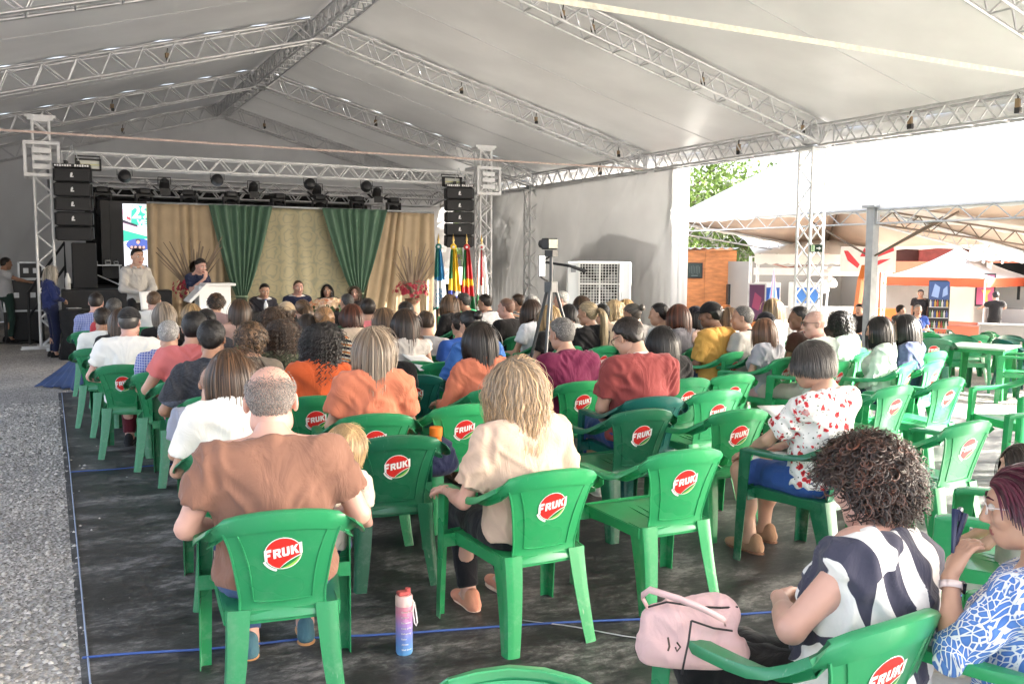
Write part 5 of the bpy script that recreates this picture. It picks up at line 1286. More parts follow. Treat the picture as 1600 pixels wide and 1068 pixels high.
# ---- person materials
def skin_mat():
    m = mat('skin', (.5, .3, .2), .48, objcol=True, var=.10, vscale=9); t, nd, L, b = nodes_of(m)
    b.inputs['Subsurface Weight'].default_value = .0; b.inputs['Sheen Weight'].default_value = .05
    return m
SKIN = skin_mat(); LIPS = mat('lips', (.33, .10, .09), .4)
HAIR = mat('hair', (.1, .06, .04), .36, objcol=True, shade=True, spec=.5)
def cloth_mat(name, sc=260, wr=.6):
    m = mat(name, (.5, .5, .5), .85, objcol=True, var=.07, vscale=4, spec=.2); t, nd, L, b = nodes_of(m)
    tc = N(t, 'ShaderNodeTexCoord'); mp = N(t, 'ShaderNodeMapping'); mp.inputs['Scale'].default_value = (9, 9, 5); L.new(tc.outputs['Object'], mp.inputs[0])
    n = N(t, 'ShaderNodeTexNoise', Scale=1.0, Detail=4.0, Distortion=1.0); L.new(mp.outputs[0], n.inputs['Vector'])
    n2 = N(t, 'ShaderNodeTexNoise', Scale=float(sc), Detail=1.0); L.new(tc.outputs['Object'], n2.inputs['Vector'])
    b1 = N(t, 'ShaderNodeBump', Strength=wr, Distance=.025); L.new(n.outputs[0], b1.inputs['Height'])
    b2 = N(t, 'ShaderNodeBump', Strength=.10, Distance=.002); L.new(n2.outputs[0], b2.inputs['Height']); L.new(b1.outputs[0], b2.inputs['Normal'])
    L.new(b2.outputs[0], b.inputs['Normal']); b.inputs['Sheen Weight'].default_value = .12
    return m
CLOTH = cloth_mat('plain cloth'); DENIM = cloth_mat('denim cloth', 400, .5)
def pattern_mat(name, fn):
    m = cloth_mat(name); t, nd, L, b = nodes_of(m); tc = N(t, 'ShaderNodeTexCoord'); sp = N(t, 'ShaderNodeSeparateXYZ'); L.new(tc.outputs['Object'], sp.inputs[0])
    L.new(fn(t, tc.outputs['Object'], sp.outputs), b.inputs['Base Color']); return m
def p_floral(t, v, s):
    vo = N(t, 'ShaderNodeTexVoronoi', Scale=21.0); vo.inputs['Randomness'].default_value = .9; n = N(t, 'ShaderNodeTexNoise', Scale=22.0, Detail=3.0, Distortion=.8)
    n0 = N(t, 'ShaderNodeTexNoise', Scale=5.0, Detail=1.0)
    for q in (n, n0): t.links.new(v, q.inputs['Vector'])
    t.links.new(mixc(t, .06, v, n.outputs['Color']), vo.inputs['Vector'])
    d = math_(t, 'ADD', vo.outputs['Distance'], math_(t, 'MULTIPLY', math_(t, 'SUBTRACT', n.outputs[0], .5), .35))
    gate = ramp(t, n0.outputs[0], [(.27, (0, 0, 0)), (.34, (1, 1, 1))])
    red = ramp(t, d, [(.10, (.28, .01, .015)), (.22, (.62, .04, .05)), (.30, (.66, .10, .10))])
    k = math_(t, 'MULTIPLY', ramp(t, d, [(.30, (1, 1, 1)), (.34, (0, 0, 0))]), gate)
    v2 = N(t, 'ShaderNodeTexVoronoi', Scale=44.0); t.links.new(v, v2.inputs['Vector'])
    d2 = math_(t, 'ADD', v2.outputs['Distance'], math_(t, 'MULTIPLY', n.outputs[0], .5))
    lf = math_(t, 'MULTIPLY', ramp(t, d2, [(.42, (1, 1, 1)), (.46, (0, 0, 0))]), gate)
    base = mixc(t, lf, (.80, .78, .75), (.07, .09, .06)); return mixc(t, k, base, red)
def p_geo(t, v, s):
    mp = N(t, 'ShaderNodeMapping'); mp.inputs['Rotation'].default_value = (.25, .55, .35); mp.inputs['Location'].default_value = (.03, 0, .02); t.links.new(v, mp.inputs[0])
    w = N(t, 'ShaderNodeTexWave', wave_type='BANDS', bands_direction='X'); w.inputs['Scale'].default_value = 1.75; w.inputs['Distortion'].default_value = 3.0; w.inputs['Detail'].default_value = 0; w.inputs['Detail Scale'].default_value = .7; t.links.new(mp.outputs[0], w.inputs[0])
    vo = N(t, 'ShaderNodeTexVoronoi', Scale=2.2); t.links.new(mp.outputs[0], vo.inputs['Vector'])
    k = ramp(t, w.outputs[0], [(.50, (0, 0, 0)), (.515, (1, 1, 1))]); k2 = ramp(t, math_(t, 'FRACT', math_(t, 'MULTIPLY', vo.outputs['Color'], 3.7)), [(.88, (0, 0, 0)), (.89, (1, 1, 1))])
    return mixc(t, math_(t, 'ABSOLUTE', math_(t, 'SUBTRACT', k, k2)), (.80, .78, .76), (.055, .055, .085))
def p_leaf(t, v, s):
    n = N(t, 'ShaderNodeTexNoise', Scale=7.0, Detail=1.0); t.links.new(v, n.inputs['Vector'])
    big = N(t, 'ShaderNodeTexVoronoi', Scale=9.0); t.links.new(mixc(t, .08, v, n.outputs['Color']), big.inputs['Vector'])
    vr = N(t, 'ShaderNodeVectorRotate', rotation_type='AXIS_ANGLE'); vr.inputs['Axis'].default_value = (.5, 1, .2); t.links.new(mixc(t, .07, v, n.outputs['Color']), vr.inputs['Vector'])
    t.links.new(math_(t, 'MULTIPLY', big.outputs['Color'], 6.28), vr.inputs['Angle'])
    mp = N(t, 'ShaderNodeMapping'); mp.inputs['Scale'].default_value = (1.0, 1.0, .15); t.links.new(vr.outputs[0], mp.inputs[0])
    vo = N(t, 'ShaderNodeTexVoronoi', Scale=52.0, feature='DISTANCE_TO_EDGE'); t.links.new(mp.outputs[0], vo.inputs['Vector'])
    return ramp(t, vo.outputs[0], [(.06, (.78, .79, .82)), (.10, (.07, .17, .50)), (.3, (.10, .23, .60))])
def grid_lines(t, s, sc, th):
    out = None
    for a in (0, 2):
        k = ramp(t, math_(t, 'FRACT', math_(t, 'MULTIPLY', s[a], sc)), [(th, (1, 1, 1)), (th+.04, (0, 0, 0))]); out = k if out is None else math_(t, 'MAXIMUM', out, k)
    return out
def p_plaid(t, v, s): return mixc(t, grid_lines(t, s, 42., .22), (.10, .13, .38), (.45, .47, .62))
def p_stripe(t, v, s):
    f = math_(t, 'FRACT', math_(t, 'MULTIPLY', math_(t, 'ADD', s[2], math_(t, 'MULTIPLY', s[0], .25)), 14.)); return ramp(t, f, [(0, (.015, .015, .03)), (.33, (.70, .60, .45)), (.5, (.65, .22, .05)), (.75, (.72, .68, .6))], 'CONSTANT')
def p_camo(t, v, s):
    n = N(t, 'ShaderNodeTexNoise', Scale=14.0, Detail=2.0); t.links.new(v, n.inputs['Vector']); return ramp(t, n.outputs[0], [(0, (.03, .035, .025)), (.45, (.10, .11, .07)), (.52, (.05, .06, .04)), (.6, (.18, .17, .13))], 'CONSTANT')
def p_dots(t, v, s):
    vo = N(t, 'ShaderNodeTexVoronoi', Scale=40.0); t.links.new(v, vo.inputs['Vector']); return ramp(t, vo.outputs['Distance'], [(0, (.7, .68, .66)), (.22, (.02, .02, .025))], 'CONSTANT')
def p_melange(t, v, s):
    n = N(t, 'ShaderNodeTexNoise', Scale=60.0, Detail=3.0); mp = N(t, 'ShaderNodeMapping'); mp.inputs['Scale'].default_value = (1, 1, 3); t.links.new(v, mp.inputs[0]); t.links.new(mp.outputs[0], n.inputs['Vector'])
    low = ramp(t, s[2], [(.80, (.10, .115, .16)), (.81, (.035, .038, .048))]); return mixc(t, .7, low, ramp(t, n.outputs[0], [(.35, (.5, .5, .5)), (.7, (1.6, 1.6, 1.6))]), 'MULTIPLY')
PAT = {'floral': p_floral, 'geo': p_geo, 'leaf': p_leaf, 'plaid': p_plaid, 'stripe': p_stripe, 'camo': p_camo, 'dots': p_dots, 'melange': p_melange}
def shirt_mat(p): return CLOTH if not p else pattern_mat(p+' cloth', PAT[p])
# ---- hair
def fib(n):
    i = np.arange(n)+.5; z = 1-2*i/n; t = i*2.39996; r = np.sqrt(1-z*z); return np.stack([r*np.cos(t), r*np.sin(t), z], 1)
SKR = A3(.079, .099, .090)*HS; SKC = A3(0, -.012, .030)
def coll(P, prims, margin):
    """push points out of the body"""
    for p, k, s in prims:
        if s < 0: continue
        d = prim_d(p, P[:, 0], P[:, 1], P[:, 2])-margin; m = d < 0
        if not m.any(): continue
        Q = P[m]; e = 1e-3; g = np.stack([prim_d(p, Q[:, 0]+e*a, Q[:, 1]+e*b, Q[:, 2]+e*c) for a, b, c in ((1, 0, 0), (0, 1, 0), (0, 0, 1))], 1)-(d[m]+(margin if np.isscalar(margin) else 0))[:, None]
        g /= np.linalg.norm(g, axis=1, keepdims=True)+1e-9; P[m] = Q-g*d[m][:, None]
    return P
def ribbons(C, w, center, shade, taper=.3, grad=None):
    """C (S,T,3) -> quads"""
    S, T = C.shape[:2]; tan = np.gradient(C, axis=1); tan /= np.linalg.norm(tan, axis=2, keepdims=True)+1e-9
    cc = np.broadcast_to(center, C.shape).copy(); cc[..., 2] = np.minimum(np.maximum(C[..., 2], center[2]-.6), center[2]); cc[..., 1] += .04; out = C-cc; out /= np.linalg.norm(out, axis=2, keepdims=True)+1e-9
    sd = np.cross(tan, out); sd /= np.linalg.norm(sd, axis=2, keepdims=True)+1e-9
    prof = np.interp(np.linspace(0, 1, T), [0, .15, .75, 1], [.8, 1, .9, taper])[None, :, None]
    ww = (w if np.isscalar(w) else w[:, None, None])*prof
    V = np.stack([C-sd*ww*.5, C+out*ww*.22, C+sd*ww*.5], 2)      # slightly arched strip
    V = V.reshape(-1, 3); b = (np.arange(S)[:, None]*T+np.arange(T-1)[None]).reshape(-1)*3
    F = np.concatenate([np.stack([b+q, b+q+1, b+q+4, b+q+3], 1) for q in (0, 1)])
    if shade.ndim == 1: shade = np.stack([shade]*3, 1)
    if grad is not None:
        gt = np.linspace(0, 1, T)[None, :, None]; g_ = 1+(np.array(grad)-1)[None, None]*gt; S_ = (shade[:, None]*g_)[:, :, None].repeat(3, 2).reshape(-1, 3); return V, F, S_
    return V, F, shade.reshape(-1, 1, 3).repeat(T*3, 1).reshape(-1, 3)
def make_hair(style, B, L, n, seed, hi=True, two=None, w=None, grad=None):
    r = np.random.RandomState(seed); h, Rm = B['h'], B['R']; parts = []
    toW = lambda X: (X*HS+HEADC-A3(0, -.05, 1.10)) @ Rm.T+A3(0, -.05, 1.10)+B['up']
    ctr = toW(SKC[None])[0]
    # scalp cap
    off = {'buzz': .004, 'bald': .003, 'short': .006, 'shortf': .009}.get(style, .009)
    vox = .007 if hi else .012
    hl = toW(A3(0, .055, .085)[None])[0]; nr = Rm @ A3(0, .78, -.63); nr2 = Rm @ A3(0, .25, -1.0)
    cuts = [(hl, nr), (toW(A3(0, -.09, -.055 if style in ('short', 'buzz', 'bald', 'cap') else -.07)[None])[0], nr2)]
    pr = [(('e', ctr, SKR+off, Rm), .01, 1)]
    if style not in ('buzz', 'bald'): pr.append((('e', toW(A3(0, -.045, -.02)[None])[0], A3(.066, .062, .07), Rm), .03, 1))
    else: pr.append((('e', toW(A3(0, -.045, -.02)[None])[0], A3(.062, .059, .07), Rm), .03, 1))
    for s in (-1, 1): pr.append((('e', toW(A3(s*.088, .004, -.006)[None])[0], A3(.022, .030, .038), Rm), .008, -1))
    if style == 'bald': pr.append((('e', toW(A3(0, .035, .105)[None])[0], A3(.068, .10, .06), Rm), .004, -1))
    if not (hi and style in ('buzz', 'bald')):
        V, F = mesh_of(pr, cuts, vox, wr=.006 if hi else .003, seed=seed)
        parts.append((V, F, .5+.25*np.random.RandomState(seed).rand(len(V))))
    C = []
    U = fib(int(n*1.7)); U = U[U[:, 2] > -.12+.60*U[:, 1]+.22*np.clip((U[:, 1]-.2)/.3, 0, 1)*(style in ('short', 'shortf', 'buzz', 'bald'))+(.35 if style in ('short', 'shortf', 'buzz', 'bald', 'cap') else 0)*(np.abs(U[:, 0]) > .8)*(U[:, 1] > -.35)-.35*(U[:, 1] < -.3)+(.30 if style in ('buzz', 'bald', 'short') else .12)*(r.rand(len(U))-.5)]
    U = U[r.permutation(len(U))[:n]]; n = len(U)
    nrm = U/SKR; nrm /= np.linalg.norm(nrm, axis=1, keepdims=True)
    lay = r.rand(n)
    def simulate(P0, D0, steps, dt, grav, layer, prims, margin, jit=.06):
        P = P0.copy(); D = D0.copy(); out = [P.copy()]
        for i in range(steps):
            dn = np.clip((ctr[2]-P[:, 2:3])/.10, 0, 1); D = D*(1-np.array([.42, .42, 0])*dn)+np.concatenate([-np.sign(P[:, :1])*np.clip(np.abs(P[:, :1])-.095, 0, 1)*3.0*dn, -.06*dn, -grav*(1+1.2*dn)], 1)+r.randn(len(P), 3)*jit; D /= np.linalg.norm(D, axis=1, keepdims=True)
            Q = P+D*dt
            Q = coll(Q, [(('e', ctr, SKR+.006, Rm), 0, 1)], layer*min(1, (i+1)/5))
            Q = coll(Q, prims, margin)
            D = (Q-P); D /= np.linalg.norm(D, axis=1, keepdims=True)+1e-9; P = P+D*dt*np.clip(np.linalg.norm(Q-P, axis=1, keepdims=True)/dt, .3, 1.1); out.append(P.copy())
        return np.stack(out, 1)
    bodyp = B['T']+B['nk']+[(('c', B['arms'][s][0], B['arms'][s][1], .062, .05), 0, 1) for s in (-1, 1)]+[(('c', B['arms'][-1][0], B['arms'][1][0], .07, .07), 0, 1)]
    tang = lambda X: X-nrm*(X*nrm).sum(1, keepdims=True)
    root = toW(SKC+U*(SKR+.004)/HS)
    W = lambda d: d @ Rm.T
    if style in ('short', 'shortf', 'buzz', 'bald'):
        ln = {'short': .030, 'shortf': .055, 'buzz': .012, 'bald': .024}[style]*(L or 1)
        fl = tang(np.stack([np.sign(U[:, 0])*.25*np.abs(U[:, 0])+.25, -.25+1.15*np.clip((U[:, 2]-.05)/.75, 0, 1), -1.0+.9*np.clip((U[:, 2]-.05)/.75, 0, 1)], 1)+r.randn(n, 3)*(.28 if style in ('buzz', 'bald') else .42))
        fl /= np.linalg.norm(fl, axis=1, keepdims=True)+1e-9
        if style == 'bald': k = (r.rand(n) > np.clip((U[:, 2]-.18-.30*np.clip(-U[:, 1]-.35, 0, 1))/.30, 0, .96)); fl = fl[k]; U2 = U[k]; root = root[k]; nn = nrm[k]; lay = lay[k]
        else: nn = nrm
        T = 5; ts = np.linspace(0, 1, T)[None, :, None]; ll = (ln*(.7+.6*r.rand(len(root))))[:, None, None]
        lift = (.20 if style == 'shortf' else .30 if style == 'short' else .5)
        C = root[:, None]+W(fl)[:, None]*ll*ts+W(nn)[:, None]*(ll*ts*(lift*(.3+1.5*r.rand(len(root))))[:, None, None]+off*.75-ll*ts*ts*.22)
        ww = (w or (.0050 if hi else .008))*(.7+.6*r.rand(len(root)))
    elif style in ('long', 'bob', 'wavy', 'curly', 'sweep'):
        part = (r.rand(n)-.5)*.1
        fr_ = np.clip((U[:, 1]+.1)/.5, 0, 1); sx = np.sign(U[:, 0]+part)
        d0 = tang(np.stack([U[:, 0]*1.1+sx*.55*fr_, np.where(U[:, 1] > -.2, -.35, U[:, 1]*.8), -.55-.4*(1-fr_)], 1))
        if style == 'sweep': d0 = tang(np.stack([U[:, 0]*.5+sx*.15, -.9+0*sx, -.25-.5*(1-fr_)], 1))
        d0 /= np.linalg.norm(d0, axis=1, keepdims=True)+1e-9
        dt = .022; st = max(5, int(L/dt)); lays = .002+.008*lay+(.006 if style == 'wavy' else .010)*(r.rand(n) < .07)+(.012*lay if style in ('curly', 'wavy') else 0)
        C = simulate(root+W(nrm)*.004, W(d0), st, dt, .22, lays, bodyp, .010+.020*lay, .02 if style in ('long', 'bob') else .035)
        ez = C[:, -1, 2]; zc = np.percentile(ez, 40)+(r.rand(n)-.25)*.032
        T = C.shape[1]; below = C[..., 2] < zc[:, None]; te = np.where(below.any(1), below.argmax(1), T-1).astype(float); te = np.maximum(te, 3)
        tt = np.linspace(0, 1, T)[None]*te[:, None]; i0 = np.minimum(tt.astype(int), T-2); fr = (tt-i0)[..., None]; ii = np.arange(n)[:, None]; C = C[ii, i0]*(1-fr)+C[ii, i0+1]*fr
        kp = C[:, -1, 2] > np.median(C[:, -1, 2])-.022; C = C[kp]; n = len(C)
        if style in ('wavy', 'curly'):
            k = 3; T = C.shape[1]; tt = np.linspace(0, T-1, (T-1)*k+1); i0 = np.minimum(tt.astype(int), T-2); fr = (tt-i0)[None, :, None]; C = C[:, i0]*(1-fr)+C[:, i0+1]*fr
            s_ = np.linspace(0, L, C.shape[1])[None]; fq = (2*math.pi/(.105 if style == 'wavy' else .050))*(.8+.4*r.rand(n))[:, None]; cl = r.randint(0, n//9+1, n); ph = (r.rand(n//9+1)*6.28)[cl][:, None]+r.rand(n)[:, None]*(2.6 if style == 'wavy' else 1.0)
            am = (.0065 if style == 'wavy' else .011)*np.clip(s_/(.22 if style == 'wavy' else .10), 0, 1)
            tn = np.gradient(C, axis=1); tn /= np.linalg.norm(tn, axis=2, keepdims=True)+1e-9; o = C-ctr; o[..., 2] *= .2; o /= np.linalg.norm(o, axis=2, keepdims=True)+1e-9; sd = np.cross(tn, o)
            C = C+sd*(am*np.sin(fq*s_+ph))[..., None]+o*(am*.8*np.cos(fq*s_+ph))[..., None]+o*(.004*np.clip(s_/.15, 0, 1))[..., None]
        ww = (w*1.35 if w else (.0095 if hi else .0125))*(.6+.8*r.rand(n))
        if style == 'curly': ww = ww*.75
    elif style == 'ball':      # dense springy curls
        T = 26; s_ = np.linspace(0, 1, T)[None]; rl = (L*(.55+.6*r.rand(n)))[:, None]; a = W(nrm)+r.randn(n, 3)*.25; a[:, 2] -= .15; a /= np.linalg.norm(a, axis=1, keepdims=True)
        u = np.cross(a, r.randn(n, 3)); u /= np.linalg.norm(u, axis=1, keepdims=True); v = np.cross(a, u)
        fq = 2*math.pi*(1.8+1.2*r.rand(n))[:, None]; ph = 6.28*r.rand(n)[:, None]; am = (.008+.007*r.rand(n))[:, None]*np.clip(s_*3, .2, 1)
        dr = np.array([0, 0, -1.0])*(.035*s_**2)[..., None]
        C = root[:, None]+a[:, None]*(rl*s_**.8)[..., None]+u[:, None]*(am*np.sin(fq*s_+ph))[..., None]+v[:, None]*(am*np.cos(fq*s_+ph))[..., None]+dr
        ww = (w or (.0055 if hi else .012))*(.6+.8*r.rand(n))
    elif style in ('pony', 'bun'):
        tie = toW(A3(0, -.125, .035 if style == 'pony' else .06)[None])[0]
        T = 9; P0 = root; C_ = []
        for q in range(T):
            t = q/(T-1); X = P0*(1-t)+tie*t; Xl = X-ctr; Xl = Xl @ Rm; nl_ = Xl/(SKR+.006); ln_ = np.linalg.norm(nl_, axis=1, keepdims=True)
            X2 = ctr+((Xl/np.maximum(ln_, 1e-6)) if False else Xl*np.maximum(1, 1/np.maximum(ln_, 1e-6))) @ Rm.T; C_.append(X2+(X2-ctr)*(.02+.05*lay)[:, None])
        C = np.stack(C_, 1); ww = (w or (.008 if hi else .014))*(.7+.6*r.rand(n))
        if style == 'pony':
            m = n//2+20; P0 = tie+r.randn(m, 3)*.010; D0 = np.tile(W(A3(0, -1, .15)[None]), (m, 1))+r.randn(m, 3)*.12
            st = int(L/.022); lt = r.rand(m)
            C2 = simulate(P0, D0, st, .022, .30, .012+.02*lt, bodyp, .012+.025*lt, .05)
            V2, F2, S2 = ribbons(C2, ww[:m] if len(ww) >= m else ww[0], ctr, .55+.9*r.rand(m)); parts.append((V2, F2, S2))
        else:
            pr2 = [(('e', tie+W(A3(0, -.018, 0)[None])[0], A3(.048, .036, .045), Rm), .01, 1)]; V2, F2 = mesh_of(pr2, [], vox, wr=.006, seed=seed, relax=0); parts.append((V2, F2, .6+.4*r.rand(len(V2))))
    elif style == 'cap':
        C = []
    if len(C):
        sh = (.45+1.15*r.rand(len(C))**1.5) if style != 'ball' else (.25+1.9*r.rand(len(C))**2.2)
        if style == 'wavy': sh = .75+.5*(sh-.45)
        if two is not None:   # streaks of a second colour (relative tint)
            k = r.rand(len(C)) < two[1]; sh = np.stack([sh]*3, 1); sh[k] = sh[k]*np.array(two[0])
        parts.append(ribbons(C, ww, ctr, sh, grad=grad))
    V = []; F = []; S = []; o = 0
    for v, f, s in parts:
        V.append(v); F.append(f+o); o += len(v); S.append(s if s.ndim == 2 else np.stack([s]*3, 1))
    return np.concatenate(V), np.concatenate(F), np.concatenate(S)
MC = {}
def body_meshes(key, sex, pose, hy, hp, bulk, standing, hi, sleeve, hair, hl, seed, hem=.50, twotone=None, face=False, nh=None, collar=None, bust=1.0, neck=0.0, hw=None, vneck=False, fine=False, grad=None, legcut=1.0, inner=None):
    """all mesh data of one person (cached)"""
    if key in MC: return MC[key]
    B = build_prims(sex, pose, hy, hp, bulk, standing, bust); vb = .013 if hi else .021; vh = .0058 if (hi and face) else .0075 if hi else .012
    bp = list(B['T'])+B['nk']
    for s in (-1, 1):
        sh, el, wr, th = B['arms'][s]; bp += [(('c', sh, el, .052*th, .040*th), .03, 1), (('c', el, wr, .040*th, .026*th), .02, 1), (('c', el+(wr-el)*.15, el+(wr-el)*.45, .042*th, .038*th), .02, 1)]
        hp_, kn, an = B['legs'][s]; w = B['w']; bp += [(('c', hp_, kn, .088*w, .060*w), .04, 1), (('c', kn, an, .058*w, .038), .03, 1), (('c', kn+(an-kn)*.15+A3(0, -.015, 0), kn+(an-kn)*.5+A3(0, -.02, 0), .056*w, .048*w), .03, 1), (('c', an, an+A3(0, .10, -.045), .035, .03), .03, 1)]
        if not hi:
            wr_, hd, nr = B['hands'][s]; bp += [(('c', wr_, wr_+hd*.13, .030, .020), .015, 1)]
    parts = [(*mesh_of(bp, [], vb), 0), (*mesh_of(B['Hd'], [], vh), 0)]
    if hi:
        for s in (-1, 1):
            wr_, hd, nr = B['hands'][s]; parts.append((*mesh_of(hand_prims(wr_, hd, nr, s), [], .0055 if fine else .0065), 0))
    V, F, I = join(parts)
    fc = V[F].mean(1); lp = B['h']((0, .094, -.068)); q = (fc-lp) @ B['R']
    I[(np.abs(q[:, 0]) < .024) & (np.abs(q[:, 2]) < .010) & (np.abs(q[:, 1]) < .02)] = 1
    out = {'body': npmesh('body', V, F, [SKIN, LIPS], fmat=I), 'B': B}
    # shirt
    o = .019 if hi else .015; sp = []
    for p, k, s in B['T']:
        if p[0] == 'e': sp.append((('e', p[1], p[2]+o, p[3]), k+.035, 1))
        else: sp.append((('c', p[1], p[2], p[3]+o, p[4]+o), k+.02, 1))
    if vneck: sp.append((('c', A3(0, .075, 1.07)+B['up'], A3(0, .11, .80)+B['up'], .058, .012), .006, -1))
    for s in (-1, 1):
        sh, el, wr, th = B['arms'][s]
        if sleeve <= 0: continue
        ru = .052*th+.026; rl = .040*th+.024
        if sleeve < 1:
            e = sh+(el-sh)*sleeve; sp.append((('x', sh-(el-sh)*.02, e, ru+.004, ru+(rl-ru)*sleeve+.012), .035, 1))
        else:
            sp.append((('c', sh, el, ru, rl), .03, 1)); t = min(1, sleeve-1); e = el+(wr-el)*t; sp.append((('x', el, e, rl, .026*th+.014), .02, 1))
    up = B['up']
    cuts = [(A3(0, 0, hem)+up, A3(0, 0, -1)), (A3(0, -.075, 1.068-neck)+up, np.array([0, .42, .91]))]
    V, F = mesh_of(sp, cuts, .0105 if hi else .02, wr=.019 if hi else .008, seed=seed)
    out['shirt'] = (V, F)
    if inner:
        ip = [(('e', p[1], p[2]+.006, p[3]) if p[0] == 'e' else ('c', p[1], p[2], p[3]+.006, p[4]+.006), k, 1) for p, k, s in B['T']]
        out['inner'] = mesh_of(ip, [(A3(0, 0, hem)+up, A3(0, 0, -1)), (A3(0, -.075, 1.075)+up, np.array([0, .30, .95]))], .013)
    # trousers
    tp = [(('e', B['T'][0][0][1], B['T'][0][0][2]+.009, None), .04, 1), (('e', A3(0, -.045, .60)+up, A3(.155*B['w'], .12*B['w'], .10), None), .04, 1)]
    for s in (-1, 1):
        hp_, kn, an = B['legs'][s]; w = B['w']; tp += [(('c', hp_, kn, .088*w+.013, .060*w+.015), .04, 1)] if legcut > .3 else [(('x', hp_, hp_+(kn-hp_)*(.75+legcut), .088*w+.013, .066*w+.02), .04, 1)]
        if legcut > .3: tp += [(('x', kn, kn+(an-kn)*.9*legcut, .058*w+.017, .056), .03, 1)]
    V, F = mesh_of(tp, [(A3(0, 0, .645)+up, A3(0, 0, 1))], .016 if hi else .024, wr=.010 if hi else 0, seed=seed+1)
    out['trousers'] = (V, F)
    if collar:
        g = MB(); c = A3(0, -.062, 1.060)+up; n = 20
        G = [[(c[0]+(.066+dr)*math.sin(t), c[1]+(.062+dr)*math.cos(t)*1.05, c[2]+dz-.020*math.cos(t)-.008) for dr, dz in ((.0, .03), (.006, .032), (.018, .0), (.024, -.016))] for t in np.linspace(.35, 2*math.pi-.35, n)]
        g.sheet(G, .004); out['collar'] = g
    if hair: 
        V, F, S = make_hair(hair, B, hl, nh or (900 if hi else 420), seed, hi, twotone, hw, grad); out['hair'] = npmesh('hair', V, F, HAIR, shade=S)
    MC[key] = out; return out
SHOE = {}
def shoe_mesh(kind):
    if kind in SHOE: return SHOE[kind]
    up = [(('c', A3(0, -.055, .045), A3(0, .10, .040), .038, .034), .03, 1), (('c', A3(0, -.055, .05), A3(0, -.045, .095), .036, .034), .02, 1), (('e', A3(0, .14, .035), A3(.040, .06, .030), None), .03, 1), (('c', A3(0, -.04, .09), A3(0, .04, .065), .034, .032), .02, 1)]
    V, F = mesh_of(up, [(A3(0, 0, .018), A3(0, 0, -1))], .0075, wr=.002, seed=2)
    so = [(('e', A3(0, -.045, .012), A3(.042, .058, .016), None), .02, 1), (('e', A3(0, .10, .012), A3(.048, .095, .015), None), .03, 1), (('c', A3(0, -.05, .012), A3(0, .1, .012), .03, .034), .02, 1)]
    V2, F2 = mesh_of(so, [(A3(0, 0, .0), A3(0, 0, -1)), (A3(0, 0, .026), A3(0, 0, 1))], .0075)
    SHOE[kind] = (npmesh('shoe', V, F, CLOTH), npmesh('sole', V2, F2, CLOTH)); return SHOE[kind]
CAPM = {}
def cap_parts(B, key):
    if key in CAPM: return CAPM[key]
    c = B['h'](SKC); R = B['R']
    V, F = mesh_of([(('e', c, SKR+.016, R), .01, 1)], [(B['h']((0, 0, .030)), R @ A3(0, -.12, -1))], .009)
    pr = [(('e', B['h']((0, .095, .040)), A3(.075, .075, .010), R @ rotm(0, .18)), .02, 1)]
    V2, F2 = mesh_of(pr, [(B['h']((0, .055, .04)), R @ A3(0, -1, 0))], .008)
    g = MB(); P = [B['h']((.040*math.cos(t), -.118+.004*abs(math.cos(t)), .045+.030*math.sin(t))) for t in np.linspace(0, math.pi, 9)]; g.tube(P, .004, 5)
    P = [B['h']((x, -.124+.25*x*x*10*.2, .040)) for x in np.linspace(-.045, .045, 7)]; g.tube(P, .007, 5); g.tube([B['h']((0, -.012, .14)), B['h']((0, -.012, .142))], .006, 6)
    CAPM[key] = (V, F, V2, F2, g); return CAPM[key]
MESHC = {}
def cmesh(key, part, VF, m):
    k = (key, part, m.name)
    if k not in MESHC: MESHC[k] = npmesh(part, VF[0], VF[1], m)
    return MESHC[k]
SK = {'fair': (.56, .33, .25), 'light': (.52, .30, .21), 'tan': (.38, .20, .125), 'brown': (.20, .095, .055), 'pink': (.60, .34, .27)}
HC = {'black': (.010, .008, .008), 'dark': (.022, .014, .010), 'brown': (.060, .033, .018), 'lbrown': (.13, .075, .040), 'auburn': (.085, .026, .013), 'blond': (.42, .27, .125), 'ash': (.24, .19, .145), 'grey': (.20, .19, .18), 'lgrey': (.42, .41, .40), 'white': (.6, .59, .57), 'purple': (.065, .008, .022), 'salt': (.075, .07, .068)}
PEOPLE = []
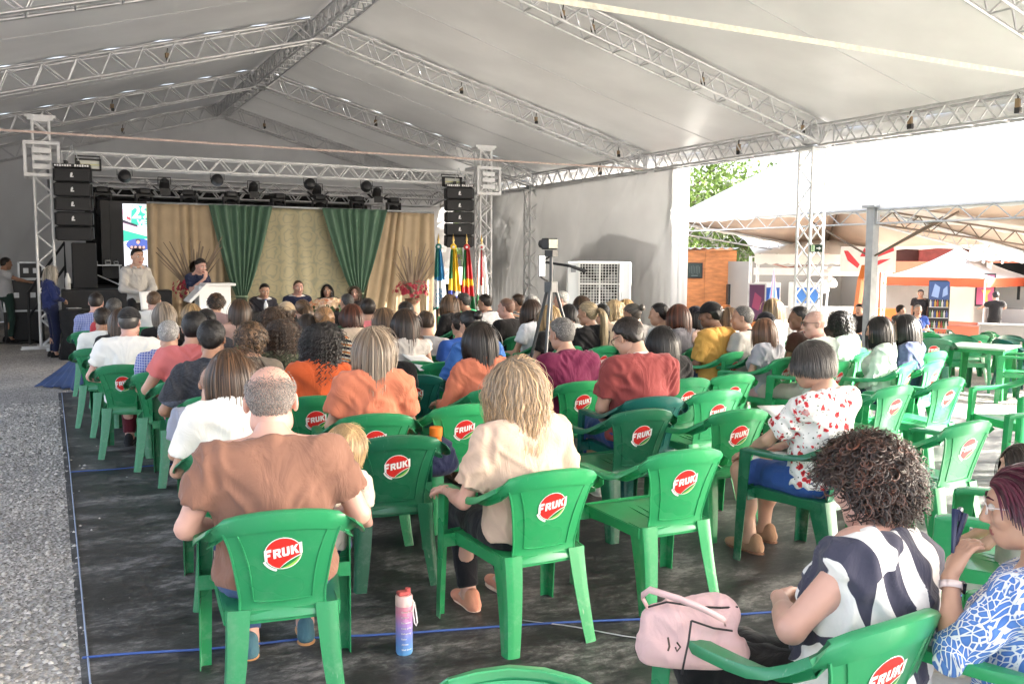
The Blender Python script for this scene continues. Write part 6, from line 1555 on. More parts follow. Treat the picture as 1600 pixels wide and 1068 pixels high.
def person(x, y, zt, yaw, sex, hair, hcol, top, label, pattern=None, skin='light', hl=.3, pose='lap', hy=0.0, hp=0.08, bulk=1.0, sleeve=.55, trousers=(.03, .04, .09), standing=False,
           hi=False, seed=None, cap=None, glasses=None, two=None, face=False, shoes=None, nh=None, collar=None, group='seated people of the audience', bust=1.0, neck=0.0, zg=0.0, hw=None, var=0, scale=None, hem=.50, vneck=False, fine=False, capcol=None, tcloth=None, grad=None, lean=0.0, legcut=1.0, inner=None, hs=1.09):
    global HS, SKR
    HS = hs; SKR = A3(.079, .099, .090)*HS
    H = 1.345+(.48 if standing else 0)
    sc = scale or (zt-zg)/H
    if not hi and not standing and hy == 0 and not cap: i_ = len(PEOPLE); hy = (0, -.25, .2, 0, -.4)[i_ % 5]; hp = (hp, .2, .05)[i_ % 3]
    if lean == 0 and not standing: lean = random.uniform(-.05, .05)
    seed = seed if seed is not None else (len(PEOPLE)+11 if hi else 11+var)
    key = (sex, str(pose), round(hy, 1), round(hp, 1), round(bulk, 1), standing, hi, sleeve, hair, hl, seed if hi else var, neck, vneck, legcut, hs)
    M_ = body_meshes(key, sex, pose, hy, hp, bulk, standing, hi, sleeve, hair, hl, seed, hem, two, face, nh, collar, bust, neck, hw, vneck, fine, grad, legcut, inner)
    B = M_['B']
    p = link('person', M_['body'], None, SK[skin]); p.location = (x, y, zg); p.rotation_euler = (0, lean, -yaw); p.scale = (sc, sc, sc)
    tag(p, label, 'person', group)
    link('shirt', cmesh(key, 'shirt', M_['shirt'], shirt_mat(pattern)), p, top)
    if inner: link('inner_shirt', cmesh(key, 'inner', M_['inner'], CLOTH), p, inner)
    link('trousers', cmesh(key, 'trousers', M_['trousers'], tcloth or DENIM), p, trousers)
    if hair: link('hair', M_['hair'], p, HC[hcol] if isinstance(hcol, str) else hcol)
    if collar: link('collar', M_['collar'].mesh('collar', CLOTH, True), p, collar)
    if hi and not shoes: shoes = [((.02, .02, .022), (.02, .02, .02)), ((.6, .6, .6), (.7, .7, .7)), ((.12, .07, .04), (.05, .03, .02)), ((.05, .06, .1), (.5, .5, .5))][len(PEOPLE) % 4]
    if shoes:
        for s in (-1, 1):
            a, b = shoe_mesh('shoe'); an = B['legs'][s][2]
            o = link('shoe', a, p, shoes[0]); o.location = (an[0], an[1], 0); so = link('sole', b, o, shoes[1])
    if cap:
        V, F, V2, F2, g = cap_parts(B, key); o = link('cap', npmesh('cap', V, F, CLOTH), p, cap); link('brim', npmesh('brim', V2, F2, CLOTH), o, cap); link('cap_strap', g.mesh('cap_strap', CLOTH, True), o, capcol or cap)
    if glasses:
        g = MB()
        for s in (-1, 1):
            P = [B['h']((s*.032+.024*math.cos(t), .103-.006*abs(math.cos(t)), .008+.018*math.sin(t))) for t in np.linspace(0, 6.2, 15)]; g.tube(P, .0022, 5, closed=True)
            g.tube([B['h']((s*.056, .098, .014)), B['h']((s*.080, .05, .014)), B['h']((s*.084, -.01, .012))], .0022, 5)
            if glasses[1]: g.mat(1).poly([B['h']((s*.032+.022*math.cos(t), .104, .008+.016*math.sin(t))) for t in np.linspace(0, 5.8, 12)]); g.mat(0)
        g.tube([B['h']((-.01, .106, .012)), B['h']((.01, .106, .012))], .002, 5)
        o = link('glasses', g.mesh('glasses', [CLOTH, BLACK]), p, glasses[0])
    if face:
        for s in (-1, 1):
            g = MB(); c = B['h']((s*.031, .084, .010)); g.lathe([(.0125*math.sin(q), -.0125*math.cos(q)) for q in np.linspace(.15, 3.0, 7)], c, 10)
            d = B['R'] @ A3(0, 1, 0); g.mat(1); M3 = Vector(d).to_track_quat('Z', 'Y').to_matrix(); g.lathe([(.006, .0105), (.0055, .0128), (.002, .013)], c, 10, M3); g.obj('eye', [mat('eye white', (.6, .57, .54), .3), mat('iris', (.05, .03, .02), .2)], p, smooth=True)
            g = MB(); g.tube([B['h']((s*.014, .0955, .034)), B['h']((s*.032, .0935, .039)), B['h']((s*.049, .079, .034))], [.0035, .0042, .002], 5); link('eyebrow', g.mesh('eyebrow', CLOTH, True), p, (HC[hcol] if isinstance(hcol, str) else hcol) if hair else (.1, .07, .05))
    PEOPLE.append(p); return p, B, sc
# ------------------------------------------------------------------ audience
def yaw_to_stage(x, y): return math.atan2(4.3-x, 18.5-y)*.85
def seat(pos, short, tail, sex, hair, hcol, top, shade='mid', dyaw=0.0, ch=True, back=0.0, **kw):
    x, y, zt = pos; yw = yaw_to_stage(x, y)+R_(dyaw)
    p = person(x, y, zt, yw, sex, hair, hcol, top, short+' '+tail, **kw)
    if ch: chair(x-back*math.sin(yw), y-back*math.cos(yw), yw+R_(random.uniform(-3, 3)), shade, 'green armchair under the '+short)
    return p
WHT, BLK, NVY = (.80, .79, .76), (.014, .013, .014), (.018, .024, .06)
JEAN = (.045, .085, .20)
# --- nearest people
seat((0.76, 3.47, 1.262), 'stocky balding man in brown t-shirt', 'seated at the front left', 'm', 'bald', (.19, .165, .15), (.225, .115, .082), 'mid', hi=True, skin='pink', pose='wide', bulk=1.34, sleeve=.62, trousers=JEAN, shoes=((.07, .16, .20), (.55, .28, .12)), hp=.15, nh=5600, hw=.0030, hy=.05, back=.04, hs=1.22)
seat((0.98, 3.72, 1.016), 'small blond girl', 'leaning at the side of the man in brown', 'f', 'bob', (.50, .33, .16), (.7, .6, .5), ch=False, hi=True, skin='pink', hl=.24, scale=.60, zg=0.169, hy=-.5, hp=.35, nh=1800, hw=.0042, bulk=.42, pose='lapin', lean=R_(11), hs=1.40)
seat((1.87, 3.55, 1.240), 'woman in beige top with wavy blond hair', 'on the near bright green chair', 'f', 'wavy', 'ash', (.62, .46, .36), 'bright', hi=True, skin='pink', hl=.50, pose='rest', bulk=1.08, sleeve=.75, trousers=(.014, .014, .018), hp=.05, nh=4200, hw=.0031, two=((1.45, 1.3, 1.1), .40), grad=(1.7, 1.5, 1.15), shoes=((.70, .30, .20), (.8, .6, .48)), dyaw=-8, back=.0)
seat((0.83, 4.62, 1.235), 'woman in white tee with long brown hair', 'behind the man in brown', 'f', 'long', 'brown', (.80, .78, .73), 'mid', hi=True, skin='light', hl=.56, pose='rest', sleeve=.7, nh=2400, hw=.0048, hp=.22, hy=.25, two=((1.6, 1.45, 1.3), .3), trousers=JEAN)
seat((0.80, 5.25, 1.080), 'boy with cropped hair', 'sitting beside the woman in white tee', 'm', 'buzz', 'brown', (.3, .32, .4), ch=False, hi=True, skin='light', scale=.80, zg=0.013, hy=.2, hp=.3, nh=900)
seat((1.01, 6.30, 1.264), 'man in dark grey melange tee', 'third in the left column of chairs', 'm', 'shortf', 'black', (.05, .05, .06), 'mid', hi=True, skin='tan', pose='wide', pattern='melange', sleeve=.8, hp=.1, hy=.1, nh=1100, trousers=(.2, .08, .05))
seat((0.93, 7.15, 1.276), 'man in salmon polo', 'leaning on the left armrest', 'm', 'shortf', 'black', (.62, .17, .17), 'mid', hi=True, skin='light', pose='wide', bulk=1.1, hy=.15, nh=1000, collar=(.62, .18, .18), trousers=JEAN)
seat((0.84, 7.75, 1.174), 'grey haired man', 'half hidden behind the man in salmon polo', 'm', 'short', 'lgrey', (.25, .5, .6), 'mid', hi=True, skin='light', pattern='plaid', nh=900)
seat((0.62, 8.35, 1.251), 'man in white tee and dark cap', 'in the left column', 'm', 'cap', 'salt', WHT, 'mid', hi=True, skin='pink', bulk=1.2, cap=(.02, .02, .022), pose='wide', trousers=(.1, .012, .02), nh=300)
seat((1.68, 5.20, 1.277), 'woman in orange tee with long ash blond hair', 'in the middle', 'f', 'long', (.27, .21, .155), (.58, .19, .11), 'mid', hi=True, skin='light', hl=.44, pose='lap', sleeve=.7, nh=2600, hw=.0048, two=((.5, .42, .36), .35), grad=(1.2, 1.2, 1.2), hp=.05, bulk=1.05)
seat((2.77, 5.85, 1.237), 'woman in orange jacket with straight black hair', 'left of the centre aisle', 'f', 'long', 'dark', (.58, .18, .105), 'mid', hi=True, skin='light', hl=.46, sleeve=1.9, pose='rest', nh=2000, hy=.12, hw=.005)
seat((3.47, 5.88, 1.246), 'grey haired man in burgundy polo', 'seated near the tripod', 'm', 'short', 'grey', (.15, .018, .06), 'bright', hi=True, skin='light', bulk=1.15, hy=-.25, nh=1500, collar=(.15, .018, .06), hw=.005)
seat((3.52, 5.05, 1.311), 'man in brick red polo with white striped collar', 'looking down, on a teal green chair', 'm', 'shortf', 'dark', (.25, .052, .05), 'teal', hi=True, skin='light', bulk=1.18, hy=-.35, hp=.45, pose='lap', nh=1300, collar=(.7, .68, .66), glasses=((.02, .02, .02), False), trousers=(.03, .07, .22), sleeve=.7, shoes=(WHT, WHT), dyaw=4)
seat((4.26, 5.70, 1.178), 'woman with very long jet black hair', 'right of the man in brick red polo', 'f', 'long', 'black', BLK, 'mid', hi=True, skin='light', hl=.6, nh=1700, hw=.005, hy=.2, hp=.2)
seat((3.72, 3.62, 1.255), 'woman in white blouse with red roses', 'short dark grey hair, at right', 'f', 'bob', (.055, .048, .044), (.8, .78, .75), 'dark', hi=True, skin='light', pattern='floral', bulk=1.18, pose='knee', sleeve=.75, hy=-.55, hp=.25, nh=2600, hw=.0042, hl=.155, glasses=((.6, .6, .6), False), trousers=(.035, .09, .30), dyaw=-10, neck=.02, fine=True, legcut=.05, shoes=((.35, .2, .12), (.2, .1, .06)))
person(1.87, 1.75, 1.18, R_(-19), 'f', 'ball', (.034, .016, .011), (.8, .78, .76), 'woman with big dark curly hair in black and white patterned top at the lower right', hi=True, skin='pink', pattern='geo', bulk=1.62, pose=('crossw', 'lap'), sleeve=.22, hl=.10, nh=3600, hw=.0052, trousers=BLK, hp=.32, hy=.45, two=((2.2, 1.7, 1.5), .22), fine=True, lean=R_(13))
chair(1.82, 1.80, R_(-4), 'mid', 'green armchair under the woman with big dark curly hair')
PW, PB, PS = person(2.34, 1.50, 1.143, R_(-12), 'f', 'sweep', 'purple', (.3, .4, .7), 'woman with purple hair in blue leaf print blouse holding navy glasses at the right edge', hi=True, face=True, skin='light', pattern='leaf', bulk=1.3, pose=('up', 'rest'), sleeve=1.35, hl=.17, nh=2400, hw=.005, hy=-.45, hp=.12, glasses=((.7, .62, .6), False), trousers=WHT, fine=True)
chair(2.36, 1.50, R_(-14), 'bright', 'green armchair under the woman with purple hair at the right edge')
sh_, el_, wr_, th_ = PB['arms'][-1]; dw = (wr_-el_)/np.linalg.norm(wr_-el_); c_ = wr_-dw*.03; u1 = np.cross(dw, A3(0, 1, 0)); u1 /= np.linalg.norm(u1); u2 = np.cross(dw, u1)
w_ = MB().sheet([[c_+dw*(q*.011)+(u1*math.cos(t)+u2*math.sin(t))*.033 for q in (-1, 1)] for t in np.linspace(0, 6.283, 21)], .003).obj('watch', mat('pale pink strap', (.75, .62, .60), .5), PW, smooth=True)
f_ = Vector(-u1*.6+u2*.8).normalized(); MB().box(Vector(c_)+f_*.037, (.030, .010, .034), M=(f_.to_track_quat('Y', 'Z').to_matrix())).obj('watch_face', mat('black glass', (.01, .01, .012), .1), w_)
hd_ = PB['hands'][-1][1]; hp0 = Vector(wr_+hd_*.11); gl = empty('folded_glasses', (0, 0, 0), 0, 'folded navy glasses held up in the hand of the purple haired woman', 'glasses')
gl.matrix_world = Matrix.Translation(PW.location) @ PW.rotation_euler.to_matrix().to_4x4() @ Matrix.Scale(PS, 4) @ Matrix.Translation(hp0)
NV = mat('navy plastic', (.012, .018, .07), .3)
for k, (a_, b_) in enumerate((((-.02, .03, -.03), (.03, .05, .10)), ((-.01, .035, -.03), (.055, .03, .085)))): MB().tube([a_, [(p+q)/2 for p, q in zip(a_, b_)], b_], [.006, .009, .012], 6).obj('temple', NV, gl)
MB().box((.05, .045, .08), (.05, .018, .04), rz=.3, bev=.005).obj('lens_frame', NV, gl)
seat((3.58, 2.35, 0.924), 'dark haired woman in white trousers', 'beside the purple haired woman', 'f', 'long', 'dark', (.5, .45, .4), 'bright', hi=True, skin='light', hl=.3, pose='knee', trousers=(.82, .82, .80), dyaw=-30, hy=-.5, nh=900, tcloth=CLOTH)
# --- left block
seat((0.60, 9.35, 1.196), 'woman in black top with brown hair', 'behind the capped man', 'f', 'long', 'brown', BLK, hl=.44)
seat((0.51, 9.90, 1.182), 'dark haired man in white shirt', 'near the left end of the rows', 'm', 'shortf', 'dark', WHT, skin='tan', dyaw=4)
seat((0.67, 11.20, 1.217), 'grey haired person', 'in the second row at left', 'm', 'short', 'salt', (.45, .05, .06))
seat((0.53, 12.20, 1.249), 'man in blue plaid shirt', 'at the left end of the front row', 'm', 'short', 'dark', (.12, .16, .42), pattern='plaid', skin='pink', sleeve=1.5)
seat((1.20, 12.60, 1.244), 'short haired man in white shirt', 'in the front row', 'm', 'short', 'lbrown', WHT, skin='pink', pose='lapin', hy=-.3)
seat((1.07, 9.90, 1.224), 'woman with grey blond bob', 'in a black top in the left block', 'f', 'bob', 'ash', BLK, hl=.30)
seat((1.42, 10.60, 1.173), 'blond haired woman', 'peeking over the dark haired men', 'f', 'bob', 'blond', (.5, .4, .3), hl=.2)
seat((1.90, 12.30, 1.213), 'woman with curly brown bun', 'in front of the white lectern', 'f', 'ball', 'brown', (.3, .2, .2), hl=.05)
seat((1.33, 8.60, 1.213), 'woman with black ponytail', 'and white hair clip', 'f', 'pony', 'black', (.05, .05, .06), hl=.3)
seat((1.80, 10.20, 1.234), 'woman in pale pink top with brown hair', 'in the left block', 'f', 'long', 'brown', (.62, .40, .34), hl=.42, sleeve=.25, neck=.04)
seat((1.32, 6.75, 1.200), 'person with curly light brown hair', 'low behind the long haired woman', 'f', 'ball', 'lbrown', (.3, .25, .2), hl=.06, nh=500)
seat((1.86, 8.50, 1.225), 'woman with curly brown hair', 'in the middle rows', 'f', 'curly', 'brown', (.12, .12, .10), hl=.36, nh=420)
seat((2.19, 9.20, 1.236), 'man in purple shirt and beige cap', 'in the middle rows', 'm', 'cap', 'brown', (.10, .09, .24), cap=(.42, .32, .21), capcol=(.3, .22, .14), skin='light')
seat((2.62, 10.30, 1.210), 'woman with grey brown ponytail', 'in a black dotted dress', 'f', 'pony', 'lbrown', BLK, pattern='dots', hl=.32)
seat((2.06, 7.90, 1.183), 'small dark haired child', 'between the curly haired women', 'f', 'bob', 'dark', (.3, .2, .2), hl=.2, scale=.84, zg=0.063, ch=False)
seat((2.16, 7.85, 1.252), 'woman in orange striped top with blond ponytail', 'in the middle', 'f', 'pony', (.24, .13, .06), (.7, .6, .5), pattern='stripe', hl=.42, hi=True, nh=700)
seat((2.71, 8.90, 1.228), 'woman with reddish brown bob', 'in a beige top', 'f', 'bob', 'auburn', (.62, .5, .40), hl=.26)
seat((3.13, 9.60, 1.245), 'man in pink shirt', 'in the middle rows', 'm', 'short', 'dark', (.75, .22, .25), skin='light', bulk=1.1, sleeve=1.4)
seat((3.57, 12.00, 1.203), 'grey haired man in dark suit', 'in the front row before the panel', 'm', 'short', 'salt', BLK, sleeve=1.9, hy=-.4)
seat((2.89, 8.30, 1.215), 'woman with light brown bob', 'in a white top', 'f', 'bob', 'lbrown', (.7, .72, .78), hl=.28)
seat((3.44, 9.30, 1.218), 'dark haired man', 'behind the woman with half tied hair', 'm', 'short', 'dark', (.25, .22, .25), skin='light')
seat((2.82, 7.60, 1.240), 'woman with long dark half tied hair', 'with bare shoulder', 'f', 'long', (.035, .02, .013), (.6, .55, .5), hl=.5, hi=True, nh=900, two=((2.4, 2.0, 1.7), .15), sleeve=.2, neck=.03)
seat((3.10, 7.95, 1.198), 'boy in grey shirt', 'with straight brown hair', 'm', 'short', 'brown', (.4, .4, .42))
seat((1.56, 6.95, 1.215), 'woman in camouflage top with curly hair', 'left of the black curly haired woman', 'f', 'curly', (.045, .03, .022), (.1, .1, .08), pattern='camo', hl=.46, hi=True, nh=800, two=((2.2, 1.9, 1.5), .2))
seat((1.57, 6.00, 1.247), 'woman with long black curls', 'in an orange and white top', 'f', 'curly', 'black', (.55, .10, .03), hl=.48, hi=True, nh=1000)
seat((2.14, 6.35, 1.180), 'person in black with dark hair', 'hidden behind the ash blond woman', 'm', 'short', 'dark', BLK, bulk=1.2, dyaw=10)
# --- middle block
seat((3.27, 7.05, 1.248), 'woman in bright blue tee with blue scrunchie', 'beside a small boy', 'f', 'bun', 'black', (.045, .14, .42), 'bright', hl=.2, hi=True, pose='rest', hy=-.3, hp=.25, nh=700, sleeve=.9)
seat((3.39, 7.60, 1.181), 'little boy with dark hair', 'beside the woman in bright blue', 'm', 'short', 'dark', (.03, .1, .4), ch=False, scale=.84, zg=0.062)
seat((4.78, 11.10, 1.220), 'woman in black with straight fair brown hair', 'near the flags', 'f', 'long', 'lbrown', BLK, hl=.4, sleeve=1.6, dyaw=-10)
seat((5.03, 11.20, 1.230), 'grey haired man in grey suit', 'in front of the flags', 'm', 'short', 'salt', (.07, .07, .075), sleeve=1.9, hy=-.4, dyaw=-14)
seat((5.30, 11.10, 1.213), 'young man in light grey shirt', 'with dark collar near the tower foot', 'm', 'short', 'dark', (.55, .55, .56), hy=-.3, collar=(.02, .02, .02), dyaw=-10)
seat((4.80, 9.60, 1.221), 'bald man in black tee', 'seated before the right tower', 'm', 'buzz', (.25, .13, .09), BLK, skin='pink', bulk=1.15, hy=-.4, dyaw=-14)
seat((5.89, 11.30, 1.199), 'boy in striped top', 'beside the lattice column', 'm', 'short', 'brown', WHT, pattern='stripe', hy=-.3, dyaw=-10)
seat((5.95, 11.00, 1.191), 'grey haired woman', 'next to the boy in striped top', 'f', 'bob', 'lgrey', (.03, .03, .03), hl=.16, dyaw=-10)
seat((4.79, 8.90, 1.242), 'woman in white tee with very long brown hair', 'left of the tripod', 'f', 'long', (.045, .025, .016), (.72, .74, .80), 'bright', hl=.6, dyaw=-14, pose='rest', nh=330)
seat((4.66, 8.20, 1.213), 'blond woman in black top', 'right behind the tripod legs', 'f', 'long', 'blond', BLK, hl=.44, dyaw=-10)
seat((6.61, 11.40, 1.223), 'white haired man', 'by the left edge of the air cooler', 'm', 'shortf', 'white', (.6, .6, .6), skin='pink', hy=-.6, dyaw=-10)
seat((5.22, 8.90, 1.192), 'woman with dark hair looking down', 'by the air cooler', 'f', 'bob', 'black', (.6, .6, .6), hl=.3, hy=.6, hp=.4, dyaw=-10)
seat((6.11, 10.00, 1.218), 'woman with dark brown hair', 'in front of the cooler grille', 'f', 'long', 'brown', (.3, .3, .3), hl=.36, dyaw=-10)
seat((4.99, 8.10, 1.238), 'woman in black top with blond ponytail', 'below the cooler grille', 'f', 'pony', (.40, .31, .19), BLK, hl=.48, hi=True, nh=800, bulk=1.15, dyaw=-14, hy=-.2)
seat((5.43, 8.40, 1.196), 'small dark haired boy', 'beside sunlit blond hair', 'm', 'short', 'black', (.5, .4, .3), scale=.86, zg=0.050, ch=False)
seat((6.10, 9.20, 1.194), 'woman with bright blond wavy hair', 'right of the cooler', 'f', 'wavy', (.5, .36, .2), (.65, .58, .45), hl=.48, dyaw=-10, nh=300)
seat((6.73, 9.90, 1.171), 'second fair blond woman', 'farther behind, right of the cooler', 'f', 'long', 'blond', (.6, .5, .4), hl=.36, dyaw=-10)
seat((5.84, 8.40, 1.196), 'person with grey brown bun', 'before the white wall edge', 'f', 'bun', (.10, .085, .075), (.3, .3, .3), dyaw=-10)
seat((5.85, 8.00, 1.214), 'dark haired young man', 'in front of the orange kiosk edge', 'm', 'shortf', 'black', (.6, .6, .62), dyaw=-10, hy=-.4)
seat((5.88, 7.70, 1.221), 'woman with dark red straight hair', 'under the orange kiosk board', 'f', 'long', 'auburn', (.12, .12, .14), hl=.38, dyaw=-12)
seat((5.86, 7.10, 1.268), 'man in yellow shirt and black cap', 'on a light green chair', 'm', 'cap', 'black', (.56, .31, .075), 'light', skin='brown', cap=BLK, capcol=(.7, .6, .55), hi=True, bulk=1.12, hy=-.45, pose='lap', sleeve=.9, nh=300, dyaw=-6)
seat((6.18, 7.75, 1.186), 'woman with black bob and dark cap', 'left of the man in yellow', 'f', 'long', 'black', (.6, .42, .36), hl=.34, cap=(.02, .02, .03), sleeve=.2, dyaw=-10, skin='tan')
seat((6.72, 7.90, 1.161), 'woman with light brown hair', 'right behind the black cap', 'f', 'long', 'lbrown', (.5, .45, .4), hl=.34, dyaw=-10)
seat((6.08, 6.95, 1.233), 'grey haired man in grey polo', 'with black collar', 'm', 'short', 'grey', (.42, .41, .40), skin='light', collar=BLK, hy=-.5, dyaw=-8)
# --- right block
seat((7.78, 8.30, 1.229), 'woman with long brown blond hair', 'beside the lattice column on the right', 'f', 'long', (.15, .095, .05), (.7, .65, .55), hl=.40, dyaw=-10)
seat((6.76, 7.30, 1.135), 'person in dark cap', 'in front of the lattice column', 'm', 'cap', 'black', (.5, .4, .45), cap=(.02, .02, .025), dyaw=-6)
seat((5.96, 6.50, 1.142), 'girl in grey top with light brown hair', 'on a bright green chair', 'f', 'long', (.14, .065, .035), (.36, .36, .40), 'bright', hl=.34, hi=True, nh=800, hy=-.1, dyaw=-6, trousers=(.5, .3, .3))
seat((6.80, 6.90, 1.215), 'man with dark hair in black top', 'beside the sunglasses man', 'm', 'shortf', 'black', (.05, .02, .015), skin='brown', hy=-.6, dyaw=-4)
seat((6.14, 6.05, 1.234), 'balding man in mint tee with sunglasses', 'right of centre', 'm', 'buzz', 'lgrey', (.56, .62, .55), 'bright', skin='pink', hi=True, bulk=1.15, hy=-.75, pose='cross', glasses=((.02, .02, .02), True), nh=900, trousers=(.5, .45, .38), dyaw=-12)
seat((6.91, 6.60, 1.017), 'small boy with brown hair', 'right of the sunglasses man', 'm', 'short', 'brown', (.4, .3, .3), ch=False, scale=.82, zg=-0.076)
seat((7.04, 6.55, 1.189), 'woman with black curly hair in green and white top', 'at right', 'f', 'curly', 'black', (.45, .62, .50), 'bright', hl=.28, hi=True, nh=900, dyaw=-6)
seat((6.61, 5.72, 1.190), 'woman in mint blouse with straight black hair', 'leaning forward at right', 'f', 'long', 'black', (.60, .70, .60), 'light', hl=.36, hi=True, nh=1000, hy=-.6, pose='lap', sleeve=1.6, dyaw=-16, hp=.15)
seat((6.96, 5.72, 1.199), 'woman in navy top with long black hair', 'rightmost of the seated pair', 'f', 'long', 'black', (.06, .08, .16), 'bright', hl=.38, hi=True, nh=1000, hy=-.5, sleeve=1.3, dyaw=-10, trousers=BLK)
# --- panel and standing people
ST = dict(group='people at the stage')
def panel(pos, short, tail, sex, hair, hcol, top, **kw):
    x, y, zt = pos
    person(x, y, zt, math.pi+kw.pop('dy', 0), sex, hair, hcol, top, short+' '+tail, face=True, hi=True, group='panel seated behind the black table', **kw)
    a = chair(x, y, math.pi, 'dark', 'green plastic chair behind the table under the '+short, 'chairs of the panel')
panel((3.36, 16.25, 1.244), 'bearded man in dark suit', 'seated first from left at the panel table', 'm', 'shortf', 'black', (.03, .03, .04), sleeve=1.9, pose='front', hp=.3, vneck=True, nh=400, skin='light', inner=(.75, .75, .76))
panel((3.96, 16.25, 1.285), 'man in navy suit and white shirt', 'seated second at the panel table', 'm', 'short', 'lbrown', (.02, .025, .06), sleeve=1.9, pose='front', vneck=True, nh=400, skin='pink', inner=(.75, .75, .76))
panel((4.56, 16.25, 1.212), 'woman with straight black hair', 'seated third at the panel table', 'f', 'long', 'black', BLK, hl=.4, nh=400, pose='front', dy=.35)
panel((5.08, 16.25, 1.172), 'woman with brown wavy hair', 'seated last at the panel table', 'f', 'wavy', 'brown', (.06, .05, .05), hl=.4, nh=400, pose='front', dy=.5, skin='pink')
person(*(1.26, 15.30, 1.821), math.pi-.35, 'm', 'short', 'black', (.42, .40, .375), 'man standing in light grey long sleeved shirt holding white paper', sleeve=1.9, standing=True, hi=True, face=True, pose='front', bulk=.78, nh=1600, trousers=BLK, shoes=(BLK, BLK), group='standing people at the stage', collar=(.42, .40, .375), skin='light')
person(*(2.28, 15.95, 1.676), math.pi-.5, 'f', 'pony', 'dark', (.018, .025, .06), 'woman in navy tee speaking into a microphone at the lectern', sleeve=.8, standing=True, hi=True, face=True, pose=('lapin', 'mic'), hp=.3, hl=.25, nh=500, trousers=BLK, shoes=(BLK, BLK), group='standing people at the stage', skin='pink')
person(*(0.06, 16.95, 1.536), R_(75), 'f', 'long', (.42, .37, .30), (.022, .032, .115), 'woman in navy suit with long grey blond hair standing by the tower', sleeve=1.9, standing=True, hi=True, face=True, pose='front', hl=.40, nh=700, trousers=(.014, .018, .05), shoes=(BLK, BLK), glasses=((.05, .02, .02), False), group='standing people at the stage', tcloth=CLOTH)
person(*(-0.71, 20.30, 1.669), R_(70), 'm', 'short', 'dark', (.5, .5, .52), 'man in white tee reaching to the flight cases at the left edge', standing=True, hi=False, pose=('hang', 'point'), trousers=(.03, .06, .05), shoes=(BLK, BLK), group='standing people at the stage', skin='tan')
# --- yard
def out(u, label, sex, hair, hcol, top, yw, g_='people in the food yard', **kw):
    x, y, z = u; return person(x, y, z, R_(yw), sex, hair, hcol, top, label, group=g_, zg=gz(x), **kw)
out((22.2, 17.75, .88), 'woman in black tee with glasses standing at the drink fridge', 'f', 'bun', 'dark', BLK, 230, standing=True, hi=True, face=True, pose='hang', glasses=((.02, .02, .02), False), trousers=BLK, skin='tan', nh=300, bulk=1.15)
out((17.1, 13.7, .73), 'fair haired woman in blue tee sitting with folded arms', 'f', 'short', 'lgrey', (.04, .10, .42), 220, hi=True, face=True, pose=('cross', 'chin'), skin='light', nh=300)
out((17.15, 14.2, .70), 'dark haired person seated behind the woman in blue', 'm', 'shortf', 'black', BLK, 120)
out((16.05, 14.4, .74), 'person in black bending over at the foot of the grey post', 'm', 'shortf', 'black', BLK, 250, hp=.4, var=3)
out((22.7, 15.8, .89), 'man in black tee seen from behind at the right kiosk', 'm', 'short', 'black', BLK, 40, standing=True, pose='point', trousers=BLK, var=2)
for (x, y, yw, lb) in ((17.1, 13.7, 220, 'green chair of the woman in blue tee'), (17.15, 14.2, 120, 'green chair of the dark haired person in the yard'), (16.05, 14.4, 250, 'green chair of the person bending by the post')): chair(x, y, R_(yw), 'mid', lb, 'green plastic chairs in the food yard', gz(x))
# --- empty chairs in the rows
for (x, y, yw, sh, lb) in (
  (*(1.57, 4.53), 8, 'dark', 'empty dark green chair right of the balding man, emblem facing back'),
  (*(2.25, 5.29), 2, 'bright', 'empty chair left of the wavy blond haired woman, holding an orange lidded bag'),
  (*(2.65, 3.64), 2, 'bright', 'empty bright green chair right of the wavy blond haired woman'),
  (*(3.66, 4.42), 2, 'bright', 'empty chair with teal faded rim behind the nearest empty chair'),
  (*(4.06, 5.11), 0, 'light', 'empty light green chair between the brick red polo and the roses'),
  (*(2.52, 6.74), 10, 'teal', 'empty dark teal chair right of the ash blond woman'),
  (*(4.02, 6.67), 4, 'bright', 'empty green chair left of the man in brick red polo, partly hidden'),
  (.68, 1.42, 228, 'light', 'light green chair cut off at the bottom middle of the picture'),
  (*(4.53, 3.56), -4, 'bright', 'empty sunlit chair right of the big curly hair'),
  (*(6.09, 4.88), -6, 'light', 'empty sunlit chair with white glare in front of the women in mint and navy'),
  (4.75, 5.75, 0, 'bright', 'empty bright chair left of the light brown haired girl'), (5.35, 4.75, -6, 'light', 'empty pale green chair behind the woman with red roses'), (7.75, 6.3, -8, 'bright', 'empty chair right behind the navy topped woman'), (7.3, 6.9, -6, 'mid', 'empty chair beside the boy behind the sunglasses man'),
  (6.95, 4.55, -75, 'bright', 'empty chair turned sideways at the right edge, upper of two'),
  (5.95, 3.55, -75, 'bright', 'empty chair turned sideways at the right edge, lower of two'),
  (*(5.43, 8.65), 4, 'bright', 'empty green chair with red emblem behind the burgundy polo'),
  (*(3.07, 7.47), 6, 'bright', 'empty bright green chair beside the long half tied hair'),
  (*(3.12, 8.21), 6, 'bright', 'empty green chair behind the woman with long dark half tied hair'),
  (*(1.52, 4.40), 4, 'mid', '') if False else (*(3.13, 4.67), 2, 'dark', 'dark green chair mostly hidden behind the man in brick red polo'),
  (*(7.42, 7.10), -6, 'light', 'empty light green chair left of the woman in mint blouse'),
  (*(6.56, 14.91), -4, 'bright', 'empty green chair in the second row near the flags'),
  (*(4.64, 12.61), 2, 'mid', 'green chair back seen behind the boy in grey shirt')):
    chair(x, y, R_(yw), sh, lb)
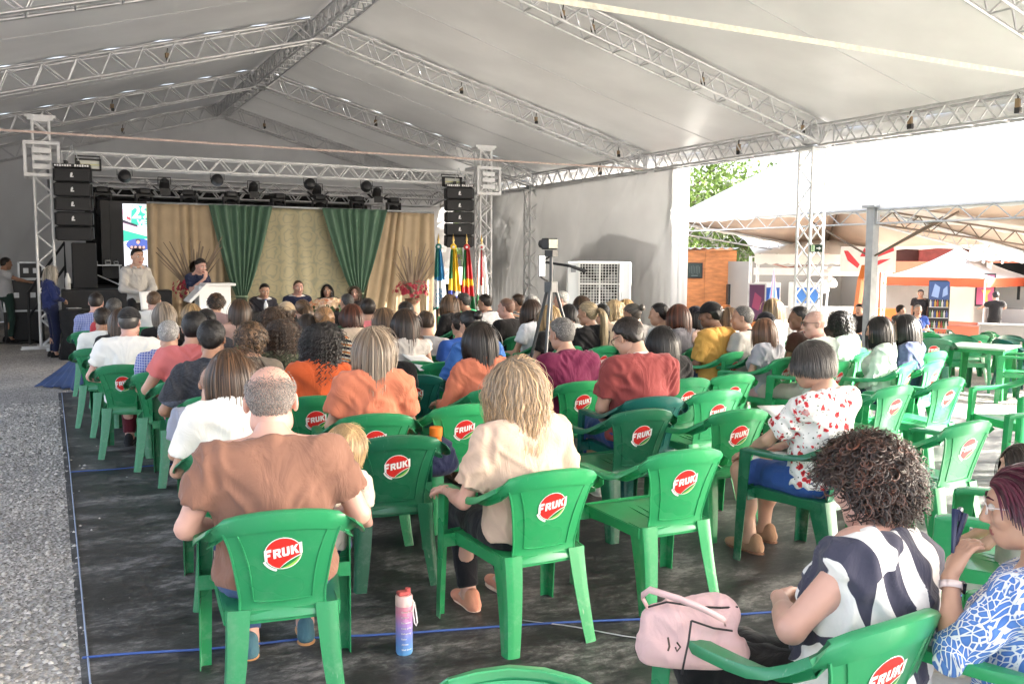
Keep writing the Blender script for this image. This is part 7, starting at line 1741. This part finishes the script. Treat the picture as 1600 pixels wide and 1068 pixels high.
# --- food yard tables and chairs
T_ = [(11.35, 8.05, 20, 'pale topped green table nearest to the rows in the yard'), (13.45, 10.55, 25, 'green table before the woman in blue tee'), (13.4, 8.0, 15, 'green table at the right edge of the yard'), (15.8, 9.6, 30, 'farthest green table near the kiosk')]
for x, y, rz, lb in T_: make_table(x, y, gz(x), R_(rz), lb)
YC = [(10.70, 8.35, 45, 'dark', 'dark green chair with round emblem at the near yard table'), (11.15, 7.3, -25, 'bright', 'bright green chair right of the near yard table'), (11.9, 8.75, 215, 'mid', 'chair facing the camera behind the near yard table'), (12.1, 7.6, -110, 'dark', 'dark chair at the right of the near yard table'),
      (12.75, 10.1, 50, 'bright', 'chair with red emblem at the table of the woman in blue'), (13.3, 9.75, 10, 'mid', 'wide green chair before the table of the woman in blue'), (14.2, 10.3, -60, 'bright', 'chair right of the table of the woman in blue'), (13.9, 9.2, 200, 'dark', 'dark green chair back to back in the yard'),
      (12.75, 8.45, 110, 'teal', 'teal chair at the right edge table'), (13.3, 7.2, -10, 'bright', 'bright green chair at the right edge table'), (14.15, 8.3, 240, 'bright', 'sunlit chair behind the right edge table'),
      (15.1, 9.3, 60, 'mid', 'green chair left of the farthest table'), (15.9, 8.8, 0, 'mid', 'green chair before the farthest table'), (16.5, 9.9, 240, 'bright', 'green chair behind the farthest table'), (14.9, 10.9, 150, 'dark', 'dark chair by the grey heater cabinet'), (15.7, 10.7, 170, 'bright', 'bright chair in front of the grey heater cabinet'), (12.0, 9.5, 100, 'light', 'pale worn chair left in the yard'), (16.8, 9.0, -30, 'light', 'pale sunlit chair near the right kiosk')]
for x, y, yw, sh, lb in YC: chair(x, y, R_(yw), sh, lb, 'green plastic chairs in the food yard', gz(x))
# --- small things
b = empty('water_bottle', (1.29, 3.51, .016), R_(0), 'pink to blue gradient water bottle with strap standing on the black floor', 'bottle')
def grad():
    m = mat('gradient bottle', (.5, .3, .5), .35); t, nd, L, bb = nodes_of(m); tc = N(t, 'ShaderNodeTexCoord'); sp = N(t, 'ShaderNodeSeparateXYZ'); L.new(tc.outputs['Object'], sp.inputs[0])
    L.new(ramp(t, math_(t, 'DIVIDE', sp.outputs[2], .24), [(0, (.12, .36, .68)), (.3, (.18, .28, .66)), (.55, (.36, .25, .58)), (.82, (.60, .22, .32)), (1, (.64, .26, .32))]), bb.inputs['Base Color']); return m
MB().lathe([(.034, 0), (.038, .008), (.038, .215), (.036, .222)], n=24).obj('body', grad(), b, ang=40)
MB().lathe([(.0385, .222), (.0385, .262), (.034, .268)], n=24).obj('cap', mat('pale pink cap', (.75, .52, .50), .4), b, ang=40)
g = MB(); g.box((-.006, 0, .275), (.05, .045, .018), bev=.006); g.cyl((.018, 0, .26), (.018, 0, .295), .012); g.obj('flip_lid', mat('red pink lid', (.50, .10, .10), .35), b)
MB().tube([(.038, 0, .24), (.045, 0, .225), (.042, 0, .18), (.048, -.003, .13), (.056, -.003, .115), (.062, -.002, .13), (.056, 0, .18), (.048, 0, .225)], .0035, 6).obj('wrist_strap', WHITE, b, smooth=True)
b.scale = (.95, .95, .95)
for i, t_ in enumerate(('Good Morning', 'Hydrate', 'Remember', 'Keep going', 'Refreshing', 'Relax', 'Almost', 'Well Done')):
    me = text_mesh(t_, .0105, WHITE, 'lettering', .0004, .0004); v = np.zeros(len(me.vertices)*3, np.float32); me.vertices.foreach_get('co', v); v = v.reshape(-1, 3)
    th = (v[:, 0]-v[:, 0].min()-.026)/.0385; nv_ = np.stack([.0388*np.sin(th), -.0388*np.cos(th), .200-.0245*i+v[:, 1]], 1); me.vertices.foreach_set('co', nv_.ravel().astype(np.float32)); me.update(); link('lettering', me, b)

# pink handbag on the lap
hb = empty('handbag', (1.56, 1.94, .572), R_(-30), 'soft pale pink handbag with black zips and long strap beside the curly haired woman', 'handbag')
PK = cloth_mat('pink leather', 600, .5); ZP = mat('black zip', (.02, .018, .02), .5)
V, F = mesh_of([(('e', A3(0, 0, .05), A3(.20, .11, .06), None), .05, 1), (('e', A3(-.02, 0, .13), A3(.17, .075, .10), None), .06, 1), (('e', A3(.07, .02, .17), A3(.10, .06, .07), None), .05, 1), (('c', A3(-.14, -.02, .03), A3(.14, -.02, .03), .045, .05), .05, 1)], [(A3(0, 0, .0), A3(0, 0, -1))], .009, wr=.012, seed=5)
link('body', npmesh('body', V, F, PK), hb, (.66, .44, .44))
g = MB(); g.tube([(-.16, -.02, .20), (-.10, -.06, .235), (0, -.07, .225), (.09, -.05, .215), (.16, 0, .20)], .004, 5); g.tube([(-.02, -.112, .19), (-.03, -.125, .12), (-.045, -.135, .05), (-.05, -.12, .0)], .004, 5); g.tube([(-.02, -.112, .19), (.06, -.10, .16), (.13, -.07, .14)], .004, 5); g.obj('zip', ZP, hb)
MB().sheet([[(x, y, z+q) for q in (-.012, .012)] for x, y, z in ((-.15, .0, .17), (-.185, -.02, .24), (-.16, -.05, .275), (-.06, -.10, .262), (.02, -.115, .235), (.09, -.12, .20), (.10, -.10, .18))], .005).obj('strap', mat('pink strap', (.66, .44, .44), .5), hb, smooth=True)
g = MB(); g.tube([(-.10, -.115, .13), (-.095, -.122, .10), (-.10, -.125, .085)], .004, 5); g.tube([(-.07, -.12, .115), (-.058, -.125, .10), (-.07, -.128, .085), (-.075, -.128, .10)], .0035, 5); g.obj('metal_mark', mat('dark metal', (.08, .06, .05), .3, .8), hb)
hb.scale = (.77, .77, .77)
# navy bag with orange lidded bottle
b = empty('shoulder_bag', (2.06, 5.05, .38), R_(10), 'navy bag with orange lidded bottle on the chair left of the wavy blond hair', 'bag')
V, F = mesh_of([(('e', A3(0, 0, .12), A3(.13, .10, .13), None), .05, 1), (('e', A3(0, 0, .05), A3(.15, .12, .06), None), .05, 1)], [(A3(0, 0, 0), A3(0, 0, -1))], .012, wr=.014, seed=8)
link('body', npmesh('body', V, F, CLOTH), b, (.018, .022, .06)); MB().lathe([(.03, .1), (.034, .24), (.040, .245), (.040, .295), (.034, .30)], (-.03, -.06, 0), 14).obj('bottle_lid', mat('orange lid', (.8, .2, .02), .35), b, ang=40)
# sheets of paper
for (x, y, z, rx, rz, lb) in ((2.86, 7.35, .80, .5, .3, 'white sheet of paper in the lap of the woman in bright blue'), (1.35, 15.02, 1.02, 1.35, .2, 'white sheet of paper held by the standing man in grey'), (4.55, 4.75, .62, .25, -.3, 'white sheets of paper lying between the light green chairs')):
    o = MB().sheet([[(.105*(i/4-.5)*2, .148*(j/6-.5)*2, .012*math.sin(j*.8)) for j in range(7)] for i in range(5)], .002).obj('paper_sheet', WHITE, smooth=True); o.location = (x, y, z); o.rotation_euler = (rx, 0, rz); tag(o, lb, 'paper')
